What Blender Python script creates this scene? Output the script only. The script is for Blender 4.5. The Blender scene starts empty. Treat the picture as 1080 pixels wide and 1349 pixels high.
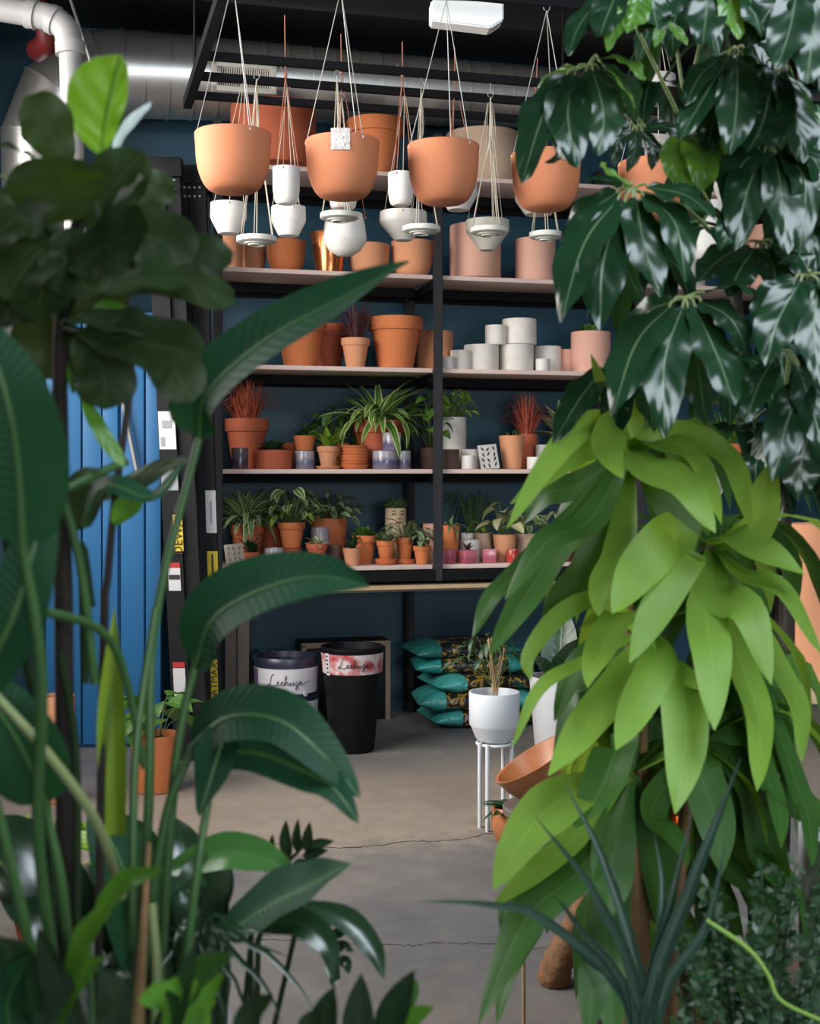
import bpy, bmesh, math, random
from mathutils import Vector, Matrix, Quaternion

SC = bpy.context.scene
COL = SC.collection
rnd = random.Random(7)
PI = math.pi

# ------------------------------------------------------------------ camera
F = 1700.0            # focal length in pixels of a 1080 x 1349 frame
EYE = 1.45            # eye height, horizon at row 620
HOR = 620.0
cam_d = bpy.data.cameras.new('camera')
cam = bpy.data.objects.new('camera', cam_d)
COL.objects.link(cam)
cam.location = (0, 0, EYE)
cam.rotation_euler = (PI / 2, 0, 0)
cam_d.sensor_width = 36.0
cam_d.sensor_fit = 'AUTO'
cam_d.lens = F / 1349.0 * 36.0
cam_d.shift_y = -(674.5 - HOR) / 1349.0
cam_d.clip_start = 0.05
cam_d.dof.use_dof = True
cam_d.dof.focus_distance = 5.2
cam_d.dof.aperture_fstop = 5.4
SC.camera = cam

# ------------------------------------------------------------------ view, world, lights
SC.view_settings.view_transform = 'Standard'
SC.view_settings.look = 'None'
SC.view_settings.gamma = 1.0
SC.view_settings.exposure = 0.0
SC.view_settings.use_curve_mapping = False
SC.cycles.max_bounces = 6
SC.cycles.transparent_max_bounces = 6
SC.cycles.sample_clamp_indirect = 4.0
SC.cycles.caustics_reflective = False
SC.cycles.caustics_refractive = False

world = bpy.data.worlds.new('world')
SC.world = world
world.use_nodes = True
bg = world.node_tree.nodes['Background']
bg.inputs['Color'].default_value = (0.62, 0.76, 1.0, 1)
bg.inputs['Strength'].default_value = 0.2


def area_light(name, loc, target, sx, sy, power, color, spread=180):
    d = bpy.data.lights.new(name, 'AREA')
    d.shape = 'RECTANGLE'
    d.size, d.size_y = sx, sy
    d.energy = power
    d.spread = math.radians(spread)
    d.color = color
    o = bpy.data.objects.new(name, d)
    COL.objects.link(o)
    o.location = loc
    o.rotation_euler = (Vector(target) - Vector(loc)).to_track_quat('-Z', 'Y').to_euler()
    return o


# daylight through the shop's openings: left window bank, street front behind the camera, roof light
area_light('daylight_left_window', (-2.66, 4.03, 2.75), (0.3, 4.9, 1.9), 3.5, 1.95, 195, (1.0, 0.96, 0.92), 125)
area_light('daylight_shop_front', (2.2, -2.45, 1.6), (0.75, 6.9, 1.25), 4.0, 1.4, 56, (0.90, 0.95, 1.0), 90)
area_light('daylight_roof_light', (1.35, 1.1, 3.95), (1.0, 2.2, 1.0), 1.7, 1.6, 135, (0.80, 0.90, 1.0))


# ------------------------------------------------------------------ coordinates
def P(px, py, z):
    """point seen at pixel (px, py) of the photograph at distance z in front of the lens"""
    return Vector(((px - 540.0) * z / F, z, EYE + (HOR - py) * z / F))


TH = math.radians(14.8)
CU, SU = math.cos(TH), math.sin(TH)
OX, OY = 0.156, 7.18          # foot of the middle front post


def S(t, d, z):
    """shelving frame: t along the shelves, d towards the back wall, z up"""
    return Vector((OX + t * CU - d * SU, OY + t * SU + d * CU, z))


def tpx(px, d):
    """t of the vertical line seen at column px at depth d"""
    k = (px - 540.0) / F
    a = OX - d * SU
    b = OY + d * CU
    return (k * b - a) / (CU - k * SU)


def zpx(py, y):
    return EYE + (HOR - py) * y / F


# ------------------------------------------------------------------ objects
def link(o):
    COL.objects.link(o)
    return o


def thing(name, label, cat, loc=(0, 0, 0), rotz=0.0, group=None):
    o = bpy.data.objects.new(name, None)
    o.empty_display_size = 0.05
    link(o)
    o.location = loc
    o.rotation_euler = (0, 0, rotz)
    o['label'] = label
    o['category'] = cat
    if group:
        o['group'] = group
    return o


def tag(o, label, cat, group=None, kind=None):
    o['label'] = label
    o['category'] = cat
    if group:
        o['group'] = group
    if kind:
        o['kind'] = kind
    return o


def struct(o, label=None):
    o['kind'] = 'structure'
    if label:
        o['label'] = label
    return o


def ob(name, me, m=None, parent=None, loc=None, mat4=None, label=None):
    o = bpy.data.objects.new(name, me)
    link(o)
    if m is not None and len(me.materials) == 0:
        me.materials.append(m)
    if parent is not None:
        o.parent = parent
    if loc is not None:
        o.location = loc
    if mat4 is not None:
        o.matrix_local = mat4
    if label:
        o['label'] = label
    return o


def dup(root, loc, rotz=0.0, label=None, scale=None):
    r = root.copy()
    link(r)
    r.location = loc
    r.rotation_euler = (0, 0, rotz)
    if scale:
        r.scale = scale
    if label:
        r['label'] = label
    for ch in list(root.children):
        c = ch.copy()
        link(c)
        c.parent = r
        for g in list(ch.children):
            k = g.copy()
            link(k)
            k.parent = c
    return r


# ------------------------------------------------------------------ meshes
def finish(bm, name='mesh', smooth=True, angle=35):
    bmesh.ops.recalc_face_normals(bm, faces=bm.faces[:])
    me = bpy.data.meshes.new(name)
    bm.to_mesh(me)
    bm.free()
    if smooth and len(me.polygons):
        me.polygons.foreach_set('use_smooth', [True] * len(me.polygons))
        me.set_sharp_from_angle(angle=math.radians(angle))
    return me


def bm_box(bm, c, s, rz=0.0, M=None, bevel=0.0):
    T = Matrix.Translation(c) @ Matrix.Rotation(rz, 4, 'Z')
    if M is not None:
        T = M
    T = T @ Matrix.Diagonal((s[0], s[1], s[2], 1))
    r = bmesh.ops.create_cube(bm, size=1.0, matrix=T)
    if bevel > 0:
        es = list({e for v in r['verts'] for e in v.link_edges})
        bmesh.ops.bevel(bm, geom=es, offset=bevel, segments=2, affect='EDGES', profile=0.6)


def box_me(s, bevel=0.0, c=(0, 0, 0)):
    bm = bmesh.new()
    bm_box(bm, c, s, bevel=bevel)
    return finish(bm, angle=50)


def bm_lathe(bm, prof, n=32, c=(0, 0, 0), cap_end=True):
    rings = []
    for r, z in prof:
        if r < 1e-5:
            rings.append([bm.verts.new((c[0], c[1], c[2] + z))])
        else:
            rings.append([bm.verts.new((c[0] + r * math.cos(2 * PI * i / n), c[1] + r * math.sin(2 * PI * i / n), c[2] + z)) for i in range(n)])
    for a, b in zip(rings, rings[1:]):
        if len(a) == 1 and len(b) == 1:
            continue
        for i in range(n):
            j = (i + 1) % n
            if len(a) == 1:
                bm.faces.new((a[0], b[j], b[i]))
            elif len(b) == 1:
                bm.faces.new((a[i], a[j], b[0]))
            else:
                bm.faces.new((a[i], a[j], b[j], b[i]))
    return rings


def lathe(prof, n=32, angle=35):
    bm = bmesh.new()
    bm_lathe(bm, prof, n)
    return finish(bm, angle=angle)


def bm_tube(bm, pts, r, n=8, caps=True):
    pts = [Vector(p) for p in pts]
    m = len(pts)
    rr = r if isinstance(r, (list, tuple)) else [r] * m
    t0 = (pts[1] - pts[0]).normalized()
    nrm = t0.orthogonal().normalized()
    rings = []
    for i in range(m):
        if i == 0:
            t = (pts[1] - pts[0])
        elif i == m - 1:
            t = (pts[-1] - pts[-2])
        else:
            t = (pts[i + 1] - pts[i]).normalized() + (pts[i] - pts[i - 1]).normalized()
        t.normalize()
        nrm = (nrm - t * nrm.dot(t))
        if nrm.length < 1e-6:
            nrm = t.orthogonal()
        nrm.normalize()
        b = t.cross(nrm)
        k = 1.0
        if 0 < i < m - 1:
            cs = (pts[i + 1] - pts[i]).normalized().dot(t)
            k = 1.0 / max(cs, 0.5)
        rings.append([bm.verts.new(pts[i] + (nrm * math.cos(2 * PI * q / n) + b * math.sin(2 * PI * q / n)) * rr[i]) for q in range(n)])
    for a, b in zip(rings, rings[1:]):
        for q in range(n):
            w = (q + 1) % n
            bm.faces.new((a[q], a[w], b[w], b[q]))
    if caps:
        bm.faces.new(rings[0][::-1])
        bm.faces.new(rings[-1])


def tube_me(pts, r, n=8):
    bm = bmesh.new()
    bm_tube(bm, pts, r, n)
    return finish(bm, angle=60)


def spline(ctrl, n):
    """Catmull-Rom through the control points, n + 1 samples"""
    c = [Vector(p) for p in ctrl]
    if len(c) == 2:
        return [c[0].lerp(c[1], i / n) for i in range(n + 1)]
    e = [c[0] * 2 - c[1]] + c + [c[-1] * 2 - c[-2]]
    out = []
    segs = len(c) - 1
    for i in range(n + 1):
        u = i / n * segs
        k = min(int(u), segs - 1)
        f = u - k
        p0, p1, p2, p3 = e[k], e[k + 1], e[k + 2], e[k + 3]
        out.append(0.5 * ((2 * p1) + (p2 - p0) * f + (2 * p0 - 5 * p1 + 4 * p2 - p3) * f * f + (3 * p1 - p0 - 3 * p2 + p3) * f ** 3))
    return out


# ------------------------------------------------------------------ materials
def newmat(name):
    m = bpy.data.materials.new(name)
    m.use_nodes = True
    nt = m.node_tree
    p = nt.nodes['Principled BSDF']
    return m, nt, p


def N(nt, t, **kw):
    n = nt.nodes.new(t)
    for k, v in kw.items():
        if k in n.inputs:
            n.inputs[k].default_value = v
        else:
            setattr(n, k, v)
    return n


def rgba(c, k=1.0):
    return (c[0] * k, c[1] * k, c[2] * k, 1)


def mat(name, col, rough=0.6, metal=0.0, var=0.12, scale=8.0, bump=0.0, bscale=60.0, rand=0.0, spec=0.5, coat=0.0):
    m, nt, p = newmat(name)
    L = nt.links
    tc = N(nt, 'ShaderNodeTexCoord')
    nz = N(nt, 'ShaderNodeTexNoise', Scale=scale, Detail=5.0)
    L.new(tc.outputs['Object'], nz.inputs['Vector'])
    mx = N(nt, 'ShaderNodeMix', data_type='RGBA')
    mx.inputs['A'].default_value = rgba(col, 1 - var)
    mx.inputs['B'].default_value = rgba(col, 1 + var)
    L.new(nz.outputs['Fac'], mx.inputs['Factor'])
    out = mx.outputs['Result']
    if rand > 0:
        oi = N(nt, 'ShaderNodeObjectInfo')
        mr = N(nt, 'ShaderNodeMapRange')
        mr.inputs['To Min'].default_value = 1 - rand
        mr.inputs['To Max'].default_value = 1 + rand
        L.new(oi.outputs['Random'], mr.inputs['Value'])
        hs = N(nt, 'ShaderNodeHueSaturation')
        L.new(mr.outputs['Result'], hs.inputs['Value'])
        L.new(out, hs.inputs['Color'])
        out = hs.outputs['Color']
    L.new(out, p.inputs['Base Color'])
    p.inputs['Roughness'].default_value = rough
    p.inputs['Metallic'].default_value = metal
    p.inputs['Specular IOR Level'].default_value = spec
    p.inputs['Coat Weight'].default_value = coat
    if bump > 0:
        nb = N(nt, 'ShaderNodeTexNoise', Scale=bscale, Detail=4.0)
        L.new(tc.outputs['Object'], nb.inputs['Vector'])
        b = N(nt, 'ShaderNodeBump', Strength=bump, Distance=0.01)
        L.new(nb.outputs['Fac'], b.inputs['Height'])
        L.new(b.outputs['Normal'], p.inputs['Normal'])
    return m


def leafmat(name, base, vein, rough=0.35, trans=0.25, tcol=None, veins=9.0, vslope=1.6, vbump=0.25, rand=0.15, stripe=None, vw=0.03, mottle=0.2, spec=0.5, pv=0.0, pucker=0.0):
    """leaf: midrib, side veins as relief, uv.x across the blade, uv.y from base to tip"""
    m, nt, p = newmat(name)
    L = nt.links
    uv = N(nt, 'ShaderNodeUVMap')
    sp = N(nt, 'ShaderNodeSeparateXYZ')
    L.new(uv.outputs['UV'], sp.inputs['Vector'])

    def math_(op, a, b=None, c=None):
        n = N(nt, 'ShaderNodeMath', operation=op)
        for i, v in enumerate((a, b, c)):
            if v is None:
                continue
            if isinstance(v, (int, float)):
                n.inputs[i].default_value = v
            else:
                L.new(v, n.inputs[i])
        return n.outputs[0]

    ax = math_('ABSOLUTE', math_('SUBTRACT', sp.outputs['X'], 0.5))
    mid = N(nt, 'ShaderNodeMapRange', interpolation_type='SMOOTHSTEP')
    mid.inputs['From Min'].default_value = vw
    mid.inputs['From Max'].default_value = vw * 0.35
    L.new(ax, mid.inputs['Value'])
    ph = math_('MULTIPLY', math_('SUBTRACT', sp.outputs['Y'], math_('MULTIPLY', ax, vslope * 0.25)), veins * 2 * PI)
    sv = math_('SINE', ph)
    tc = N(nt, 'ShaderNodeTexCoord')
    nz = N(nt, 'ShaderNodeTexNoise', Scale=14.0, Detail=4.0)
    L.new(tc.outputs['Object'], nz.inputs['Vector'])
    c1 = N(nt, 'ShaderNodeMix', data_type='RGBA')
    c1.inputs['A'].default_value = rgba(base, 1 - mottle)
    c1.inputs['B'].default_value = rgba(base, 1 + mottle)
    L.new(nz.outputs['Fac'], c1.inputs['Factor'])
    col = c1.outputs['Result']
    if pv > 0:      # fine parallel veins along the blade
        sw = math_('SINE', math_('MULTIPLY', ax, 150.0))
        hv = N(nt, 'ShaderNodeHueSaturation')
        L.new(math_('MULTIPLY_ADD', sw, pv, 1.0), hv.inputs['Value'])
        L.new(col, hv.inputs['Color'])
        col = hv.outputs['Color']
    if stripe is not None:      # (colour, inner, outer): a band of another colour across the blade
        sc, lo, hi = stripe
        s = N(nt, 'ShaderNodeMapRange', interpolation_type='SMOOTHSTEP')
        s.inputs['From Min'].default_value = lo
        s.inputs['From Max'].default_value = hi
        axn = math_('ADD', ax, math_('MULTIPLY', math_('SUBTRACT', nz.outputs['Fac'], 0.5), 0.25))
        L.new(axn, s.inputs['Value'])
        cs = N(nt, 'ShaderNodeMix', data_type='RGBA')
        cs.inputs['B'].default_value = rgba(sc)
        L.new(s.outputs['Result'], cs.inputs['Factor'])
        L.new(col, cs.inputs['A'])
        col = cs.outputs['Result']
    c2 = N(nt, 'ShaderNodeMix', data_type='RGBA')
    c2.inputs['B'].default_value = rgba(vein)
    L.new(mid.outputs['Result'], c2.inputs['Factor'])
    L.new(col, c2.inputs['A'])
    oi = N(nt, 'ShaderNodeObjectInfo')
    mr = N(nt, 'ShaderNodeMapRange')
    mr.inputs['To Min'].default_value = 1 - rand
    mr.inputs['To Max'].default_value = 1 + rand
    L.new(oi.outputs['Random'], mr.inputs['Value'])
    hs = N(nt, 'ShaderNodeHueSaturation')
    L.new(mr.outputs['Result'], hs.inputs['Value'])
    L.new(c2.outputs['Result'], hs.inputs['Color'])
    L.new(hs.outputs['Color'], p.inputs['Base Color'])
    p.inputs['Roughness'].default_value = rough
    p.inputs['Specular IOR Level'].default_value = spec
    h = math_('ADD', math_('MULTIPLY', sv, 0.5), math_('MULTIPLY', mid.outputs['Result'], -1.2))
    b = N(nt, 'ShaderNodeBump', Strength=vbump, Distance=0.004)
    L.new(h, b.inputs['Height'])
    if pucker > 0:
        n9 = N(nt, 'ShaderNodeTexNoise', Scale=11.0, Detail=1.0)
        L.new(tc.outputs['Object'], n9.inputs['Vector'])
        b9 = N(nt, 'ShaderNodeBump', Strength=pucker, Distance=0.02)
        L.new(n9.outputs['Fac'], b9.inputs['Height'])
        L.new(b9.outputs['Normal'], b.inputs['Normal'])
    L.new(b.outputs['Normal'], p.inputs['Normal'])
    if trans > 0:
        tr = N(nt, 'ShaderNodeBsdfTranslucent')
        tcv = tcol or (min(base[0] * 1.6 + 0.02, 1), min(base[1] * 1.5, 1), base[2] * 0.7)
        hs2 = N(nt, 'ShaderNodeMix', data_type='RGBA', blend_type='MULTIPLY')
        hs2.inputs['Factor'].default_value = 0.6
        hs2.inputs['A'].default_value = rgba(tcv)
        inv = N(nt, 'ShaderNodeMix', data_type='RGBA')
        inv.inputs['A'].default_value = (1, 1, 1, 1)
        inv.inputs['B'].default_value = (0.25, 0.3, 0.2, 1)
        L.new(mid.outputs['Result'], inv.inputs['Factor'])
        L.new(inv.outputs['Result'], hs2.inputs['B'])
        L.new(hs2.outputs['Result'], tr.inputs['Color'])
        ms = N(nt, 'ShaderNodeMixShader', Fac=trans)
        L.new(p.outputs['BSDF'], ms.inputs[1])
        L.new(tr.outputs['BSDF'], ms.inputs[2])
        o = nt.nodes['Material Output']
        L.new(ms.outputs['Shader'], o.inputs['Surface'])
    return m


M = {}
M['terra'] = mat('terracotta', (0.58, 0.17, 0.055), 0.8, var=0.14, scale=6, bump=0.08, rand=0.12)
M['terra_red'] = mat('terracotta_red', (0.45, 0.105, 0.045), 0.8, var=0.16, scale=6, bump=0.08, rand=0.1)
M['terra_pale'] = mat('terracotta_pale', (0.60, 0.27, 0.14), 0.85, var=0.1, scale=7, bump=0.06, rand=0.1)
M['terra_hang'] = mat('terracotta_hanging', (0.50, 0.175, 0.078), 0.75, var=0.08, scale=9, bump=0.05, rand=0.05)
M['pink'] = mat('pink_clay', (0.66, 0.36, 0.27), 0.8, var=0.08, scale=7, rand=0.06)
M['tan'] = mat('tan_stoneware', (0.52, 0.37, 0.26), 0.85, var=0.15, scale=9, bump=0.1)
M['copper'] = mat('copper', (0.72, 0.24, 0.09), 0.22, metal=0.9, var=0.1)
M['white'] = mat('white_ceramic', (0.70, 0.67, 0.63), 0.45, var=0.05, scale=12, rand=0.04)
M['speckle'] = mat('speckled_ceramic', (0.72, 0.675, 0.61), 0.6, var=0.14, scale=26, bump=0.05, rand=0.06)
M['greyware'] = mat('grey_ceramic', (0.50, 0.48, 0.40), 0.6, var=0.12, scale=20)
M['plasticwhite'] = mat('white_plastic', (0.66, 0.69, 0.72), 0.4, var=0.03)
M['greyplastic'] = mat('grey_plastic', (0.46, 0.47, 0.48), 0.5, var=0.04)
M['darkpot'] = mat('dark_brown_clay', (0.10, 0.055, 0.04), 0.7, var=0.15)
M['soil'] = mat('potting_soil', (0.018, 0.012, 0.009), 0.95, var=0.5, scale=60, bump=0.6, bscale=90)
M['blacksteel'] = mat('black_steel', (0.006, 0.006, 0.007), 0.7, var=0.25, scale=5, spec=0.15)
M['poststeel'] = mat('dark_grey_steel', (0.028, 0.028, 0.031), 0.6, var=0.25, scale=5, spec=0.25)
M['shelfwood'] = mat('whitewashed_board', (0.68, 0.52, 0.46), 0.6, var=0.12, scale=4)
M['benchwood'] = mat('bench_board', (0.10, 0.075, 0.06), 0.5, var=0.2, scale=6)
M['rawwood'] = mat('raw_wood_edge', (0.48, 0.34, 0.19), 0.6, var=0.2, scale=14)
M['legwood'] = mat('grey_wood', (0.13, 0.105, 0.09), 0.7, var=0.2, scale=12)
M['cord'] = mat('natural_cord', (0.50, 0.45, 0.36), 0.9, var=0.2, scale=60)
M['cordred'] = mat('leather_cord', (0.42, 0.16, 0.10), 0.8, var=0.2, scale=60)
M['wire'] = mat('steel_wire', (0.34, 0.33, 0.31), 0.5, metal=0.3, var=0.05)
M['plaster'] = mat('concrete_disc', (0.62, 0.62, 0.56), 0.7, var=0.1, scale=20)
# ================================================================== room shell
def floor_material():
    m, nt, p = newmat('polished_concrete')
    L = nt.links
    tc = N(nt, 'ShaderNodeTexCoord')
    n1 = N(nt, 'ShaderNodeTexNoise', Scale=0.9, Detail=8.0, Roughness=0.62)
    n2 = N(nt, 'ShaderNodeTexNoise', Scale=9.0, Detail=8.0, Roughness=0.7)
    n3 = N(nt, 'ShaderNodeTexNoise', Scale=55.0, Detail=3.0)
    for n in (n1, n2, n3):
        L.new(tc.outputs['Object'], n.inputs['Vector'])
    r1 = N(nt, 'ShaderNodeValToRGB')
    r1.color_ramp.elements[0].position = 0.36
    r1.color_ramp.elements[0].color = (0.125, 0.13, 0.14, 1)
    r1.color_ramp.elements[1].position = 0.66
    r1.color_ramp.elements[1].color = (0.235, 0.21, 0.185, 1)
    L.new(n1.outputs['Fac'], r1.inputs['Fac'])
    # a tan strip parallel to the shelving, its edges broken up by noise
    sep = N(nt, 'ShaderNodeSeparateXYZ')
    L.new(tc.outputs['Object'], sep.inputs['Vector'])
    ad = N(nt, 'ShaderNodeMath', operation='MULTIPLY_ADD')
    L.new(n2.outputs['Fac'], ad.inputs[0])
    ad.inputs[1].default_value = 0.55
    L.new(sep.outputs['Y'], ad.inputs[2])
    rp = N(nt, 'ShaderNodeValToRGB')
    cr = rp.color_ramp
    cr.elements[0].position = 0.0
    cr.elements[0].color = (0, 0, 0, 1)
    cr.elements[1].position = 1.0
    cr.elements[1].color = (0, 0, 0, 1)
    for pos, v in ((0.275, 0), (0.30, 1), (0.385, 0.9), (0.43, 0)):
        e = cr.elements.new(pos)
        e.color = (v, v, v, 1)
    mr = N(nt, 'ShaderNodeMapRange')
    mr.inputs['From Min'].default_value = 0.0
    mr.inputs['From Max'].default_value = 10.0
    L.new(ad.outputs[0], mr.inputs['Value'])
    L.new(mr.outputs['Result'], rp.inputs['Fac'])
    tan = N(nt, 'ShaderNodeMix', data_type='RGBA')
    tan.inputs['B'].default_value = (0.36, 0.29, 0.225, 1)
    fm = N(nt, 'ShaderNodeMath', operation='MULTIPLY')
    fm.inputs[1].default_value = 0.75
    L.new(rp.outputs['Color'], fm.inputs[0])
    L.new(fm.outputs[0], tan.inputs['Factor'])
    L.new(r1.outputs['Color'], tan.inputs['A'])
    r2 = N(nt, 'ShaderNodeMapRange')
    r2.inputs['To Min'].default_value = 0.62
    r2.inputs['To Max'].default_value = 1.3
    L.new(n2.outputs['Fac'], r2.inputs['Value'])
    mul = N(nt, 'ShaderNodeMix', data_type='RGBA', blend_type='MULTIPLY')
    mul.inputs['Factor'].default_value = 1.0
    L.new(tan.outputs['Result'], mul.inputs['A'])
    L.new(r2.outputs['Result'], mul.inputs['B'])
    L.new(mul.outputs['Result'], p.inputs['Base Color'])
    p.inputs['Roughness'].default_value = 0.55
    b = N(nt, 'ShaderNodeBump', Strength=0.12, Distance=0.01)
    L.new(n3.outputs['Fac'], b.inputs['Height'])
    L.new(b.outputs['Normal'], p.inputs['Normal'])
    return m


def wall_material(name, c):
    m, nt, p = newmat(name)
    L = nt.links
    tc = N(nt, 'ShaderNodeTexCoord')
    n1 = N(nt, 'ShaderNodeTexNoise', Scale=1.6, Detail=5.0)
    L.new(tc.outputs['Object'], n1.inputs['Vector'])
    mx = N(nt, 'ShaderNodeMix', data_type='RGBA')
    mx.inputs['A'].default_value = rgba(c, 0.8)
    mx.inputs['B'].default_value = rgba(c, 1.2)
    L.new(n1.outputs['Fac'], mx.inputs['Factor'])
    L.new(mx.outputs['Result'], p.inputs['Base Color'])
    p.inputs['Roughness'].default_value = 0.5
    n2 = N(nt, 'ShaderNodeTexNoise', Scale=40.0)
    L.new(tc.outputs['Object'], n2.inputs['Vector'])
    b = N(nt, 'ShaderNodeBump', Strength=0.1, Distance=0.01)
    L.new(n2.outputs['Fac'], b.inputs['Height'])
    L.new(b.outputs['Normal'], p.inputs['Normal'])
    return m


M['floor'] = floor_material()
M['navy'] = wall_material('navy_paint', (0.010, 0.060, 0.096))
M['darkwall'] = wall_material('dark_wall_paint', (0.05, 0.055, 0.06))
M['blackceil'] = wall_material('black_ceiling', (0.009, 0.008, 0.008))

CEIL = 3.98
T0, T1, D0, D1 = -3.45, 4.3, 0.70, -10.0


def shelf_box(name, t0, t1, d0, d1, z0, z1, m, parent=None, bevel=0.0, label=None):
    """box aligned with the shelving; as a top-level object its origin is the box's foot"""
    me = box_me((t1 - t0, d1 - d0, z1 - z0), bevel=bevel, c=(0, 0, (z1 - z0) / 2))
    c = S((t0 + t1) / 2, (d0 + d1) / 2, z0)
    o = ob(name, me, m, label=label)
    o.rotation_euler = (0, 0, TH)
    o.location = c
    if parent is not None:
        o.parent = parent
        o.matrix_parent_inverse = parent_matrix(parent).inverted()
    return o


def parent_matrix(p):
    mt = Matrix.LocRotScale(p.location, p.rotation_euler, p.scale)
    if p.parent is not None:
        mt = parent_matrix(p.parent) @ p.matrix_parent_inverse @ mt
    return mt


fl = struct(shelf_box('floor', T0 - 0.2, T1 + 0.2, D1 - 0.2, D0 + 0.2, -0.2, 0.0, M['floor']), 'grey concrete floor with tan strip and cracks')
wb = struct(shelf_box('wall_back', T0 - 0.2, T1 + 0.2, D0, D0 + 0.2, 0.0, CEIL, M['navy']), 'navy painted back wall behind the shelving')
# left wall with an opening for the window bank, from four pieces joined in one mesh
def wall_with_hole(name, run, fixed, lo, hi, hz0, hz1, h0, h1, m, axis):
    bm = bmesh.new()
    a, b = run

    def piece(x0, x1, z0, z1):
        if axis == 'd':
            c = S(fixed, (x0 + x1) / 2, (z0 + z1) / 2)
            bm_box(bm, c, (0.2, abs(x1 - x0), z1 - z0), rz=TH)
        else:
            c = S((x0 + x1) / 2, fixed, (z0 + z1) / 2)
            bm_box(bm, c, (abs(x1 - x0), 0.2, z1 - z0), rz=TH)
    piece(a, h0, lo, hi)
    piece(h1, b, lo, hi)
    piece(h0, h1, lo, hz0)
    piece(h0, h1, hz1, hi)
    return ob(name, finish(bm, smooth=False), m)


wl = struct(wall_with_hole('wall_left', (D1, D0), T0 - 0.1, 0, CEIL, 1.7, 3.75, -4.2, -0.4, M['darkwall'], 'd'), 'dark left wall with a window bank')
wf = struct(wall_with_hole('wall_front', (T0, T1), D1 - 0.1, 0, CEIL, 0.6, 3.3, -2.4, 3.2, M['darkwall'], 't'), 'shop front wall behind the viewer')
wr = struct(shelf_box('wall_right', T1, T1 + 0.2, D1, D0, 0.0, CEIL, M['darkwall']), 'dark right wall')

# ceiling with a roof-light opening, black joists as its parts
bm = bmesh.new()
def cpiece(t0, t1, d0, d1):
    bm_box(bm, S((t0 + t1) / 2, (d0 + d1) / 2, CEIL + 0.06), (t1 - t0, d1 - d0, 0.12), rz=TH)
cpiece(T0 - 0.2, T1 + 0.2, -4.6, D0 + 0.2)
cpiece(T0 - 0.2, T1 + 0.2, D1 - 0.2, -7.6)
cpiece(T0 - 0.2, -1.6, -7.6, -4.6)
cpiece(2.4, T1 + 0.2, -7.6, -4.6)
ceil = struct(ob('ceiling', finish(bm, smooth=False), M['blackceil']), 'black painted ceiling with joists')
for k in range(5):
    d = 0.35 - k * 0.62
    if k == 0:
        continue
    shelf_box('joist', T0, T1, d - 0.03, d + 0.03, CEIL - 0.12, CEIL, M['blackceil'], ceil)

# crack lines in the floor: thin recessed-looking slivers of dark grout
M['crack'] = mat('dark_crack', (0.035, 0.033, 0.032), 0.9)


def crack(pts, w):
    bm = bmesh.new()
    q = spline(pts, 60)
    r2 = random.Random(3)
    prev = None
    for i, p in enumerate(q):
        y = p.y + r2.uniform(-0.012, 0.012)
        ww = w * r2.uniform(0.4, 1.3)
        a = bm.verts.new((p.x, y - ww, 0.0012))
        b = bm.verts.new((p.x, y + ww, 0.0012))
        if prev:
            bm.faces.new((prev[0], a, b, prev[1]))
        prev = (a, b)
    return finish(bm, smooth=False)


def fpt(px, py):
    y = EYE * F / (py - HOR)
    return Vector(((px - 540) * y / F, y, 0))


for pts, w in (([fpt(300, 1108), fpt(430, 1117), fpt(490, 1115), fpt(540, 1109), fpt(600, 1107), fpt(650, 1098), fpt(760, 1092)], 0.0035),
               ([fpt(260, 1236), fpt(400, 1240), fpt(520, 1246), fpt(600, 1242), fpt(720, 1250)], 0.002)):
    c = ob('floor_crack', crack(pts, w), M['crack'])
    c.parent = fl
    c.matrix_parent_inverse = parent_matrix(fl).inverted()

# window frames in the two openings
M['winframe'] = mat('window_frame_black', (0.03, 0.03, 0.032), 0.5)
def window_bars(name, axis, fixed, a, b, z0, z1, n, label):
    w = thing(name, label, 'window', S(fixed, (a + b) / 2, z0) if axis == 'd' else S((a + b) / 2, fixed, z0), TH)
    del w['category']
    w['kind'] = 'structure'
    L_ = b - a
    for k in range(n + 1):
        x = -L_ / 2 + L_ * k / n
        sz = (0.06, 0.06, z1 - z0)
        p = (0, x, (z1 - z0) / 2) if axis == 'd' else (x, 0, (z1 - z0) / 2)
        ob('mullion', box_me(sz), M['winframe'], w, loc=p)
    for zz in (0.03, z1 - z0 - 0.03):
        sz = (0.06, L_, 0.06) if axis == 'd' else (L_, 0.06, 0.06)
        ob('frame_rail', box_me(sz), M['winframe'], w, loc=(0, 0, zz))
    return w


window_bars('window_1', 'd', T0 - 0.1, -4.2, -0.4, 1.7, 3.75, 4, 'window bank in the left wall')
window_bars('window_2', 't', D1 - 0.1, -2.4, 3.2, 0.6, 3.3, 4, 'shop front window behind the viewer')

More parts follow.
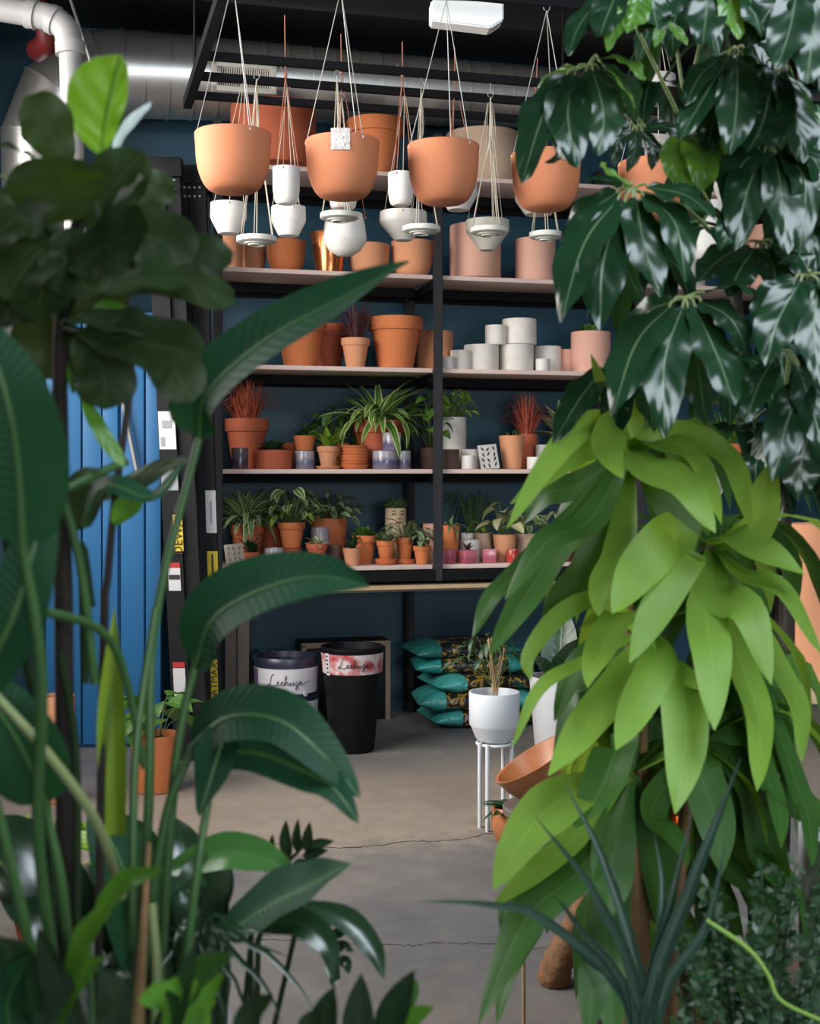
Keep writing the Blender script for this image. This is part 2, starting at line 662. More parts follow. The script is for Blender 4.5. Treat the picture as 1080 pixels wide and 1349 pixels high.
# ================================================================== shelving rack
Z_SH = [0.926, 1.458, 2.020, 2.540, 3.100]
BAY, DEP = 1.22, 0.61
rack = thing('shelving_rack', 'tall black steel shelving rack with pale boards along the navy wall', 'shelving', S(0, 0, 0), TH)
rack_z0 = 0.80
for k in range(-1, 3):
    for d in (0.0, DEP):
        top = 3.32
        bm = bmesh.new()
        zb = 0.0 if d > 0 else 0.838
        bm_box(bm, (0, 0, (zb + top) / 2), (0.034, 0.05, top - zb))
        bm_box(bm, (0, 0.0, (zb + top) / 2), (0.052, 0.012, top - zb))
        ob('post', finish(bm), M['poststeel'], rack, loc=(k * BAY, d, 0))
for zi, z in enumerate(Z_SH):
    for k in range(-1, 2):
        bx = ob('shelf_board', box_me((BAY - 0.056, DEP - 0.03, 0.024), bevel=0.002), M['shelfwood'], rack, loc=((k + 0.5) * BAY, DEP / 2, z - 0.012))
        for d in (0.40, DEP):
            ob('beam', box_me((BAY - 0.05, 0.03, 0.05)), M['blacksteel'], rack, loc=((k + 0.5) * BAY, d + 0.01, z - 0.052))
for k in range(-1, 3):
    for z in Z_SH:
        ob('side_brace', box_me((0.03, DEP - 0.05, 0.04)), M['blacksteel'], rack, loc=(k * BAY, DEP / 2, z - 0.05))
for k in range(-1, 2):
    ob('bottom_rail', box_me((BAY, 0.04, 0.055)), M['blacksteel'], rack, loc=((k + 0.5) * BAY, 0.0, 0.868))

# ================================================================== workbench under it
bench = thing('workbench', 'low dark workbench with raw wood edge beneath the shelving rack', 'workbench', S(0.6, 0, 0), TH)
ob('worktop', box_me((3.5, 0.63, 0.035)), M['benchwood'], bench, loc=(0.17, 0.255, 0.806))
ob('edge_strip', box_me((3.5, 0.014, 0.022)), M['rawwood'], bench, loc=(0.17, -0.067, 0.812))
for x in (-1.69, 1.85):
    for y in (-0.03, 0.53):
        ob('leg', box_me((0.06, 0.05, 0.788)), M['legwood'], bench, loc=(x, y, 0.394))

# ================================================================== air duct
M['galv'] = mat('galvanised_steel', (0.74, 0.72, 0.68), 0.34, metal=0.85, var=0.22, scale=5, bump=0.04, bscale=14)
M['galvseam'] = mat('galvanised_seam', (0.60, 0.58, 0.54), 0.4, metal=0.8, var=0.1)
duct = thing('air_duct', 'large galvanised spiral air duct running under the ceiling along the back wall', 'duct', S(-1.6, 0.44, 3.66), TH)
def duct_ring(t):
    # tapered: wide at the left elbow, narrower to the right
    f = (t + 1.6) / 2.5
    r = 0.236 + (0.170 - 0.236) * min(f, 1.6)
    return r, 3.655 + 0.05 * f
segs = []
t = -1.72
i = 0
while t < 4.0:
    t2 = min(t + 0.133, 4.05)
    r1, z1 = duct_ring(t)
    r2, z2 = duct_ring(t2)
    bm = bmesh.new()
    bm_tube(bm, [(0, 0, z1 - 3.66), (t2 - t, 0, z2 - 3.66)], [r1, r2], 28, caps=False)
    bm_tube(bm, [(t2 - t - 0.009, 0, z2 - 3.66), (t2 - t + 0.002, 0, z2 - 3.66)], [r2 + 0.007, r2 + 0.007], 28, caps=False)
    ob('duct_section', finish(bm, angle=30), M['galv'], duct, loc=(t + 1.6, 0, 0))
    t = t2
r0, z0 = duct_ring(-1.72)
cx = -1.72 + 1.6
el = [(cx + 0.02, 0, -0.005), (cx - 0.10, 0, -0.01), (cx - 0.33, 0, -0.16), (cx - 0.42, 0, -0.40), (cx - 0.42, 0, -0.62), (cx - 0.42, 0, -1.5)]
for a in range(len(el) - 1):
    A, B = Vector(el[a]), Vector(el[a + 1])
    # mitred gore between bisecting planes
    def ring(i):
        p = Vector(el[i])
        if i == 0:
            tdir = Vector((-1, 0, 0))
        elif i == len(el) - 1:
            tdir = Vector((0, 0, -1))
        else:
            tdir = ((Vector(el[i + 1]) - p).normalized() + (p - Vector(el[i - 1])).normalized()).normalized()
        u = Vector((0, 1, 0))
        w = tdir.cross(u).normalized()
        return [p + (u * math.cos(q * 2 * PI / 28) + w * math.sin(q * 2 * PI / 28)) * (r0 - 0.01 * i) for q in range(28)]
    bm = bmesh.new()
    ra = [bm.verts.new(v) for v in ring(a)]
    rb = [bm.verts.new(v) for v in ring(a + 1)]
    for q in range(28):
        w = (q + 1) % 28
        bm.faces.new((ra[q], ra[w], rb[w], rb[q]))
    bm_tube_pts = [(Vector(v)) for v in ring(a)]
    # raised lock seam
    cen = Vector(el[a])
    rs = [bm.verts.new(cen + (v - cen) * 1.025) for v in bm_tube_pts]
    dirv = (B - A).normalized() * 0.012
    rt = [bm.verts.new(cen + (v - cen) * 1.025 + dirv) for v in bm_tube_pts]
    for q in range(28):
        w = (q + 1) % 28
        bm.faces.new((rs[q], rs[w], rt[w], rt[q]))
        bm.faces.new((rs[q], rs[w], ra[w], ra[q]))
    ob('elbow_gore', finish(bm, angle=25), M['galv'], duct)

# air register on the duct
M['register'] = mat('cream_register', (0.70, 0.66, 0.58), 0.5)
pc = S(tpx(322, 0.18), 0.18, zpx(102, S(tpx(322, 0.18), 0.18, 0).y))
reg = thing('air_register', 'cream slotted air register on the front of the galvanised duct', 'vent', pc, TH)
rw, rh = 0.355, 0.165
for dz in (-1, 1):
    ob('frame_bar', box_me((rw, 0.05, 0.03), bevel=0.004), M['register'], reg, loc=(0, 0.02, dz * (rh / 2 - 0.015)))
for dx in (-1, 1):
    ob('frame_bar', box_me((0.03, 0.05, rh), bevel=0.004), M['register'], reg, loc=(dx * (rw / 2 - 0.015), 0.02, 0))
ob('backing', box_me((rw - 0.03, 0.01, rh - 0.03)), M['blacksteel'], reg, loc=(0, 0.036, 0))
sl = box_me((0.0065, 0.012, rh - 0.06))
for k in range(24):
    ob('slat', sl, M['register'], reg, loc=(-rw / 2 + 0.036 + k * (rw - 0.072) / 23, 0.024, 0))
ob('cross_bar', box_me((rw - 0.05, 0.012, 0.008)), M['register'], reg, loc=(0, 0.02, 0))

# ================================================================== white pipe
M['pvc'] = mat('white_pipe', (0.46, 0.45, 0.44), 0.4, var=0.05)
ZP = 6.15
pipe = thing('drain_pipe', 'white drain pipe with elbow hanging in front of the duct at upper left', 'pipe', P(93, 60, ZP))
o0 = P(93, 60, ZP)
def pl(px, py, z=ZP):
    return P(px, py, z) - o0
ob('pipe_run', tube_me([pl(-120, -8), pl(46, 19)], 0.060, 20), M['pvc'], pipe)
ob('pipe_elbow', tube_me(spline([pl(46, 19), pl(68, 24), pl(86, 38), pl(92, 60)], 10), 0.063, 20), M['pvc'], pipe)
ob('pipe_drop', tube_me([pl(92, 60), pl(100, 330)], 0.052, 20), M['pvc'], pipe)
for a, b in (((36, 17), (48, 20)), ((66, 24), (74, 28)), ((92, 56), (93, 72))):
    ob('coupling', tube_me([pl(*a), pl(*b)], 0.071, 20), M['pvc'], pipe)
ob('strap', tube_me([pl(40, 40), pl(41, -60)], 0.008, 8), M['blacksteel'], pipe)

M['redpaint'] = mat('red_paint', (0.14, 0.012, 0.012), 0.5)
rp_ = thing('sprinkler_pipe', 'dark red sprinkler pipe above the white drain pipe', 'pipe', P(60, 10, 6.45))
ob('pipe', tube_me([P(30, -30, 6.45) - P(60, 10, 6.45), P(62, 36, 6.45) - P(60, 10, 6.45)], 0.055, 16), M['redpaint'], rp_)
ob('elbow', tube_me(spline([P(62, 36, 6.45) - P(60, 10, 6.45), P(64, 56, 6.5) - P(60, 10, 6.45), P(50, 66, 6.7) - P(60, 10, 6.45)], 6), 0.06, 16), M['redpaint'], rp_)
rod = thing('hanger_rod', 'thin bare steel hanger rod in front of the wide duct', 'rod', P(112, 60, 6.4))
ob('rod', tube_me([P(80, -40, 6.4) - P(112, 60, 6.4), P(121, 86, 6.4) - P(112, 60, 6.4)], 0.008, 8), M['wire'], rod)
ob('clip', tube_me([P(119, 80, 6.4) - P(112, 60, 6.4), P(124, 95, 6.4) - P(112, 60, 6.4)], 0.016, 8), M['wire'], rod)

# ================================================================== hanging steel rack
ZR = 3.197
hr = thing('ceiling_rack', 'black steel ladder rack hung below the ceiling holding the hanging pots', 'rack', S(-1.44, -0.84, ZR), TH)
LEN = 3.7
def bar(d, zoff=0.0, h=0.034):
    ob('cross_bar', box_me((LEN, 0.03, h)), M['blacksteel'], hr, loc=(LEN / 2, d + 0.84, zoff))
BARS = (-0.84, -1.14, -1.43, -2.38)
for d in BARS:
    bar(d)
for t in (0.0, 3.66):
    ob('side_bar', box_me((0.04, 1.9, 0.05)), M['blacksteel'], hr, loc=(t, -0.80, 0.0))
for t in (0.02, 1.85, 3.66):
    for d in (0.0, -1.55):
        ob('hanger', tube_me([(t, d, 0), (t, d, CEIL - ZR)], 0.007, 6), M['blacksteel'], hr)

# ================================================================== light fixture
zf = 5.05
lc = P(615, 20, zf)
fx = thing('ceiling_light', 'white box light fixture with a sloped end among the hanging pots', 'light', lc, 0.08)
bm = bmesh.new()
w, dpt, h = 0.285, 0.07, 0.10
pr = [(-w / 2, h / 2), (w / 2, h / 2), (w / 2, -h / 2 + 0.03), (w / 2 - 0.05, -h / 2 - 0.004), (-w / 2, -h / 2 + 0.018)]
fa = [bm.verts.new((x, -0.02, z)) for x, z in pr]
fb = [bm.verts.new((x, dpt, z)) for x, z in pr]
bm.faces.new(fa)
bm.faces.new(fb[::-1])
for i in range(len(pr)):
    j = (i + 1) % len(pr)
    bm.faces.new((fa[i], fb[i], fb[j], fa[j]))
bmesh.ops.bevel(bm, geom=bm.edges[:], offset=0.006, segments=2, affect='EDGES')
M['lampwhite'] = mat('lamp_housing', (0.82, 0.82, 0.80), 0.4, var=0.02)
ob('housing', finish(bm), M['lampwhite'], fx)
ob('cover', box_me((w * 0.9, dpt * 0.8, 0.02), bevel=0.004), M['plasticwhite'], fx, loc=(0, dpt / 2, h / 2 + 0.03))
for x in (-0.1, 0.1):
    ob('hanger', tube_me([(x, dpt / 2, h / 2), (x, dpt / 2, CEIL - lc.z)], 0.004, 6), M['blacksteel'], fx)
# ================================================================== pots, plants on the shelves
def prof_rim(R, H):
    """classic flower pot with a collar"""
    return [(0, 0), (0.60 * R, 0), (0.64 * R, 0.02 * H), (0.885 * R, 0.74 * H), (0.885 * R, 0.745 * H), (0.975 * R, 0.75 * H), (0.985 * R, 0.765 * H), (1.0 * R, 0.985 * H), (0.985 * R, H),
            (0.90 * R, H), (0.885 * R, 0.985 * H), (0.82 * R, 0.76 * H), (0.80 * R, 0.74 * H), (0, 0.74 * H)]


def prof_cyl(R, H, tap=1.0):
    b = R * tap
    return [(0, 0), (b * 0.93, 0), (b * 0.985, 0.012 * H), (b, 0.04 * H), (R, 0.985 * H), (R * 0.985, H), (R * 0.90, H), (R * 0.885, 0.985 * H), (b * 0.87, 0.80 * H), (0, 0.80 * H)]


def prof_bowl(R, H):
    o = [(0, 0), (0.50 * R, 0)]
    for i in range(1, 9):
        a = i / 8 * PI / 2
        o.append((0.50 * R + 0.46 * R * math.sin(a), 0.62 * H * (1 - math.cos(a))))
    o += [(R, 0.985 * H), (0.985 * R, H), (0.915 * R, H), (0.90 * R, 0.985 * H), (0.86 * R, 0.70 * H), (0, 0.70 * H)]
    return o


def prof_facet(R, H):
    return [(0, 0), (0.52 * R, 0), (0.95 * R, 0.42 * H), (R, 0.66 * H), (0.93 * R, H), (0.83 * R, H), (0.84 * R, 0.75 * H), (0, 0.72 * H)]


def prof_saucer(R, H):
    return [(0, 0), (0.80 * R, 0), (0.86 * R, 0.1 * H), (R, 0.9 * H), (0.99 * R, H), (0.93 * R, H), (0.82 * R, 0.35 * H), (0, 0.3 * H)]


def prof_taper(R, H):
    return prof_cyl(R, H, 0.72)


PROF = dict(rim=prof_rim, cyl=prof_cyl, bowl=prof_bowl, facet=prof_facet, saucer=prof_saucer, taper=prof_taper)
FILL = dict(rim=0.82, cyl=0.86, bowl=0.86, facet=0.80, taper=0.86)


def glaze_material(name, top, bottom, drip):
    m, nt, p = newmat(name)
    L = nt.links
    tc = N(nt, 'ShaderNodeTexCoord')
    mp = N(nt, 'ShaderNodeMapping')
    mp.inputs['Scale'].default_value = (70, 70, 7)
    L.new(tc.outputs['Object'], mp.inputs['Vector'])
    nz = N(nt, 'ShaderNodeTexNoise', Scale=1.0, Detail=4.0)
    L.new(mp.outputs['Vector'], nz.inputs['Vector'])
    sp = N(nt, 'ShaderNodeSeparateXYZ')
    L.new(tc.outputs['Generated'], sp.inputs['Vector'])
    ad = N(nt, 'ShaderNodeMath', operation='MULTIPLY_ADD')
    L.new(nz.outputs['Fac'], ad.inputs[0])
    ad.inputs[1].default_value = 0.7
    L.new(sp.outputs['Z'], ad.inputs[2])
    rp = N(nt, 'ShaderNodeValToRGB')
    cr = rp.color_ramp
    cr.elements[0].position = 0.30
    cr.elements[0].color = rgba(bottom)
    cr.elements[1].position = 1.25
    cr.elements[1].color = rgba(top)
    e = cr.elements.new(0.72)
    e.color = rgba(drip)
    L.new(ad.outputs[0], rp.inputs['Fac'])
    L.new(rp.outputs['Color'], p.inputs['Base Color'])
    p.inputs['Roughness'].default_value = 0.2
    return m


M['glaze_violet'] = glaze_material('violet_glaze', (0.34, 0.32, 0.36), (0.20, 0.165, 0.24), (0.09, 0.085, 0.16))
M['glaze_blue'] = glaze_material('blue_glaze', (0.36, 0.33, 0.36), (0.24, 0.20, 0.26), (0.12, 0.14, 0.24))
M['glaze_dark'] = glaze_material('dark_glaze', (0.13, 0.11, 0.13), (0.16, 0.08, 0.06), (0.05, 0.04, 0.06))
M['glaze_pink'] = glaze_material('pink_glaze', (0.52, 0.16, 0.20), (0.46, 0.11, 0.16), (0.40, 0.09, 0.14))
M['glaze_red'] = mat('red_glaze', (0.45, 0.05, 0.04), 0.2)
M['glaze_plum'] = mat('plum_glaze', (0.09, 0.018, 0.028), 0.2)

# ---- small leaves
def leaf_me(kind, droop=0.4, w=0.3, n=6, fold=0.15, wave=0.0, k=4):
    """unit leaf: base at the origin, running along +Y, bending down by droop; uv set for the leaf materials"""
    bm = bmesh.new()
    uvl = bm.loops.layers.uv.new('UVMap')
    rows = []
    for i in range(n + 1):
        v = i / n
        if kind == 'oval':
            ww = math.sin(PI * min(1, v ** 0.8)) ** 0.75
        elif kind == 'heart':
            ww = math.sin(PI * v ** 0.55) ** 0.7
        elif kind == 'strap':
            ww = min(1, (v * 6 + 0.35)) * (1 - v ** 3) ** 0.8
        elif kind == 'spoon':
            ww = math.sin(PI * v ** 1.5) ** 0.8
        else:
            ww = math.sin(PI * v ** 0.7) ** 0.9
        ww = max(ww, 0.04 if 0 < i < n else 0.015)
        ang = droop * v
        if i == 0:
            y, z = 0.0, 0.0
        else:
            y += math.cos(droop * (v - 0.5 / n) * 1.6) / n
            z -= math.sin(droop * (v - 0.5 / n) * 1.6) / n
        row = []
        for j in range(k + 1):
            s = -1 + 2 * j / k
            row.append((bm.verts.new((s * ww * w * 0.5, y, z + abs(s) * ww * w * fold + wave * math.sin(v * 14 + s * 2) * abs(s))), (0.5 + s * 0.5, v)))
        rows.append(row)
    for a, b in zip(rows, rows[1:]):
        for j in range(k):
            f = bm.faces.new((a[j][0], a[j + 1][0], b[j + 1][0], b[j][0]))
            uvs = (a[j][1], a[j + 1][1], b[j + 1][1], b[j][1])
            for lp, uvv in zip(f.loops, uvs):
                lp[uvl].uv = uvv
    return finish(bm, angle=180)


LEAF = {}
LM = {}
LM['green'] = leafmat('leaf_green', (0.07, 0.17, 0.028), (0.14, 0.24, 0.07), 0.4, 0.2)
LM['dark'] = leafmat('leaf_dark', (0.022, 0.062, 0.022), (0.07, 0.13, 0.05), 0.35, 0.12)
LM['lime'] = leafmat('leaf_lime', (0.20, 0.36, 0.035), (0.34, 0.46, 0.12), 0.4, 0.3)
LM['varieg'] = leafmat('leaf_variegated', (0.08, 0.17, 0.04), (0.55, 0.6, 0.36), 0.4, 0.2, stripe=((0.60, 0.62, 0.40), 0.30, 0.46), vw=0.05)
LM['silver'] = leafmat('leaf_silver', (0.27, 0.32, 0.20), (0.06, 0.12, 0.04), 0.35, 0.15, stripe=((0.05, 0.11, 0.035), 0.26, 0.40), vw=0.06)
LM['cream'] = leafmat('leaf_cream', (0.50, 0.50, 0.32), (0.30, 0.38, 0.15), 0.4, 0.25, stripe=((0.12, 0.22, 0.05), 0.28, 0.48))
LM['spider'] = leafmat('leaf_spider', (0.08, 0.20, 0.03), (0.5, 0.6, 0.22), 0.4, 0.25, stripe=((0.58, 0.66, 0.28), 0.26, 0.40), vw=0.02, veins=1)
LM['redgrass'] = leafmat('leaf_red_grass', (0.58, 0.15, 0.085), (0.62, 0.22, 0.14), 0.45, 0.3, tcol=(0.7, 0.14, 0.06), veins=1)
LM['maroon'] = leafmat('leaf_maroon', (0.11, 0.04, 0.045), (0.25, 0.13, 0.11), 0.45, 0.12, tcol=(0.25, 0.04, 0.04), veins=1)
LM['stem'] = mat('plant_stem', (0.10, 0.15, 0.04), 0.6, var=0.2)
LM['dry'] = mat('dry_stem', (0.42, 0.30, 0.16), 0.8, var=0.3)
LM['moss'] = mat('moss', (0.10, 0.17, 0.025), 0.9, var=0.5, scale=60)
for kd, w, dr in (('oval', 0.46, 0.5), ('heart', 0.75, 0.6), ('lance', 0.3, 0.7), ('strap', 0.15, 1.15), ('spoon', 0.5, 0.3), ('grass', 0.035, 0.9)):
    LEAF[kd] = [leaf_me('strap' if kd == 'grass' else kd, droop=dr * f, w=w, n=7 if kd in ('strap', 'grass') else 6, wave=0.012 if kd in ('oval', 'lance') else 0) for f in (0.5, 1.0, 1.4)]
_lk = {}


def leaf_mesh(kind, var, mname):
    key = (kind, var, mname)
    if key not in _lk:
        me = LEAF[kind][var].copy()
        me.materials.append(LM[mname])
        _lk[key] = me
    return _lk[key]


def add_leaf(par, kind, mname, base, az, pitch, ln, roll=0.0, var=None, name='leaf'):
    """leaf rooted at base, heading az around Z, raised by pitch, ln long"""
    v = rnd.randrange(3) if var is None else var
    mt = Matrix.Translation(base) @ Matrix.Rotation(az, 4, 'Z') @ Matrix.Rotation(pitch, 4, 'X') @ Matrix.Rotation(roll, 4, 'Y') @ Matrix.Scale(ln, 4)
    return ob(name, leaf_mesh(kind, v, mname), None, par, mat4=mt)


def grow(par, kind, z0, R, hgt, spread, n, mname, name='leaf', front=0.0):
    """foliage of a small plant rooted at height z0 in a pot of radius R"""
    if kind == 'grass':
        bm = bmesh.new()
        for i in range(n):
            az = rnd.uniform(0, 2 * PI)
            out = rnd.uniform(0.15, 1.0) * spread
            h = hgt * rnd.uniform(0.6, 1.2) * (1.05 - 0.5 * (out / spread) ** 2)
            b = Vector((math.cos(az), math.sin(az), 0))
            p0 = b * R * rnd.uniform(0, 0.5) + Vector((0, 0, z0))
            pm = p0 + b * out * 0.45 + Vector((0, 0, h * 0.8))
            pe = p0 + b * out + Vector((0, 0, h * rnd.uniform(0.55, 1.0)))
            q = spline([p0, pm, pe], 6)
            w = rnd.uniform(0.0024, 0.0042)
            sd = b.cross(Vector((0, 0, 1)))
            rows = []
            for k, p in enumerate(q):
                ww = w * (1 - (k / 6) ** 2 * 0.9)
                rows.append((bm.verts.new(p - sd * ww), bm.verts.new(p + Vector((0, 0, ww * 0.8)) * 0.5 + b * ww * 0.6), bm.verts.new(p + sd * ww)))
            for a, c in zip(rows, rows[1:]):
                bm.faces.new((a[0], a[1], c[1], c[0]))
                bm.faces.new((a[1], a[2], c[2], c[1]))
        o = ob('foliage', finish(bm, angle=180), LM[mname], par)
        o['kind'] = 'stuff'
        return
    if kind == 'fern':
        for i in range(n):
            az = 2 * PI * i / n + rnd.uniform(-0.4, 0.4)
            b = Vector((math.cos(az), math.sin(az), 0))
            q = spline([Vector((0, 0, z0)) + b * R * 0.3, Vector((0, 0, z0 + hgt * rnd.uniform(0.6, 1.0))) + b * spread * 0.5, Vector((0, 0, z0 + hgt * rnd.uniform(0.2, 0.8))) + b * spread], 12)
            bm = bmesh.new()
            bm_tube(bm, q, 0.0015, 4)
            sd = b.cross(Vector((0, 0, 1)))
            for k in range(2, 12):
                for s in (-1, 1):
                    ln = 0.022 * (1 - k / 15)
                    e = q[k] + sd * s * ln + b * ln * 0.3
                    m1 = q[k].lerp(e, 0.5)
                    v = [bm.verts.new(x) for x in (q[k], m1 + b * 0.006, e, m1 - b * 0.006 + Vector((0, 0, 0.003)))]
                    bm.faces.new(v)
            ob('frond', finish(bm, angle=180), LM[mname], par)
        return
    bm = bmesh.new()
    any_stem = False
    big = 1.0
    if isinstance(n, tuple):
        n, big = n
    for i in range(n):
        f = (i + 0.5) / n
        az = i * 2.399 + rnd.uniform(-0.3, 0.3)
        if front:
            az = az if rnd.random() > front else rnd.uniform(-PI, 0)
        b = Vector((math.cos(az), math.sin(az), 0))
        if kind in ('strap', 'lance', 'spoon'):
            ln = (spread ** 2 + hgt ** 2) ** 0.5 * rnd.uniform(0.75, 1.05)
            pitch = math.atan2(hgt, spread) * 0.8 + (1 - f) * 0.7
            base = Vector((0, 0, z0)) + b * R * 0.25 * f
            if kind == 'spoon':
                ln *= 0.75
                pitch = 0.2 + (1 - f) * 1.1
            add_leaf(par, kind, mname, base, az - PI / 2, pitch, ln, roll=rnd.uniform(-0.3, 0.3))
        else:
            rr = spread * (0.25 + 0.6 * f ** 0.7)
            h = hgt * (1.0 - 0.65 * f) * rnd.uniform(0.75, 1.05)
            e = Vector((0, 0, z0 + h)) + b * rr
            r0_ = Vector((0, 0, z0)) + b * R * 0.2
            bm_tube(bm, spline([r0_, r0_.lerp(e, 0.5) + Vector((0, 0, h * 0.2)), e], 4), 0.0022, 4)
            any_stem = True
            ln = max(spread, hgt) * rnd.uniform(0.42, 0.62) * big
            add_leaf(par, kind, mname, e, az - PI / 2, rnd.uniform(-0.5, 0.35), ln, roll=rnd.uniform(-0.5, 0.5))
    if any_stem:
        o = ob('stem', finish(bm, angle=180), LM['stem'], par)
    else:
        bm.free()


def shelf_pot(name, label, cat, px, w, ytop, zb, d, m, prof='cyl', group=None, soil=False, foliage=None, ybase=None, saucer=0, n=36, collar=None):
    """one pot standing at height zb, seen at column px, w pixels wide, its top seen at row ytop.
    foliage: list of (kind, top row, half spread in pixels, count, material)"""
    t = tpx(px, d)
    zb += 0.0008
    c = S(t, d, zb)
    R = w * 0.5 * c.y / F
    ztop = zpx(ytop, c.y)
    sz = 0.0
    H = ztop - zb
    th = thing(name, label, cat, (c.x, c.y, zb), rnd.uniform(0, 6.28), group)
    parts_needed = soil or foliage or saucer or collar
    if saucer:
        for k in range(saucer):
            ob('saucer', lathe(prof_saucer(R * (1.12 - 0.0 * k), 0.016), 28), m, th, loc=(0, 0, k * 0.009))
        sz = 0.006 + 0.009 * (saucer - 1)
        H -= sz
    H = max(H, 0.03)
    if prof == 'box':
        me = box_me((R * 1.8, R * 1.8, H), bevel=0.006, c=(0, 0, H / 2))
    else:
        me = lathe(PROF[prof](R, H), n)
    ob('pot', me, m, th, loc=(0, 0, sz))
    if soil or foliage:
        kz = 0.88 * H + sz if prof != 'box' else H + sz - 0.002
        rs = R * (0.88 if prof in ('cyl', 'rim', 'bowl') else 0.8)
        ob('soil', lathe([(0, 0.006), (rs * 0.6, 0.004), (rs * 0.98, 0), (rs * 0.9, -0.02), (0, -0.02)], 20), M['soil'], th, loc=(0, 0, kz))
        for fo in foliage or []:
            kind, ty, hs, cnt, mn = fo
            hg = zpx(ty, c.y) - zb - kz
            grow(th, kind, kz, R, max(hg, 0.02), hs * c.y / F, cnt, mn)
    return th


A, B, C_, D_, E_ = Z_SH[4], Z_SH[3], Z_SH[2], Z_SH[1], Z_SH[0]
POT = shelf_pot
# ---- top shelf
POT('terracotta_pot', 'large dark terracotta pot on the top shelf behind the first two hanging bowls', 'pot', 360, 112, 142, A, 0.13, M['terra_red'], 'cyl')
POT('terracotta_pot', 'bright orange collared terracotta pot on the top shelf behind a slim hanging white cup', 'pot', 494, 76, 160, A, 0.12, M['terra'], 'rim')
POT('stoneware_pot', 'wide sandy tan pot on the top shelf behind the third hanging bowl', 'pot', 636, 98, 178, A, 0.24, M['tan'], 'cyl')
POT('ceramic_pot', 'cream pot on the top shelf glimpsed through the umbrella tree leaves', 'pot', 872, 62, 178, A, 0.28, M['white'], 'cyl')
# ---- second shelf
POT('terracotta_pot', 'brownish terracotta pot at the far left end of the second shelf from the top', 'pot', 305, 30, 309, B, 0.20, M['terra_pale'], 'cyl')
POT('terracotta_bowl', 'rounded terracotta bowl behind the lowest hanging white disc, second shelf from the top', 'pot', 334, 34, 312, B, 0.34, M['terra_pale'], 'bowl')
POT('terracotta_bowl', 'orange rounded bowl just left of the shiny copper pot', 'pot', 377, 52, 318, B, 0.14, M['terra'], 'bowl')
POT('copper_pot', 'shiny copper pot on the second shelf from the top', 'pot', 433, 50, 307, B, 0.14, M['copper'], 'taper')
POT('terracotta_bowl', 'pale terracotta bowl just right of the shiny copper pot', 'pot', 486, 55, 323, B, 0.16, M['terra_pale'], 'bowl')
POT('terracotta_bowl', 'tan terracotta bowl beside the middle post, second shelf from the top', 'pot', 543, 56, 319, B, 0.14, M['terra_pale'], 'bowl')
POT('clay_cylinder', 'tall wide pink clay cylinder behind the grey hanging cone planter', 'pot', 626, 67, 298, B, 0.14, M['pink'], 'cyl')
POT('clay_cylinder', 'lower pink clay cylinder under a hanging white disc, second shelf from the top', 'pot', 705, 53, 316, B, 0.14, M['pink'], 'cyl')
POT('ceramic_cylinder', 'cream ceramic cylinder seen between umbrella tree leaves, second shelf from the top', 'pot', 897, 62, 306, B, 0.22, M['white'], 'cyl')
POT('clay_cylinder', 'pink clay pot at the right end of the second shelf behind glossy leaves', 'pot', 1010, 60, 300, B, 0.22, M['pink'], 'cyl')
# ---- third shelf
POT('terracotta_pot', 'large collared terracotta pot partly behind the long glossy leaf', 'pot', 396, 68, 422, C_, 0.16, M['terra'], 'rim')
POT('terracotta_pot', 'red terracotta pot behind the small pot of dark grass', 'pot', 432, 52, 428, C_, 0.40, M['terra_red'], 'rim')
POT('potted_grass', 'small terracotta pot of dark maroon grass between two large collared pots', 'plant', 468, 38, 446, C_, 0.10, M['terra_pale'], 'rim', foliage=[('grass', 396, 48, 110, 'maroon')])
POT('terracotta_pot', 'large collared terracotta pot right of the dark maroon grass', 'pot', 521, 72, 419, C_, 0.16, M['terra'], 'rim')
POT('clay_cylinder', 'dusty pink cylinder standing half behind the middle post', 'pot', 572, 47, 437, C_, 0.26, M['terra_pale'], 'cyl')
POT('clay_cylinder', 'salmon clay cylinder at the back beside the white cylinders and middle post', 'pot', 587, 20, 438, C_, 0.46, M['pink'], 'cyl')
gw = 'white cylinders on the third shelf'
POT('ceramic_cylinder', 'tiny white cylinder against the middle post, first of the white row', 'pot', 590, 17, 470, C_, 0.06, M['white'], 'cyl', gw)
POT('ceramic_cylinder', 'small speckled white cylinder, second in the white row from the middle post', 'pot', 607, 28, 462, C_, 0.12, M['speckle'], 'cyl', gw)
POT('ceramic_cylinder', 'medium speckled white cylinder carrying the small cylinder on its rim', 'pot', 634, 46, 455, C_, 0.16, M['speckle'], 'cyl', gw)
q1 = POT('ceramic_cylinder', 'large plain white cylinder at the bottom of the tallest two-high stack', 'pot', 680, 46, 455, C_, 0.16, M['speckle'], 'cyl', gw)
yy = S(tpx(680, 0.16), 0.16, 0).y
zt = zpx(455, yy) + 0.001
POT('ceramic_cylinder', 'large speckled white cylinder stacked on top, highest of the white group', 'pot', 684, 45, 421, zt, 0.16, M['speckle'], 'cyl', gw)
POT('ceramic_cylinder', 'small white cylinder stacked above the white row left of the highest one', 'pot', 653, 28, 429, zpx(455, S(tpx(634, 0.16), 0.16, 0).y) + 0.001, 0.14, M['speckle'], 'cyl', gw)
POT('ceramic_cylinder', 'cream speckled cylinder right of the two-high white stack', 'pot', 721, 36, 457, C_, 0.22, M['speckle'], 'cyl', gw)
POT('ceramic_cylinder', 'smallest white cup in front of the cream speckled cylinder', 'pot', 715, 19, 473, C_, 0.06, M['white'], 'cyl', gw)
POT('clay_cylinder', 'small salmon cylinder between the white cylinders and the mossy pink pot', 'pot', 746, 24, 461, C_, 0.22, M['pink'], 'cyl')
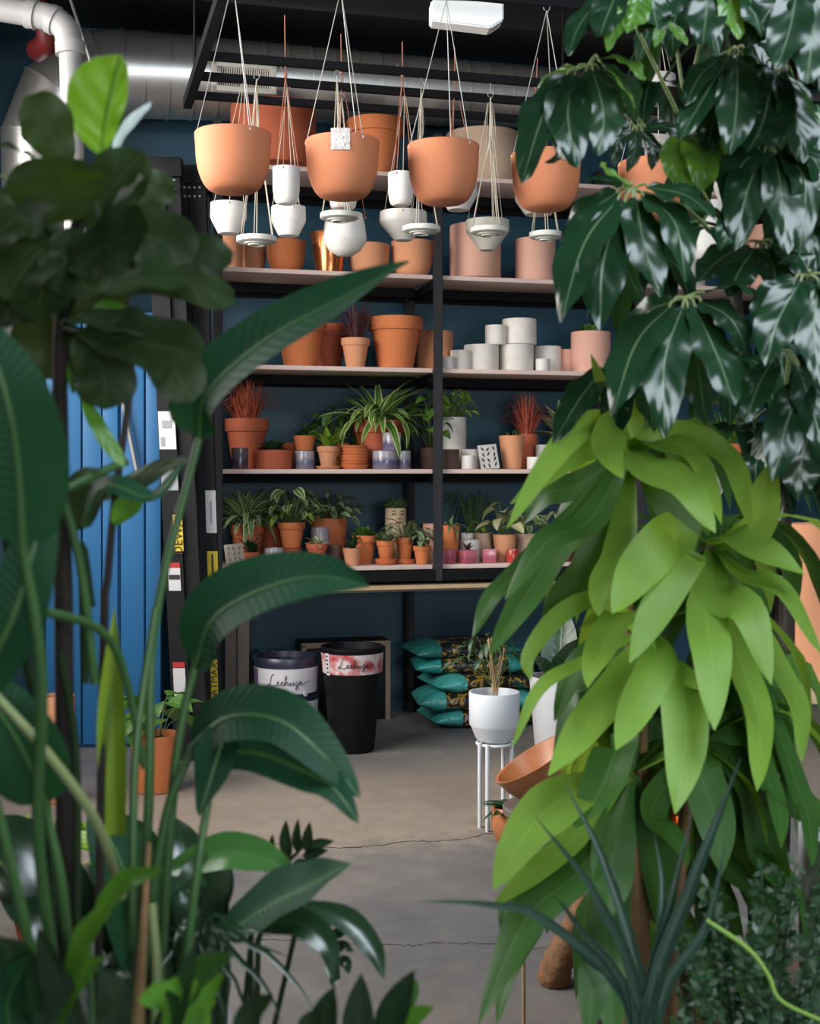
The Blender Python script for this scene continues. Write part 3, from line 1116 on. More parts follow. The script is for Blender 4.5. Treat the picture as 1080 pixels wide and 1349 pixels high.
POT('potted_moss_plant', 'pink clay pot topped with low green leaves on the third shelf', 'plant', 778, 52, 438, C_, 0.14, M['pink'], 'cyl', foliage=[('spoon', 421, 22, 34, 'green')])
# ---- fourth shelf
POT('potted_grass', 'large collared terracotta pot of bright red grass at the left post', 'plant', 325, 58, 552, D_, 0.28, M['terra_red'], 'rim', foliage=[('grass', 502, 52, 190, 'redgrass')])
POT('glazed_cup', 'small dark glazed cup in front of the red grass pot', 'cup', 316, 22, 590, D_, 0.05, M['glaze_dark'], 'cyl')
POT('potted_succulent', 'low wide terracotta bowl with a dark rosette plant', 'plant', 360, 48, 593, D_, 0.12, M['terra_red'], 'cyl', foliage=[('spoon', 574, 20, 26, 'dark')])
POT('terracotta_pot', 'plain red terracotta pot at the back behind the low rosette bowl', 'pot', 383, 30, 583, D_, 0.46, M['terra_red'], 'cyl')
POT('glazed_cup', 'pale blue glazed cup carrying a small terracotta pot on its rim', 'cup', 401, 26, 594, D_, 0.14, M['glaze_blue'], 'cyl')
POT('potted_succulent', 'small terracotta pot with a dark sprig stacked on the pale blue cup', 'plant', 401, 30, 574, zpx(594, S(tpx(401, 0.14), 0.14, 0).y) + 0.001, 0.14, M['terra'], 'taper', foliage=[('lance', 556, 14, 12, 'dark')])
POT('potted_foliage_plant', 'leafy green plant in a terracotta pot behind the small saucered pot', 'plant', 443, 36, 584, D_, 0.40, M['terra'], 'cyl', foliage=[('oval', 536, 40, (40, 0.75), 'green')])
POT('potted_seedling', 'small collared terracotta pot on a saucer beside the saucer stack', 'plant', 432, 29, 588, D_, 0.10, M['terra_pale'], 'rim', saucer=1, foliage=[('lance', 562, 24, 13, 'lime')])
cc = S(tpx(466, 0.12), 0.12, D_)
for k in range(7):
    s_ = ob('saucer', lathe(prof_saucer(0.080 - 0.0012 * (k % 3), 0.0245), 32), M['terra'])
    s_.location = (cc.x + rnd.uniform(-0.002, 0.002), cc.y, D_ + 0.0178 * k)
    tag(s_, ['lowest', 'second lowest', 'third lowest', 'middle', 'third highest', 'second highest', 'topmost'][k] + ' terracotta saucer of the stack in front of the spider plant', 'saucer', 'stacked terracotta saucers')
POT('potted_spider_plant', 'spider plant with striped arching leaves in a large collared terracotta pot', 'plant', 499, 70, 554, D_, 0.27, M['terra_red'], 'rim', foliage=[('strap', 512, 78, 44, 'spider'), ('strap', 488, 40, 30, 'spider')])
gv = 'violet glazed cups on the fourth shelf'
POT('glazed_cup', 'wide violet glazed cup at the bottom of the two-cup stack', 'cup', 507, 33, 594, D_, 0.08, M['glaze_violet'], 'cyl', gv)
POT('glazed_cup', 'violet glazed cup stacked on top in front of the spider plant', 'cup', 516, 25, 570, zpx(594, S(tpx(507, 0.08), 0.08, 0).y) + 0.001, 0.08, M['glaze_violet'], 'cyl', gv)
POT('glazed_cup', 'narrow violet glazed cup standing right of the two-cup stack', 'cup', 531, 20, 594, D_, 0.10, M['glaze_violet'], 'cyl', gv)
POT('potted_vine', 'dark red pot with a climbing vine just left of the middle post', 'plant', 567, 30, 590, D_, 0.22, M['darkpot'], 'cyl', foliage=[('heart', 515, 26, (22, 0.55), 'green')])
POT('clay_pot', 'dark brown clay pot half behind the middle post on the fourth shelf', 'pot', 590, 30, 592, D_, 0.10, M['darkpot'], 'cyl')
POT('potted_fern', 'tall square white planter with bright green crinkled leaves beside the middle post', 'plant', 596, 36, 550, D_, 0.30, M['speckle'], 'cyl', foliage=[('oval', 508, 34, (34, 0.55), 'lime'), ('oval', 520, 22, (12, 0.7), 'lime')])
POT('ceramic_cup', 'white ceramic cup behind the smaller cup beside the leaf print card', 'cup', 621, 26, 592, D_, 0.18, M['white'], 'cyl')
POT('ceramic_cup', 'small white ceramic cup in front, left of the leaf print card', 'cup', 617, 19, 600, D_, 0.06, M['white'], 'cyl')
POT('potted_succulent', 'pale terracotta pot with a drooping sprig right of the leaf print card', 'plant', 674, 34, 574, D_, 0.16, M['terra_pale'], 'taper', foliage=[('oval', 566, 15, 9, 'green')])
POT('potted_grass', 'narrow terracotta pot of red orange grass on the right half of the fourth shelf', 'plant', 694, 28, 572, D_, 0.36, M['terra_red'], 'cyl', foliage=[('grass', 518, 48, 120, 'redgrass')])
POT('ceramic_cup', 'white cup behind, right of the red orange grass', 'cup', 714, 18, 586, D_, 0.24, M['white'], 'cyl')
POT('ceramic_cup', 'low white cup in front, below the red orange grass', 'cup', 706, 24, 602, D_, 0.08, M['white'], 'cyl')
POT('potted_palm', 'potted plant with thin pale fronds behind the lime dracaena, fourth shelf', 'plant', 957, 60, 585, D_, 0.26, M['terra'], 'cyl', foliage=[('grass', 535, 70, 110, 'lime')])
POT('potted_foliage_plant', 'leafy plant on the fourth shelf between red grass and the umbrella tree', 'plant', 745, 40, 580, D_, 0.40, M['terra'], 'cyl', foliage=[('lance', 530, 34, 18, 'varieg')])
# ---- bottom shelf
POT('potted_foliage_plant', 'bushy plant with thin cream edged leaves at the left post, bottom shelf', 'plant', 326, 46, 690, E_, 0.34, M['terra_red'], 'rim', foliage=[('strap', 628, 38, 60, 'varieg'), ('strap', 650, 40, 40, 'varieg')])
POT('potted_seedling', 'small red pot with dark trailing leaves behind the patterned card', 'plant', 331, 22, 727, E_, 0.16, M['terra_red'], 'cyl', foliage=[('lance', 704, 20, 12, 'dark')])
cc = S(tpx(384, 0.20), 0.20, E_)
yc = cc.y
for k in range(5):
    s_ = ob('saucer', lathe(prof_saucer(0.058, 0.0225), 30), M['terra_red'])
    s_.location = (cc.x, cc.y, E_ + 0.0178 * k)
    tag(s_, ['lowest', 'second', 'middle', 'fourth', 'topmost'][k] + ' saucer of the stack under the broad leaved plant', 'saucer', 'saucers under the broad leaved plant')
POT('potted_foliage_plant', 'broad leaved plant in a collared terracotta pot on a saucer stack', 'plant', 384, 36, 688, E_ + 0.0178 * 5 + 0.006, 0.20, M['terra'], 'rim', foliage=[('oval', 640, 40, (30, 0.9), 'varieg'), ('oval', 666, 38, (14, 0.9), 'lime')])
POT('terracotta_pot', 'dark terracotta pot at the back, left of the broad leaved plant', 'pot', 361, 36, 692, E_, 0.46, M['terra_red'], 'cyl')
POT('glazed_cup', 'lavender glazed cup at the front beside the lower saucer stack', 'cup', 361, 25, 722, E_, 0.06, M['glaze_blue'], 'cyl')
POT('potted_foliage_plant', 'plant with silver mottled leaves in a wide terracotta bowl at the back', 'plant', 433, 48, 682, E_, 0.44, M['terra'], 'bowl', foliage=[('oval', 648, 44, (34, 0.9), 'silver'), ('oval', 668, 40, (14, 0.9), 'varieg')])
POT('glazed_cup', 'violet glazed cup standing at the back behind the white flowering pot', 'cup', 421, 24, 695, E_, 0.30, M['glaze_violet'], 'cyl')
POT('potted_seedling', 'collared terracotta pot with pale seedlings on a broad saucer', 'plant', 417, 28, 716, E_, 0.12, M['terra_red'], 'rim', saucer=1, foliage=[('spoon', 700, 14, 10, 'cream')])
POT('clay_pot', 'dark slate pot standing between the seedling pot and the square pale pot', 'pot', 441, 18, 718, E_, 0.20, M['darkpot'], 'cyl')
POT('potted_seedling', 'small square pale clay pot with a dark sprig at the front', 'plant', 464, 25, 722, E_, 0.07, M['terra_pale'], 'taper', foliage=[('lance', 700, 12, 8, 'dark')])
POT('potted_succulent', 'wide collared terracotta pot filled with green succulent tips', 'plant', 480, 32, 705, E_, 0.20, M['terra'], 'rim', foliage=[('spoon', 690, 18, 30, 'green')])
POT('potted_succulent', 'collared terracotta pot on two saucers with blue green rosettes', 'plant', 508, 25, 712, E_, 0.09, M['terra'], 'rim', saucer=3, foliage=[('spoon', 697, 17, 24, 'silver')])
POT('potted_foliage_plant', 'collared terracotta pot with long silver striped leaves near the middle post', 'plant', 533, 24, 708, E_, 0.14, M['terra'], 'rim', saucer=2, foliage=[('oval', 683, 34, 20, 'silver')])
POT('potted_succulent', 'terracotta pot with a trailing succulent at the front beside the middle post', 'plant', 556, 24, 719, E_, 0.07, M['terra'], 'rim', foliage=[('heart', 694, 13, 16, 'silver')])
POT('clay_cylinder', 'dusty pink tall cylinder behind the middle post, bottom shelf', 'pot', 570, 26, 690, E_, 0.34, M['pink'], 'cyl')
POT('potted_spider_plant', 'collared terracotta pot with short striped leaves right of the middle post', 'plant', 593, 26, 692, E_, 0.18, M['terra'], 'taper', foliage=[('strap', 676, 26, 18, 'varieg')])
POT('potted_fern', 'dark curly fern in a low white pot at the back, bottom shelf', 'plant', 622, 30, 702, E_, 0.46, M['white'], 'cyl', foliage=[('fern', 646, 40, 30, 'green')])
gp = 'pink glazed cubes on the bottom shelf'
POT('glazed_cube_pot', 'pink glazed cube touching the middle post', 'pot', 590, 18, 723, E_, 0.07, M['glaze_pink'], 'box', gp)
POT('glazed_cube_pot', 'pink glazed cube with a tiny dark sprig in front of the white pot', 'pot', 616, 21, 724, E_, 0.06, M['glaze_pink'], 'box', gp, foliage=[('lance', 712, 11, 9, 'maroon')])
POT('glazed_cube_pot', 'pink glazed cube beside the pinkish clay pot', 'pot', 644, 20, 723, E_, 0.08, M['glaze_pink'], 'box', gp)
POT('ceramic_cylinder', 'white ceramic pot behind the sprigged pink cube', 'pot', 619, 27, 711, E_, 0.20, M['white'], 'cyl')
POT('potted_foliage_plant', 'beige pot with lime tipped leaves left of the pinkish clay pot', 'plant', 636, 26, 702, E_, 0.30, M['tan'], 'cyl', foliage=[('oval', 684, 22, 12, 'lime')])
POT('potted_caladium', 'pinkish clay pot with pale cream leaves, bottom shelf', 'plant', 665, 32, 704, E_, 0.16, M['terra_pale'], 'taper', foliage=[('heart', 660, 26, 12, 'cream')])
POT('glazed_cup', 'small red glazed cup in front of the pinkish clay pot', 'cup', 675, 16, 724, E_, 0.06, M['glaze_red'], 'cyl')
POT('potted_foliage_plant', 'brown clay pot with arching variegated leaves right of the red cup', 'plant', 694, 28, 703, E_, 0.22, M['tan'], 'cyl', foliage=[('oval', 674, 28, 18, 'varieg')])
POT('potted_caladium', 'pot with a white topped plant seen under the lime dracaena leaves', 'plant', 738, 30, 700, E_, 0.30, M['terra_red'], 'cyl', foliage=[('heart', 664, 20, 9, 'cream')])
for k, (px, nm) in enumerate(((748, 'left'), (765, 'right'))):
    POT('glazed_cup', nm + ' of the two dark plum cups at the front under the dracaena', 'cup', px, 16, 722, E_, 0.06, M['glaze_plum'], 'cyl', 'dark plum cups')

# ---- face planter: modelled nose, painted eyes and lips
c = S(tpx(521, 0.42), 0.42, E_)
fp = thing('face_planter', 'terracotta planter with a painted face and curly green plant as hair', 'planter', c, TH)
R = 0.062
H = zpx(669, c.y) - E_
M['facecream'] = mat('painted_cream', (0.62, 0.47, 0.30), 0.6)
M['ink'] = mat('dark_paint', (0.03, 0.02, 0.02), 0.6)
M['lip'] = mat('lip_paint', (0.30, 0.07, 0.05), 0.6)
ob('pot', lathe([(0, 0), (R * 0.8, 0), (R * 0.95, H * 0.3), (R, H * 0.7), (R * 0.97, H), (R * 0.85, H), (R * 0.8, H * 0.85), (0, H * 0.85)], 32), M['facecream'], fp)
bm = bmesh.new()
bm_tube(bm, [(0, -R - 0.0, H - 0.035), (0, -R - 0.014, H - 0.062)], [0.004, 0.009], 8)
ob('nose', finish(bm), M['facecream'], fp)
for s in (-1, 1):
    bm = bmesh.new()
    bm_tube(bm, spline([(s * 0.014, -R * 0.99, H - 0.038), (s * 0.024, -R * 0.95 - 0.002, H - 0.033), (s * 0.036, -R * 0.82, H - 0.04)], 6), 0.003, 6)
    bm_tube(bm, spline([(s * 0.012, -R * 1.0, H - 0.022), (s * 0.024, -R * 0.96, H - 0.016), (s * 0.038, -R * 0.82, H - 0.022)], 6), 0.002, 6)
    ob('eye', finish(bm), M['ink'], fp)
bm = bmesh.new()
bm_tube(bm, spline([(-0.016, -R * 0.98, H - 0.082), (-0.006, -R * 1.02, H - 0.078), (0, -R * 1.02, H - 0.081), (0.006, -R * 1.02, H - 0.078), (0.016, -R * 0.98, H - 0.082), (0, -R * 1.02, H - 0.089), (-0.016, -R * 0.98, H - 0.082)], 16), 0.0035, 6)
ob('mouth', finish(bm), M['lip'], fp)
grow(fp, 'oval', H - 0.012, R, 0.075, 0.085, (44, 0.5), 'green')

# ---- two little printed cards
def card(label, px, y0, y1, w, zb, d, tilt, paper, seed, ink):
    c = S(tpx(px, d), d, zb)
    h = (y1 - y0) * c.y / F
    ww = w * c.y / F
    t = thing('leaf_print_card', label, 'card', c, TH + 0.1)
    base = Matrix.Rotation(-0.18, 4, 'X') @ Matrix.Rotation(tilt, 4, 'Y')
    ob('card', box_me((ww, 0.004, h), bevel=0.001, c=(0, 0, h / 2)), paper, t, mat4=base)
    bm = bmesh.new()
    r2 = random.Random(seed)
    for i in range(4):
        for j in range(3):
            x = (j - 1) * ww * 0.29 + r2.uniform(-1, 1) * ww * 0.04
            z = h * (0.17 + 0.22 * i) + r2.uniform(-1, 1) * h * 0.03
            a = r2.uniform(-0.9, 0.9)
            l = ww * 0.15
            dx, dz = math.sin(a) * l, math.cos(a) * l
            nx, nz = math.cos(a) * l * 0.36, -math.sin(a) * l * 0.36
            v = [bm.verts.new(q) for q in ((x - dx, -0.0026, z - dz), (x + nx, -0.0026, z + nz), (x + dx, -0.0026, z + dz), (x - nx, -0.0026, z - nz))]
            bm.faces.new(v)
    ob('leaf_print', finish(bm, smooth=False), ink, t, mat4=base)
    # wire easel behind
    ob('easel', tube_me([(-ww * 0.25, 0.02, 0.003), (-ww * 0.25, -0.012, 0.003), (ww * 0.25, -0.012, 0.003), (ww * 0.25, 0.02, 0.003), (0, 0.045, 0.003), (0, 0.02, h * 0.6)], 0.0012, 6), M['blacksteel'], t)


M['paper'] = mat('card_paper', (0.72, 0.70, 0.68), 0.7, var=0.02)
M['paper2'] = mat('card_paper_tan', (0.52, 0.42, 0.33), 0.7, var=0.04)
M['greyink'] = mat('grey_ink', (0.20, 0.18, 0.16), 0.7)
card('white card printed with small dark leaves on the fourth shelf', 646, 584, 617, 27, D_, 0.06, -0.09, M['paper'], 4, M['ink'])
card('tan card printed with grey sprigs leaning at the left post, bottom shelf', 311, 712, 744, 25, E_, 0.05, -0.09, M['paper2'], 9, M['greyink'])
# ================================================================== hanging planters
def snap(px, z, want=None):
    """distance at which column px crosses the rack bar nearest to distance z"""
    k = (px - 540.0) / F
    c = [(d + OY * CU - OX * SU) / (CU - k * SU) for d in ((want,) if want is not None else BARS)]
    return min(c, key=lambda v: abs(v - z))


def cord(par, pts, m, r=0.0016, name='cord'):
    return ob(name, tube_me(pts, r, 6), m, par)


def hook(par, p, m):
    q = []
    for i in range(15):
        a = -0.5 + i / 14 * 4.6
        q.append(Vector(p) + Vector((0.012 * math.cos(a), 0, 0.012 * math.sin(a) + 0.012)))
    ob('hook', tube_me([Vector(p) - Vector((0, 0, 0.012))] + q[::-1][-1:] + q, 0.0016, 6), m, par)


def hang(name, label, px, w, ytop, ybot, z, prof, m, apex, cm, knot=None, phase=0.4, group=None, nco=3, tail=0, rc=0.0016, bar=None, sticker=None):
    """a planter hung on cords: rim seen at row ytop, foot at row ybot, at distance z; apex = (column, row) of the knot or hook, same distance"""
    z = snap(apex[0], z, bar)
    R = w * 0.5 * z / F
    zt, zb = zpx(ytop, z), zpx(ybot, z)
    H = zt - zb
    c = P(px, HOR, z)
    th = thing(name, label, 'planter', (c.x, z, zb), 0, group)
    ob('pot', lathe(prof(R, H), 44), m, th)
    ap = P(apex[0], apex[1], z) - Vector((c.x, z, zb))
    ap.y = 0
    for k in range(nco):
        a = phase + 2 * PI * k / nco
        e = Vector((math.cos(a) * R * 0.97, math.sin(a) * R * 0.97, H - 0.012))
        cord(th, [e, ap], cm, rc)
        ob('knot', tube_me([e - Vector((0, 0, 0.004)), e + Vector((0, 0, 0.006))], 0.0045, 6), M['white'] if cm == M['wire'] else cm, th)
    if knot is not None:
        kp = ap
        ob('cord_knot', lathe([(0, -0.012), (0.008, -0.006), (0.009, 0.004), (0.004, 0.014), (0, 0.016)], 8), cm, th, loc=kp)
        top = P(knot[0], knot[1], z) - Vector((c.x, z, zb))
        top.y = 0
        cord(th, [kp, top], cm, rc * 1.5)
        cord(th, [kp, kp + Vector((-0.016, 0.004, 0.03)), kp + Vector((-0.024, 0, 0.05))], cm, rc)
        if top.z + zb < ZR:
            cord(th, [top, Vector((top.x, top.y, ZR - zb))], M['wire'], 0.0012, 'wire')
    else:
        hook(th, ap, M['wire'])
        if ap.z + zb < ZR:
            cord(th, [ap + Vector((0, 0, 0.02)), Vector((ap.x, 0, ZR - zb))], M['wire'], 0.0012, 'wire')
    for k in range(tail):
        x = rnd.uniform(-0.02, 0.02)
        cord(th, spline([ap, ap + Vector((x, 0.01 * k, -0.08)), ap + Vector((x * 1.6, 0, -0.22 - 0.04 * k))], 6), cm, rc * 0.9)
    if sticker:
        sx, sy, sw, sh = sticker
        a0 = -PI / 2 + sx
        bm = bmesh.new()
        rows = []
        for i in range(5):
            a = a0 + (i / 4 - 0.5) * sw
            rows.append((bm.verts.new((math.cos(a) * (R * 1.006), math.sin(a) * R * 1.006, H * sy)), bm.verts.new((math.cos(a) * (R * 1.012), math.sin(a) * R * 1.012, H * (sy + sh)))))
        for a, b in zip(rows, rows[1:]):
            bm.faces.new((a[0], b[0], b[1], a[1]))
        ob('price_sticker', finish(bm), M['stickermat'], th)
    return th


def sticker_material():
    m, nt, p = newmat('printed_sticker')
    L = nt.links
    tc = N(nt, 'ShaderNodeTexCoord')
    mp = N(nt, 'ShaderNodeMapping')
    mp.inputs['Scale'].default_value = (6, 6, 3)
    L.new(tc.outputs['Generated'], mp.inputs['Vector'])
    nz = N(nt, 'ShaderNodeTexNoise', Scale=3.0, Detail=3.0)
    L.new(mp.outputs['Vector'], nz.inputs['Vector'])
    r = N(nt, 'ShaderNodeValToRGB')
    r.color_ramp.elements[0].position = 0.47
    r.color_ramp.elements[0].color = (0.35, 0.3, 0.27, 1)
    r.color_ramp.elements[1].position = 0.52
    r.color_ramp.elements[1].color = (0.74, 0.72, 0.70, 1)
    L.new(nz.outputs['Fac'], r.inputs['Fac'])
    L.new(r.outputs['Color'], p.inputs['Base Color'])
    p.inputs['Roughness'].default_value = 0.5
    return m


M['stickermat'] = sticker_material()
gb = 'large hanging terracotta bowls'


def hbowl(R, H):
    o = [(0, 0), (0.42 * R, 0), (0.47 * R, 0.01 * H)]
    for i in range(1, 11):
        a = i / 10 * PI / 2
        o.append((0.47 * R + 0.50 * R * math.sin(a), 0.01 * H + 0.70 * H * (1 - math.cos(a)) ** 1.0))
    o += [(R, 0.985 * H), (0.985 * R, H), (0.94 * R, H), (0.92 * R, 0.98 * H), (0.88 * R, 0.72 * H), (0.6 * R, 0.2 * H), (0, 0.1 * H)]
    return o


hang('hanging_terracotta_bowl', 'plain large hanging terracotta bowl at the left end of the row', 307, 101, 176, 254, 4.58, hbowl, M['terra_hang'], (307, -27), M['wire'], phase=3.2, group=gb)
hang('hanging_terracotta_bowl', 'large hanging terracotta bowl with a white price sticker at mid row', 451, 98, 186, 262, 4.66, hbowl, M['terra_hang'], (449, -14), M['wire'], phase=3.25, group=gb, sticker=(0.0, 0.70, 0.5, 0.36))
hang('hanging_terracotta_bowl', 'large hanging terracotta bowl below the white light fixture', 584, 95, 192, 269, 4.72, hbowl, M['terra_hang'], (588, -1), M['wire'], phase=3.4, group=gb)
hang('hanging_terracotta_bowl', 'large hanging terracotta bowl half covered by the umbrella tree leaves', 719, 93, 204, 277, 4.82, hbowl, M['terra_hang'], (720, 14), M['wire'], phase=3.3, group=gb, sticker=(0.45, 0.78, 0.42, 0.34))

gs = 'small white hanging pots'
def hcup(R, H):
    return [(0, 0), (0.62 * R, 0), (0.80 * R, 0.05 * H), (0.90 * R, 0.15 * H), (0.98 * R, 0.40 * H), (R, 0.985 * H), (0.98 * R, H), (0.90 * R, H), (0.88 * R, 0.8 * H), (0, 0.6 * H)]


def hgem(R, H):
    return [(0, 0), (0.56 * R, 0), (0.97 * R, 0.48 * H), (R, 0.56 * H), (0.98 * R, H), (0.90 * R, H), (0.88 * R, 0.7 * H), (0, 0.5 * H)]


def hwide(R, H):
    return [(0, 0), (0.36 * R, 0), (0.94 * R, 0.58 * H), (R, 0.68 * H), (0.98 * R, H), (0.9 * R, H), (0.88 * R, 0.75 * H), (0, 0.5 * H)]


def hglobe(R, H):
    return [(0, 0), (0.34 * R, 0), (0.72 * R, 0.13 * H), (0.96 * R, 0.33 * H), (R, 0.42 * H), (0.92 * R, 0.75 * H), (0.80 * R, H), (0.72 * R, H), (0.7 * R, 0.8 * H), (0, 0.5 * H)]


hang('hanging_white_cup', 'slim white cup hung on red cord between the first two terracotta bowls', 377, 36, 221, 269, 5.42, hcup, M['white'], (376, 100), M['cordred'], bar=-1.43, knot=(375, 20), group=gs)
hang('hanging_white_cup', 'slim white cup hung on red cord between the second and third terracotta bowls', 528, 34, 228, 271, 5.50, hcup, M['white'], (530, 99), M['cordred'], bar=-1.43, knot=(530, 55), group=gs, phase=0.2)
hang('hanging_white_pot', 'faceted white pot below the leftmost hanging terracotta bowl', 301, 48, 268, 308, 5.30, hgem, M['white'], (322, 96), M['cord'], bar=-1.14, phase=0.7, group=gs)
hang('hanging_white_pot', 'faceted white pot directly below the first slim white cup', 380, 46, 273, 311, 5.72, hgem, M['white'], (378, 118), M['cord'], bar=-1.14, phase=0.9, group=gs)
hang('hanging_white_pot', 'wide faceted white pot below the second slim white cup', 531, 63, 280, 317, 5.50, hwide, M['white'], (533, 120), M['cord'], bar=-1.14, phase=0.5, group=gs)
hang('hanging_white_pot', 'rounded globe white pot hanging lowest under the stickered bowl', 454, 58, 282, 337, 5.45, hglobe, M['white'], (450, 95), M['cordred'], bar=-1.14, knot=(449, 45), phase=0.3, group=gs)
hang('hanging_white_cup', 'small white cup peeking out beneath the stickered terracotta bowl', 452, 37, 246, 276, 5.62, hcup, M['white'], (450, 130), M['cord'], bar=-1.14, phase=1.2, group=gs, tail=3)
hang('hanging_white_pot', 'shallow white pot showing behind the foot of the third terracotta bowl', 604, 50, 240, 277, 5.50, hgem, M['white'], (599, 104), M['cordred'], bar=-1.14, knot=(599, 62), group=gs, phase=0.1)
hang('hanging_white_pot', 'shallow white pot showing behind the foot of the half covered terracotta bowl', 709, 62, 245, 283, 5.62, hgem, M['white'], (706, 115), M['cordred'], bar=-1.14, knot=(708, 76), group=gs, phase=0.6)
hang('hanging_grey_planter', 'grey cone shaped planter on bundled cords right of the third terracotta bowl', 642, 58, 291, 330, 5.60, hwide, M['greyware'], (645, 125), M['cord'], bar=-1.14, group=gs, phase=0.7, tail=4)
hang('hanging_white_pot', 'white pot hung high behind the umbrella tree leaves', 868, 44, 100, 132, 5.75, hgem, M['white'], (868, 24), M['wire'], bar=-1.14, group=gs)
hang('hanging_terracotta_bowl', 'terracotta bowl hidden behind the centre of the umbrella tree', 860, 92, 215, 290, 4.95, hbowl, M['terra_hang'], (866, 26), M['wire'], phase=3.3, group=gb)
hang('hanging_white_pot', 'white bell pot hung among the umbrella tree leaves at upper right', 962, 44, 225, 272, 5.3, hgem, M['white'], (966, 92), M['cord'], bar=-1.14, group=gs, phase=0.5)
hang('hanging_white_pot', 'large white pot low behind the umbrella tree leaves', 934, 56, 268, 342, 5.4, hcup, M['white'], (940, 120), M['cord'], bar=-1.14, group=gs, phase=0.2)

gd = 'hanging round discs'
def disc(label, px, w, y, z, apex, phase, tail=2, cm='cord'):
    z = snap(apex[0], z, -1.43)
    R = w * 0.5 * z / F
    zc = zpx(y, z)
    c = P(px, HOR, z)
    th = thing('hanging_disc', label, 'planter', (c.x, z, zc - 0.012), 0, gd)
    ob('plate', lathe([(0, 0), (R * 0.62, 0), (R * 0.64, 0.006), (R * 0.9, 0.006), (R, 0.01), (R, 0.03), (R * 0.95, 0.032), (R * 0.93, 0.022), (0, 0.022)], 40), M['plaster'], th)
    ob('foot_ring', lathe([(R * 0.34, 0.001), (R * 0.34, -0.006), (R * 0.42, -0.006), (R * 0.42, 0.001)], 32), M['plaster'], th)
    ap = P(apex[0], apex[1], z) - Vector((c.x, z, zc - 0.012))
    ap.y = 0
    for k in range(3):
        a = phase + 2 * PI * k / 3
        e = Vector((math.cos(a) * R * 0.9, math.sin(a) * R * 0.9, 0.026))
        e2 = e + Vector((0.012 * math.cos(a + 1.5), 0.012 * math.sin(a + 1.5), 0))
        m1 = ap + Vector((rnd.uniform(-0.006, 0.006), 0, -0.18))
        cord(th, spline([e, m1 * 0.7 + e * 0.3, m1, ap], 10), M[cm], 0.0018)
        cord(th, spline([e2, m1 * 0.7 + e2 * 0.3, m1 + Vector((0.004, 0, 0)), ap], 10), M[cm], 0.0018)
    for k in range(tail):
        x = rnd.uniform(-0.03, 0.03)
        cord(th, spline([ap, ap + Vector((x * 0.4, -0.01, -0.1)), ap + Vector((x, 0, -0.20 - 0.05 * k))], 6), M[cm], 0.0015)
    hook(th, ap, M['wire'])
    cord(th, [ap + Vector((0, 0, 0.02)), Vector((ap.x, 0, ZR - (zc - 0.012)))], M['wire'], 0.0012, 'wire')


disc('white disc tray hung on cords under the leftmost terracotta bowl', 338, 53, 318, 5.05, (338, 104), 0.5, 3)
disc('white disc tray tilted beneath the stickered terracotta bowl', 447, 51, 287, 5.02, (444, 100), 0.9, 3)
disc('white disc tray hung just left of the middle post', 555, 50, 304, 5.15, (555, 114), 0.2, 4)
disc('white disc tray hung in front of the grey cone planter', 644, 50, 306, 5.15, (646, 128), 0.8, 3)
disc('white disc tray hung below the half covered terracotta bowl', 719, 44, 312, 5.2, (716, 120), 0.4, 2)
# ================================================================== things on the floor at the back
M['navyplastic'] = mat('navy_plastic', (0.022, 0.024, 0.045), 0.35, var=0.1)
M['blackplastic'] = mat('black_plastic', (0.005, 0.0053, 0.0065), 0.5, var=0.1, spec=0.2)
M['bandwhite'] = mat('white_paper_band', (0.62, 0.60, 0.63), 0.5, var=0.05)


def floral_material():
    m, nt, p = newmat('red_floral_band')
    L = nt.links
    tc = N(nt, 'ShaderNodeTexCoord')
    nz = N(nt, 'ShaderNodeTexNoise', Scale=13.0, Detail=3.0)
    L.new(tc.outputs['Object'], nz.inputs['Vector'])
    r = N(nt, 'ShaderNodeValToRGB')
    cr = r.color_ramp
    cr.elements[0].position = 0.40
    cr.elements[0].color = (0.42, 0.05, 0.06, 1)
    cr.elements[1].position = 0.58
    cr.elements[1].color = (0.60, 0.52, 0.52, 1)
    e = cr.elements.new(0.49)
    e.color = (0.50, 0.20, 0.20, 1)
    L.new(nz.outputs['Fac'], r.inputs['Fac'])
    L.new(r.outputs['Color'], p.inputs['Base Color'])
    p.inputs['Roughness'].default_value = 0.5
    return m


M['floral'] = floral_material()
M['violetprint'] = mat('violet_print', (0.16, 0.10, 0.20), 0.5, var=0.6, scale=60)

# cursive lettering as a pen stroke, (x, y) in letter heights
SCRIPT = [
    [(0.55, 0.95), (0.50, 1.02), (0.40, 0.95), (0.30, 0.65), (0.18, 0.25), (0.05, 0.08), (-0.08, 0.02), (-0.06, 0.12), (0.10, 0.10), (0.35, 0.0), (0.62, 0.02), (0.80, 0.12),
     (0.95, 0.28), (0.98, 0.38), (0.88, 0.36), (0.84, 0.18), (0.95, 0.06), (1.12, 0.12), (1.28, 0.30), (1.34, 0.36), (1.22, 0.36), (1.18, 0.16), (1.28, 0.05), (1.42, 0.12),
     (1.60, 0.60), (1.66, 0.85), (1.58, 0.80), (1.52, 0.30), (1.50, 0.04), (1.58, 0.26), (1.70, 0.36), (1.76, 0.26), (1.76, 0.08), (1.86, 0.06), (1.98, 0.34), (1.98, 0.10), (2.10, 0.06),
     (2.24, 0.34), (2.24, 0.10), (2.34, 0.08), (2.46, 0.32), (2.60, 0.32), (2.56, 0.10), (2.44, -0.02), (2.60, 0.0), (2.62, -0.20), (2.46, -0.34), (2.44, -0.24), (2.70, 0.06),
     (2.92, 0.34), (2.80, 0.36), (2.74, 0.16), (2.84, 0.06), (2.96, 0.20), (3.02, 0.34), (3.00, 0.10), (3.14, 0.06), (3.40, 0.22), (3.8, 0.30)]]


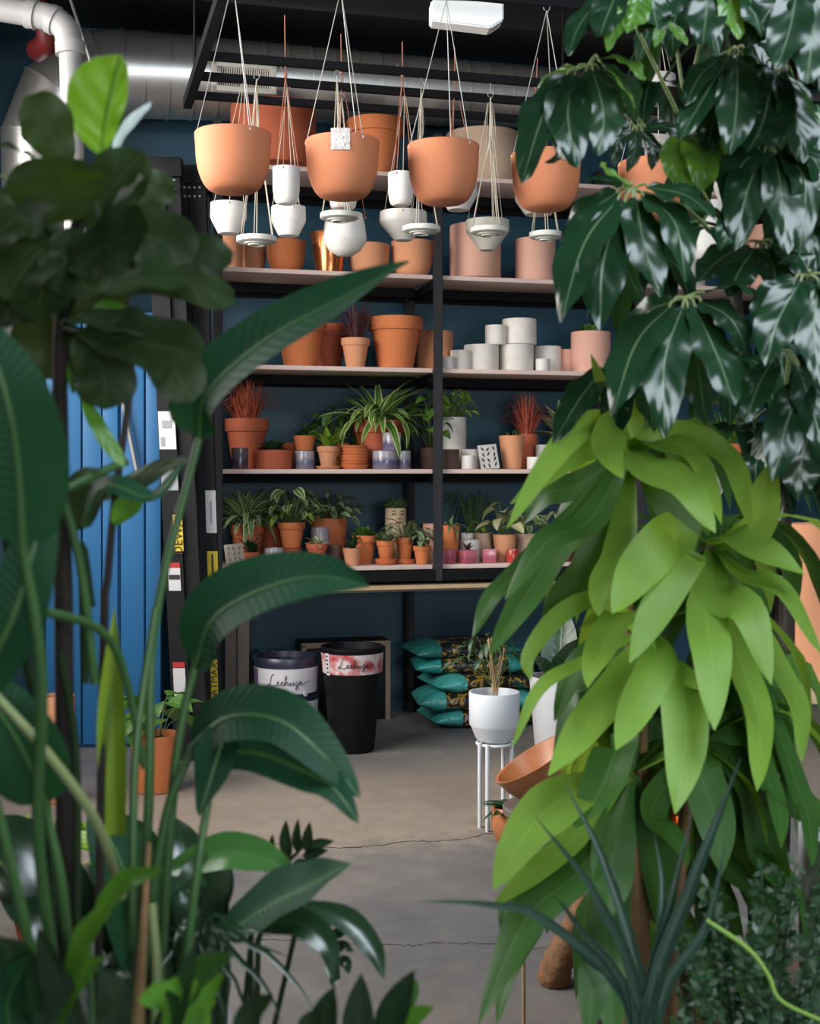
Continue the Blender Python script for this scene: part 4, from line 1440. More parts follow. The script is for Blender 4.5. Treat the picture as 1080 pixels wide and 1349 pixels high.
def script_on_band(par, R, zc, hgt, a0, taper=0.0, r=0.0016, squash=1.0, m=None):
    for st in SCRIPT:
        pts = []
        q = spline([Vector((a, b, 0)) for a, b in st], 170)
        for v in q:
            a = a0 + (v.x - 1.7) * hgt * squash / R
            rr = R + 0.0015 + taper * (v.y - 0.3) * hgt
            pts.append(Vector((rr * math.sin(a), -rr * math.cos(a), zc + (v.y - 0.3) * hgt)))
        ob('lettering', tube_me(pts, r, 5), m or M['ink'], par)


def band(par, R0, R1, z0, z1, m, a0=0.0, a1=2 * PI, name='band'):
    bm = bmesh.new()
    n = 40
    rows = []
    for i in range(n + 1):
        a = a0 + (a1 - a0) * i / n
        rows.append((bm.verts.new((R0 * math.sin(a), -R0 * math.cos(a), z0)), bm.verts.new((R1 * math.sin(a), -R1 * math.cos(a), z1))))
    for a, b in zip(rows, rows[1:]):
        bm.faces.new((a[0], b[0], b[1], a[1]))
    return ob(name, finish(bm), m, par)


def on_floor(px, py):
    y = EYE * F / (py - HOR)
    return Vector(((px - 540) * y / F, y, 0))


# --- navy planters, two stacked
c = on_floor(377, 982)
k = c.y / F
lo = thing('navy_planter', 'lower navy planter of the stack under the workbench with a white paper band', 'planter', c)
R = 42 * k
h = (982 - 912) * k
ob('pot', lathe([(0, 0), (R * 0.8, 0), (R * 0.84, 0.01), (R, h - 0.004), (R * 0.97, h), (R * 0.90, h), (R * 0.88, h * 0.9), (0, h * 0.9)], 40), M['navyplastic'], lo)
band(lo, R * 0.945 + 0.004, R * 0.99 + 0.004, h * 0.45, h * 0.9, M['bandwhite'])
up = thing('navy_planter', 'upper navy planter with a white band of cursive lettering under the workbench', 'planter', (c.x, c.y, h + 0.001))
h2 = (912 - 868) * k + 0.02
ob('pot', lathe([(0, 0), (R * 0.93, 0), (R * 0.95, 0.006), (R * 1.0, h2 - 0.03), (R * 0.99, h2 - 0.012), (R * 0.95, h2), (R * 0.90, h2), (R * 0.87, h2 - 0.03), (0, h2 - 0.04)], 40), M['navyplastic'], up)
bz0, bz1 = 0.012, 0.012 + 33 * k
band(up, R * 0.955 + 0.003, R * 0.99 + 0.003, bz0, bz1, M['bandwhite'])
band(up, R * 0.955 + 0.0045, R * 0.99 + 0.0045, bz0 + 0.004, bz1 - 0.004, M['violetprint'], -1.45, -0.95, 'printed_panel')
script_on_band(up, R * 0.975 + 0.004, bz0 + 16 * k, 15 * k, 0.12, taper=0.03)
em = ob('emblem', lathe([(0, 0), (0.0145, 0), (0.0145, 0.003), (0.012, 0.004), (0, 0.004)], 20), M['bandwhite'], up)
em.location = (R * math.sin(0.72), -R * math.cos(0.72) - 0.001, bz0 + 0.002)
em.rotation_euler = (PI / 2, 0, 0.72)
em2 = ob('emblem_mark', tube_me([(0, 0, 0), (0.003, 0, 0.006), (0, 0, 0.012), (-0.003, 0, 0.006), (0, 0, 0)], 0.0012, 5), M['ink'], up)
em2.location = ((R + 0.005) * math.sin(0.72), -(R + 0.005) * math.cos(0.72), bz0 - 0.003)

# --- tall black planter
c = on_floor(464, 988)
k = c.y / F
bk = thing('black_planter', 'tall tapered black planter with a red and white floral band of cursive lettering', 'planter', c)
R1, R0, h = 41 * k, 29 * k, (988 - 850) * k
ob('pot', lathe([(0, 0), (R0 * 0.95, 0), (R0, 0.01), (R1 * 0.99, h - 0.02), (R1 * 1.02, h - 0.015), (R1 * 1.02, h - 0.002), (R1 * 0.99, h), (R1 * 0.92, h), (R1 * 0.9, h - 0.02), (R0 * 0.9, h * 0.4), (0, h * 0.4)], 44), M['blackplastic'], bk)
bz0, bz1 = (988 - 884) * k, (988 - 858) * k
ra = R0 + (R1 - R0) * bz0 / h + 0.004
rb = R0 + (R1 - R0) * bz1 / h + 0.004
band(bk, ra, rb, bz0, bz1, M['floral'])
band(bk, ra + 0.002, rb + 0.002, bz0 - 0.006, bz1 + 0.004, M['bandwhite'], -0.95, -0.78, 'band_seam')
script_on_band(bk, (ra + rb) / 2 + 0.002, (bz0 + bz1) / 2, 13 * k, 0.15, taper=0.15)
bm = bmesh.new()
for s, a in ((-1, -0.98), (-1, -0.88)):
    pass
for i in range(5):
    zz = bz0 + (bz1 - bz0) * (0.1 + 0.2 * i)
    rr = ra + (rb - ra) * (0.1 + 0.2 * i) + 0.003
    bm_box(bm, (rr * math.sin(-0.865), -rr * math.cos(-0.865), zz), (0.012, 0.004, 0.008), rz=-0.865)
ob('printed_mark', finish(bm, smooth=False), M['ink'], bk)

# --- board and dark crates behind the planters
M['card'] = mat('cardboard', (0.20, 0.15, 0.10), 0.8, var=0.15)
cb = S(tpx(452, 0.50), 0.50, 0.0)
bd = thing('cardboard_box', 'brown cardboard box standing behind the tall black planter', 'box', cb, TH)
wbx = 118 * cb.y / F
hb = zpx(843, cb.y)
ob('carton', box_me((wbx, 0.20, hb), bevel=0.004, c=(0, 0.02, hb / 2)), M['blackplastic'], bd)
for s in (-1, 1):
    ob('edge_tape', box_me((0.028, 0.012, hb * 0.98), c=(0, 0, hb * 0.49)), M['card'], bd, loc=(s * (wbx / 2 - 0.014), -0.084, 0))
ob('edge_tape', box_me((wbx, 0.012, 0.03)), M['card'], bd, loc=(0, -0.084, hb - 0.016))
cb = S(tpx(352, 0.52), 0.52, 0)
cr_ = thing('dark_canister', 'dark plastic canister with a lid knob behind the navy planters', 'canister', cb, TH)
hb = zpx(872, cb.y)
ob('body', lathe([(0, 0), (0.13, 0), (0.145, 0.02), (0.145, hb - 0.05), (0.12, hb), (0, hb)], 28), M['blackplastic'], cr_)
ob('lid', lathe([(0, 0), (0.06, 0), (0.06, 0.05), (0.05, 0.07), (0, 0.07)], 20), M['navyplastic'], cr_, loc=(0.05, 0, hb))
ob('handle', tube_me(spline([(-0.10, 0, hb), (-0.09, 0, hb + 0.06), (-0.05, 0, hb + 0.06), (-0.04, 0, hb)], 8), 0.008, 8), M['blackplastic'], cr_)

# --- soil bags
def bag_material(name, base, seed):
    m, nt, p = newmat(name)
    L = nt.links
    uv = N(nt, 'ShaderNodeUVMap')
    sp = N(nt, 'ShaderNodeSeparateXYZ')
    L.new(uv.outputs['UV'], sp.inputs['Vector'])
    tc = N(nt, 'ShaderNodeTexCoord')
    nz = N(nt, 'ShaderNodeTexNoise', Scale=16.0, Detail=4.0)
    mp = N(nt, 'ShaderNodeMapping')
    mp.inputs['Location'].default_value = (seed * 3.1, seed, 0)
    L.new(tc.outputs['Object'], mp.inputs['Vector'])
    L.new(mp.outputs['Vector'], nz.inputs['Vector'])
    pr = N(nt, 'ShaderNodeValToRGB')
    cr = pr.color_ramp
    cr.elements[0].position = 0.40
    cr.elements[0].color = (0.008, 0.012, 0.012, 1)
    cr.elements[1].position = 0.70
    cr.elements[1].color = (0.02, 0.20, 0.17, 1)
    for pos, c3 in ((0.52, (0.02, 0.018, 0.015)), (0.575, (0.40, 0.26, 0.03)), (0.595, (0.24, 0.06, 0.05)), (0.61, (0.01, 0.03, 0.03)), (0.66, (0.01, 0.05, 0.045))):
        e = cr.elements.new(pos)
        e.color = rgba(c3)
    L.new(nz.outputs['Fac'], pr.inputs['Fac'])
    # printed panel between two bounds along the bag
    f1 = N(nt, 'ShaderNodeMath', operation='GREATER_THAN')
    f1.inputs[1].default_value = 0.22
    f2 = N(nt, 'ShaderNodeMath', operation='LESS_THAN')
    f2.inputs[1].default_value = 0.80
    L.new(sp.outputs['X'], f1.inputs[0])
    L.new(sp.outputs['X'], f2.inputs[0])
    f3 = N(nt, 'ShaderNodeMath', operation='GREATER_THAN')
    f3.inputs[1].default_value = 0.12
    L.new(sp.outputs['Y'], f3.inputs[0])
    f4 = N(nt, 'ShaderNodeMath', operation='MULTIPLY')
    L.new(f1.outputs[0], f4.inputs[0])
    L.new(f2.outputs[0], f4.inputs[1])
    f5 = N(nt, 'ShaderNodeMath', operation='MULTIPLY')
    L.new(f4.outputs[0], f5.inputs[0])
    L.new(f3.outputs[0], f5.inputs[1])
    mx = N(nt, 'ShaderNodeMix', data_type='RGBA')
    mx.inputs['A'].default_value = rgba(base)
    L.new(f5.outputs[0], mx.inputs['Factor'])
    L.new(pr.outputs['Color'], mx.inputs['B'])
    L.new(mx.outputs['Result'], p.inputs['Base Color'])
    p.inputs['Roughness'].default_value = 0.28
    n2 = N(nt, 'ShaderNodeTexNoise', Scale=11.0, Detail=3.0)
    L.new(mp.outputs['Vector'], n2.inputs['Vector'])
    b = N(nt, 'ShaderNodeBump', Strength=0.9, Distance=0.03)
    L.new(n2.outputs['Fac'], b.inputs['Height'])
    L.new(b.outputs['Normal'], p.inputs['Normal'])
    return m


def bag_me(L_, W, Hh, seed):
    """filled plastic sack lying flat, crimped seams at both ends"""
    r2 = random.Random(seed)
    bm = bmesh.new()
    uvl = bm.loops.layers.uv.new('UVMap')
    nx, na = 22, 20
    rows = []
    ph = [r2.uniform(0, 6) for _ in range(6)]
    for i in range(nx + 1):
        u = i / nx
        e = min(u, 1 - u)
        fat = min(1.0, max(0.05, (e * 6.5)) ** 0.55) if e > 0.03 else 0.05
        x = (u - 0.5) * L_
        row = []
        for j in range(na):
            a = 2 * PI * j / na
            ca, sa = math.cos(a), math.sin(a)
            y = math.copysign(abs(ca) ** 0.55, ca) * W / 2 * (0.94 + 0.06 * fat)
            z = math.copysign(abs(sa) ** 0.75, sa) * Hh / 2 * fat
            z *= 1 + 0.10 * math.sin(7 * u * 3 + ph[0] + 2 * ca) + 0.07 * math.sin(11 * ca + ph[1] + 9 * u)
            y += 0.012 * math.sin(9 * u + ph[2])
            row.append((bm.verts.new((x, y, z + Hh / 2 - (1 - fat) * Hh * 0.12)), (u, 0.5 - 0.5 * ca if sa >= 0 else 0.5 - 0.5 * ca)))
        rows.append(row)
    for a, b in zip(rows, rows[1:]):
        for j in range(na):
            q = (j + 1) % na
            f = bm.faces.new((a[j][0], a[q][0], b[q][0], b[j][0]))
            for lp, uvv in zip(f.loops, (a[j][1], a[q][1], b[q][1], b[j][1])):
                lp[uvl].uv = uvv
    for row in (rows[0], rows[-1]):
        bm.faces.new([v for v, _ in row])
    return finish(bm, angle=60)


M['bag'] = [bag_material('teal_bag_%s' % w, c, s) for w, c, s in (('bright', (0.05, 0.31, 0.28), 1), ('mid', (0.02, 0.21, 0.19), 2), ('dark', (0.018, 0.12, 0.11), 5))]
bags = [  # column, row of the bag's bottom middle, d, yaw, material, thickness, label
    (640, 986, 0.20, 0.10, 0, 0.105, 'lowest front soil bag of the teal stack, resting on the floor'),
    (626, 0, 0.18, -0.06, 0, 0.10, 'second front soil bag of the teal stack, bright crumpled corner'),
    (638, 0, 0.22, 0.16, 0, 0.10, 'third front soil bag of the teal stack with yellow print'),
    (618, 0, 0.27, -0.08, 1, 0.09, 'fourth front soil bag of the teal stack'),
    (608, 0, 0.32, 0.10, 2, 0.085, 'topmost dull soil bag at the back of the teal stack'),
]
zz = 0.0
Lb = 0.72
for i, (px, _, d, yaw, mi, th_, lab) in enumerate(bags):
    c = S(tpx(px, d), d, zz + 0.001)
    b = ob('soil_bag', bag_me(Lb - 0.02 * i, 0.44, th_ + 0.012, 30 + i), M['bag'][mi])
    b.location = c
    b.rotation_euler = (0, 0, TH - 0.1 + yaw)
    tag(b, lab, 'bag', 'teal soil bags under the shelving')
    zz += th_ - 0.006
zz = 0.0
for i in range(4):
    c = S(tpx(742, 0.25) + 0.25, 0.28, zz + 0.001)
    b = ob('soil_bag', bag_me(0.66, 0.44, 0.115, 60 + i), M['bag'][(i + 1) % 3])
    b.location = c
    b.rotation_euler = (0, 0, TH + 0.05 * (i % 2))
    tag(b, ['lowest', 'second', 'third', 'topmost'][i] + ' soil bag of the right hand pile behind the grey pot', 'bag', 'teal soil bags behind the grey pot')
    zz += 0.10

# --- plant stand with white pot
c = on_floor(651, 1086)
k = c.y / F
st = thing('plant_stand', 'white metal plant stand with four straight legs on the concrete floor', 'plant stand', c)
hs = (1086 - 975) * k
rl = 23 * k
for a in (-2.55, -2.05, 0.55, 0.95):
    pass
for i, (dx, dy) in enumerate(((-20 * k, -0.05), (-11 * k, -0.105), (14 * k, 0.10), (23 * k, 0.01))):
    ob('leg', tube_me([(dx, dy, 0), (dx, dy, hs)], 0.0088, 12), M['plasticwhite'], st)
ob('ring', tube_me([(rl * math.cos(a), rl * math.sin(a), hs - 0.012) for a in [2 * PI * i / 24 for i in range(25)]], 0.006, 8), M['plasticwhite'], st)
ob('cross_bar', tube_me([(-20 * k, -0.05, hs - 0.012), (23 * k, 0.01, hs - 0.012)], 0.005, 8), M['plasticwhite'], st)
ob('cross_bar', tube_me([(-11 * k, -0.105, hs - 0.012), (14 * k, 0.10, hs - 0.012)], 0.005, 8), M['plasticwhite'], st)
pw = thing('potted_dry_plant', 'white pot on the stand with a sparse plant of pale bare stems', 'plant', (c.x, c.y, hs))
R = 33.5 * k
h = (975 - 911) * k
ob('pot', lathe([(0, 0), (R * 0.62, 0), (R * 0.74, 0.06 * h), (R * 0.93, 0.30 * h), (R * 0.985, 0.34 * h), (R, 0.985 * h), (R * 0.99, h), (R * 0.93, h), (R * 0.92, 0.98 * h), (R * 0.88, 0.7 * h), (0, 0.7 * h)], 44), M['plasticwhite'], pw)
ob('soil', lathe([(0, 0.01), (R * 0.87, 0), (R * 0.87, -0.02), (0, -0.02)], 24), M['soil'], pw, loc=(0, 0, 0.74 * h))
for i in range(14):
    a = rnd.uniform(0, 2 * PI)
    e = Vector((rnd.uniform(-0.035, 0.05), rnd.uniform(-0.03, 0.03), h + rnd.uniform(0.10, 0.24)))
    s0 = Vector((rnd.uniform(-0.012, 0.012), rnd.uniform(-0.01, 0.01), 0.74 * h))
    ob('bare_stem', tube_me(spline([s0, s0.lerp(e, 0.5) + Vector((0, 0, 0.02)), e], 5), 0.0028 if i < 9 else 0.002, 5), LM['dry'], pw)
for i in range(42):
    a = rnd.uniform(0, 2 * PI)
    rr = rnd.uniform(0.02, 0.15)
    b = Vector((math.cos(a) * rr - 0.03, math.sin(a) * rr * 0.6, h + 0.26 - 0.9 * rr + rnd.uniform(-0.03, 0.03)))
    if i % 3 == 0:
        ob('bare_stem', tube_me(spline([Vector((0, 0, h)), Vector((b.x * 0.4, b.y * 0.4, b.z * 0.6 + h * 0.4)), b], 5), 0.0014, 4), LM['stem'], pw)
    add_leaf(pw, 'lance', 'dark', b, a - PI / 2, rnd.uniform(-0.7, 0.3), rnd.uniform(0.05, 0.085), roll=rnd.uniform(-0.6, 0.6))

# --- grey tall pot with rubber plant
c = on_floor(735, 1010)
k = c.y / F
gp_ = thing('potted_rubber_plant', 'tall light grey pot with dark upright leaves right of the plant stand', 'plant', c)
R, h = 38 * k, (1010 - 890) * k
ob('pot', lathe([(0, 0), (R * 0.72, 0), (R * 0.76, 0.01), (R, h - 0.005), (R * 0.98, h), (R * 0.91, h), (R * 0.88, h - 0.06), (0, h - 0.07)], 40), M['greyplastic'], gp_)
ob('soil', lathe([(0, 0.01), (R * 0.85, 0), (R * 0.85, -0.02), (0, -0.02)], 20), M['soil'], gp_, loc=(0, 0, h - 0.05))
for a, pt, ln in ((-1.2, 1.15, 0.30), (0.4, 1.25, 0.36), (2.2, 1.0, 0.3), (-2.4, 0.9, 0.28), (1.3, 1.4, 0.4), (-0.4, 0.75, 0.26)):
    add_leaf(gp_, 'oval', 'dark', Vector((0.02 * math.cos(a), 0.02 * math.sin(a), h - 0.04)), a - PI / 2, pt, ln, var=0)

# --- wooden bowl tilted, copper bowl with plant, driftwood
M['bowlwood'] = mat('varnished_wood', (0.36, 0.135, 0.05), 0.35, var=0.3, scale=14)
c = P(700, 1004, 4.3)
PLAT = None
# stool that carries the carved bowl
stl = thing('wooden_stool', 'dark wooden stool under the carved bowl, mostly behind dracaena leaves', 'stool', (c.x + 0.06, c.y + 0.02, 0))
ob('seat', lathe([(0, 0), (0.15, 0), (0.155, 0.006), (0.155, 0.025), (0.15, 0.03), (0, 0.03)], 28), M['legwood'], stl, loc=(0, 0, 0.30))
for a in (0.6, 2.2, 3.8, 5.4):
    ob('leg', tube_me([(0.14 * math.cos(a), 0.14 * math.sin(a), 0), (0.10 * math.cos(a), 0.10 * math.sin(a), 0.30)], 0.013, 8), M['legwood'], stl)
wb_ = thing('wooden_bowl', 'carved reddish wooden bowl tilted up at one side on the stool', 'bowl', (c.x + 0.06, c.y + 0.02, 0.33))
pr = []
bm = bmesh.new()
ring_o, ring_i = [], []
n = 40
for i in range(n):
    a = 2 * PI * i / n
    rim = 0.105 + 0.055 * math.sin(a - 0.5) * 0 + 0.075 * (0.5 + 0.5 * math.cos(a - 0.15))
    ring_o.append((a, rim))
lv = [(0.35, 0.0), (0.62, 0.25), (0.82, 0.55), (1.0, 1.0)]
rows = []
for f, zf_ in lv:
    rows.append([bm.verts.new((0.155 * f * math.cos(a), 0.13 * f * math.sin(a), rim * zf_)) for a, rim in ring_o])
for f, zf_ in ((0.93, 1.0), (0.74, 0.6), (0.5, 0.3)):
    rows.append([bm.verts.new((0.155 * f * math.cos(a), 0.13 * f * math.sin(a), rim * zf_ + (0.0 if zf_ == 1 else 0.012))) for a, rim in ring_o])
for a, b in zip(rows, rows[1:]):
    for i in range(n):
        j = (i + 1) % n
        bm.faces.new((a[i], a[j], b[j], b[i]))
bm.faces.new(rows[0][::-1])
bm.faces.new(rows[-1])
bm.transform(Matrix.Translation((0, 0, 0.026)) @ Matrix.Rotation(-0.30, 4, 'Y'))
ob('bowl', finish(bm, angle=40), M['bowlwood'], wb_)

c = on_floor(676, 1113)
k = c.y / F
M['bowlcopper'] = mat('copper_brown_glaze', (0.42, 0.15, 0.055), 0.3, var=0.35, scale=12)
cpp = thing('potted_succulent', 'round copper brown pot with dark flat leaves beside the plant stand feet', 'plant', c)
R = 29 * k
h = (1113 - 1062) * k
ob('pot', lathe([(0, 0), (R * 0.6, 0), (R * 0.82, h * 0.15), (R * 0.98, h * 0.45), (R, h * 0.6), (R * 0.93, h * 0.98), (R * 0.9, h), (R * 0.83, h), (R * 0.8, h * 0.8), (0, h * 0.8)], 36), M['bowlcopper'], cpp)
ob('soil', lathe([(0, 0.008), (R * 0.8, 0), (R * 0.8, -0.01), (0, -0.01)], 20), M['soil'], cpp, loc=(0, 0, h * 0.86))
for i in range(15):
    a = PI + i * 2.4
    add_leaf(cpp, 'oval', 'dark', Vector((0.02 * math.cos(a), 0.02 * math.sin(a), h * 0.86)), a - PI / 2, 0.15 + 0.05 * i, 0.115)

c = on_floor(738, 1296)
M['drift'] = mat('driftwood', (0.20, 0.095, 0.04), 0.8, var=0.7, scale=26, bump=0.9, bscale=34)
dw = thing('driftwood_log', 'short upright piece of brown driftwood on the floor under the dracaena', 'driftwood', c)
ob('log', tube_me(spline([(-0.02, 0, 0), (-0.01, 0, 0.05), (0.015, 0.01, 0.10), (0.05, 0.02, 0.17), (0.07, 0.02, 0.24)], 14), [0.044, 0.050, 0.046, 0.048, 0.043, 0.047, 0.041, 0.043, 0.037, 0.040, 0.034, 0.036, 0.028, 0.026, 0.012], 9), M['drift'], dw)
ob('stub', tube_me([(0.03, 0, 0.12), (0.07, -0.03, 0.15), (0.10, -0.04, 0.16)], [0.02, 0.016, 0.012], 8), M['drift'], dw)
cn = thing('bamboo_cane', 'thin bamboo cane standing on the floor left of the driftwood', 'cane', on_floor(690, 1380))
cnz = on_floor(690, 1380)
ob('cane', tube_me([(0, 0, 0), (0.0, 0.02, 0.52)], 0.0045, 8), LM['dry'], cn)

# --- terracotta lantern behind the dracaena with lit holes
M['glow'] = None
m, nt, p = newmat('candle_glow')
p.inputs['Base Color'].default_value = (0.8, 0.2, 0.05, 1)
p.inputs['Emission Color'].default_value = (1.0, 0.20, 0.06, 1)
p.inputs['Emission Strength'].default_value = 1.6
M['glow'] = m
c = Vector((P(845, 1100, 2.85).x, 2.85, 0))
ln_ = thing('clay_lantern', 'dark clay lantern with small glowing holes on a plinth behind the dracaena', 'lantern', c)
ob('plinth', box_me((0.24, 0.24, 0.46), bevel=0.006, c=(0, 0, 0.23)), M['legwood'], ln_)
ob('body', lathe([(0, 0.46), (0.09, 0.46), (0.115, 0.51), (0.12, 0.68), (0.09, 0.79), (0.05, 0.83), (0, 0.835)], 32), M['darkpot'], ln_)
for px, py in ((800, 1072), (838, 1080), (896, 1083), (840, 1120), (842, 1146)):
    a = (P(px, py, 2.74) - c)
    a.y = -math.sqrt(max(0.119 ** 2 - min(abs(a.x), 0.11) ** 2, 0.0002))
    ob('glow_hole', box_me((0.010, 0.016, 0.016)), M['glow'], ln_, loc=a)

# ================================================================== ladders and the blue cabinet at the left
M['yellow'] = mat('yellow_label', (0.62, 0.45, 0.02), 0.5)
M['labelwhite'] = mat('white_label', (0.60, 0.60, 0.60), 0.5, var=0.04)
M['labelred'] = mat('red_label', (0.45, 0.03, 0.03), 0.5)
M['labelgrey'] = mat('grey_label', (0.30, 0.32, 0.34), 0.5)
M['ladder'] = mat('black_fibreglass', (0.012, 0.012, 0.013), 0.6, var=0.15, spec=0.2)


def text_me(s, size, thick=0.0006):
    cu = bpy.data.curves.new('text', 'FONT')
    cu.body = s
    cu.size = size
    cu.extrude = thick
    cu.align_x = 'CENTER'
    cu.align_y = 'CENTER'
    tmp = bpy.data.objects.new('text_tmp', cu)
    dg = bpy.context.evaluated_depsgraph_get()
    COL.objects.link(tmp)
    dg = bpy.context.evaluated_depsgraph_get()
    me = bpy.data.meshes.new_from_object(tmp.evaluated_get(dg))
    bpy.data.objects.remove(tmp)
    bpy.data.curves.remove(cu)
    return me


def ladder(label, xb, yb, xt, yt, wpx, z, gap, lean, labels, texts):
    """folded step ladder standing upright: front rail from (xb, yb) to (xt, yt) pixels, second rail gap metres to the right and behind"""
    foot = P(xb, yb, z)
    top = P(xt, yt, z)
    th = thing('folding_ladder', label, 'ladder', (foot.x, z, 0), 0)
    hgt = top.z
    sl_ = (top.x - foot.x) / (top.z - foot.z)
    x0 = -foot.z * sl_
    w = wpx * z / F
    M_ = Matrix.Shear('XZ', 4, (sl_, 0)) if False else Matrix(((1, 0, sl_, x0), (0, 1, 0, 0), (0, 0, 1, 0), (0, 0, 0, 1)))

    def rail(dx, dy, ww, dep, h):
        bm = bmesh.new()
        bm_box(bm, (dx, dy, h / 2), (ww, 0.012, h))
        bm_box(bm, (dx - ww / 2 + 0.004, dy + dep / 2, h / 2), (0.008, dep, h))
        bm_box(bm, (dx + ww / 2 - 0.004, dy + dep / 2, h / 2), (0.008, dep, h))
        bm.transform(M_)
        ob('side_rail', finish(bm, smooth=False), M['ladder'], th)
    rail(0, 0, w, 0.05, hgt)
    rail(gap, 0.02, w * 0.8, 0.05, hgt - 0.05)
    rail(gap * 0.5, 0.075, w * 0.9, 0.04, hgt - 0.12)
    rail(gap * 0.75, 0.125, w * 0.9, 0.04, hgt - 0.2)
    for kk in range(1, 10):
        bm = bmesh.new()
        bm_box(bm, (gap / 2, 0.05, 0.3 * kk), (abs(gap), 0.05, 0.03))
        bm.transform(M_)
        ob('rung', finish(bm, smooth=False), M['ladder'], th)
    bm = bmesh.new()
    bm_box(bm, (gap / 2, 0.03, hgt - 0.03), (abs(gap) + w * 1.15, 0.09, 0.10), bevel=0.012)
    bm.transform(M_)
    ob('top_cap', finish(bm), M['ladder'], th)
    for dx in (-0.012, 0.014, gap - 0.012, gap + 0.012):
        for dz in (0.0, 0.045):
            rv = bmesh.new()
            bm_tube(rv, [(dx, -0.006, hgt - 0.10 - dz), (dx, -0.018, hgt - 0.10 - dz)], 0.006, 8)
            rv.transform(M_)
            ob('rivet', finish(rv), M['wire'], th)

    def place(py0, py1, m, ww=0.85, xo=0.0, name='label_plate', dy=-0.0085):
        z0, z1 = zpx(py1, z), zpx(py0, z)
        bm = bmesh.new()
        bm_box(bm, (xo, dy, (z0 + z1) / 2), (w * ww, 0.003, z1 - z0))
        bm.transform(M_)
        ob(name, finish(bm, smooth=False), m, th)
        return (z0 + z1) / 2, z1 - z0
    for l in labels:
        place(*l)
    for s, py0, py1, size, m, xo, dy in texts:
        zc = (zpx(py0, z) + zpx(py1, z)) / 2
        me = text_me(s, size)
        me.transform(Matrix.Translation((M_ @ Vector((xo, dy, zc)))) @ Matrix.Rotation(PI / 2, 4, 'X') @ Matrix.Rotation(PI / 2, 4, 'Z'))
        ob('lettering', me, m, th)
    return th


ladder('black folding ladder beside the blue cabinet with white labels and a vertical brand word', 240, 960, 203, 212, 24, 6.45, 0.085, 0, [
    (542, 592, M['labelwhite'], 0.92, 0.0), (612, 646, M['labelgrey'], 0.92, 0.0),
    (741, 748, M['labelred'], 0.66, 0.0), (748, 778, M['labelwhite'], 0.66, 0.0),
    (872, 879, M['labelred'], 0.66, 0.0), (880, 925, M['labelwhite'], 0.66, 0.0),
    (554, 564, M['labelgrey'], 0.5, 0.0, 'label_print', -0.011), (576, 588, M['labelgrey'], 0.2, -0.025, 'label_print', -0.011), (757, 763, M['ink'], 0.6, 0.0, 'label_print', -0.011),
    (678, 726, M['yellow'], 0.5, 0.03, 'label_plate', -0.0085)],
    [('DEWALT', 668, 728, 0.062, M['ink'], 0.033, -0.012)])
ladder('black folding ladder against the shelving post with yellow labels and a vertical brand word', 282, 960, 259, 222, 22, 6.60, -0.05, 0, [
    (646, 702, M['labelwhite'], 0.62, 0.02), (726, 760, M['yellow'], 0.62, 0.02), (868, 926, M['yellow'], 0.42, 0.01),
    (660, 690, M['labelgrey'], 0.12, 0.02, 'label_print', -0.011), (730, 756, M['ink'], 0.12, 0.02, 'label_print', -0.011)],
    [('FATMAX', 868, 926, 0.050, M['ink'], 0.01, -0.012), ('BY', 848, 862, 0.04, M['yellow'], 0.01, -0.012)])

M['bluepaint'] = mat('bright_blue_paint', (0.02, 0.145, 0.34), 0.5, var=0.1, scale=2)
zc = 6.75
c = P(137, 900, zc)
c.z = 0
cab = thing('blue_cabinet', 'tall bright blue metal cabinet with ribbed doors at the left wall', 'cabinet', c, 0.06)
cw = 0.60
ch = 2.28
ob('carcass', box_me((cw, 0.40, ch), c=(0, 0.22, ch / 2)), M['bluepaint'], cab)
xs = [(-0.30, -0.115), (-0.112, -0.012), (0.012 - 0.02, 0.075), (0.085, 0.21), (0.216, 0.298)]
for i, (a, b) in enumerate(xs):
    dp_ = ob('door_panel', box_me((b - a - 0.004, 0.026, ch - 0.04), bevel=0.007, c=(0, 0, ch / 2)), M['bluepaint'], cab, loc=((a + b) / 2, 0.006 if i % 2 else 0.0, 0))
    if i == 3:
        dpn, hx = dp_, (a + b) / 2
ob('handle', tube_me([(0.085 - hx, -0.03, 1.92), (0.105 - hx, -0.04, 1.80), (0.195 - hx, -0.045, 1.35)], 0.011, 10), M['wire'], dpn)
ob('handle_bracket', box_me((0.05, 0.04, 0.05), bevel=0.006), M['blacksteel'], dpn, loc=(0.095 - hx, -0.025, 1.86))

# --- potted plants at the back left
def back_plant(label, px, py, w, ytop, m, prof, foliage, name='potted_foliage_plant'):
    c = on_floor(px, py)
    k = c.y / F
    R, h = w * 0.5 * k, (py - ytop) * k
    t = thing(name, label, 'plant', c)
    ob('pot', lathe(PROF[prof](R, h), 36), m, t)
    ob('soil', lathe([(0, 0.006), (R * 0.85, 0), (R * 0.85, -0.02), (0, -0.02)], 20), M['soil'], t, loc=(0, 0, h * 0.88))
    for kind, ty, hs_, cnt, mn in foliage:
        grow(t, kind, h * 0.88, R, (py - ty) * k - h * 0.88, hs_ * k, cnt, mn)


back_plant('orange pot with round green leaves standing before the ladders', 205, 1040, 62, 966, M['terra'], 'cyl', [('heart', 905, 44, 16, 'green')])
back_plant('terracotta pot half hidden among stems before the blue cabinet', 76, 1055, 44, 916, M['terra_pale'], 'cyl', [])
back_plant('leafy lime plant on the floor behind the left stems', 55, 1240, 90, 1170, M['terra_red'], 'rim', [('oval', 1070, 70, 34, 'lime')])
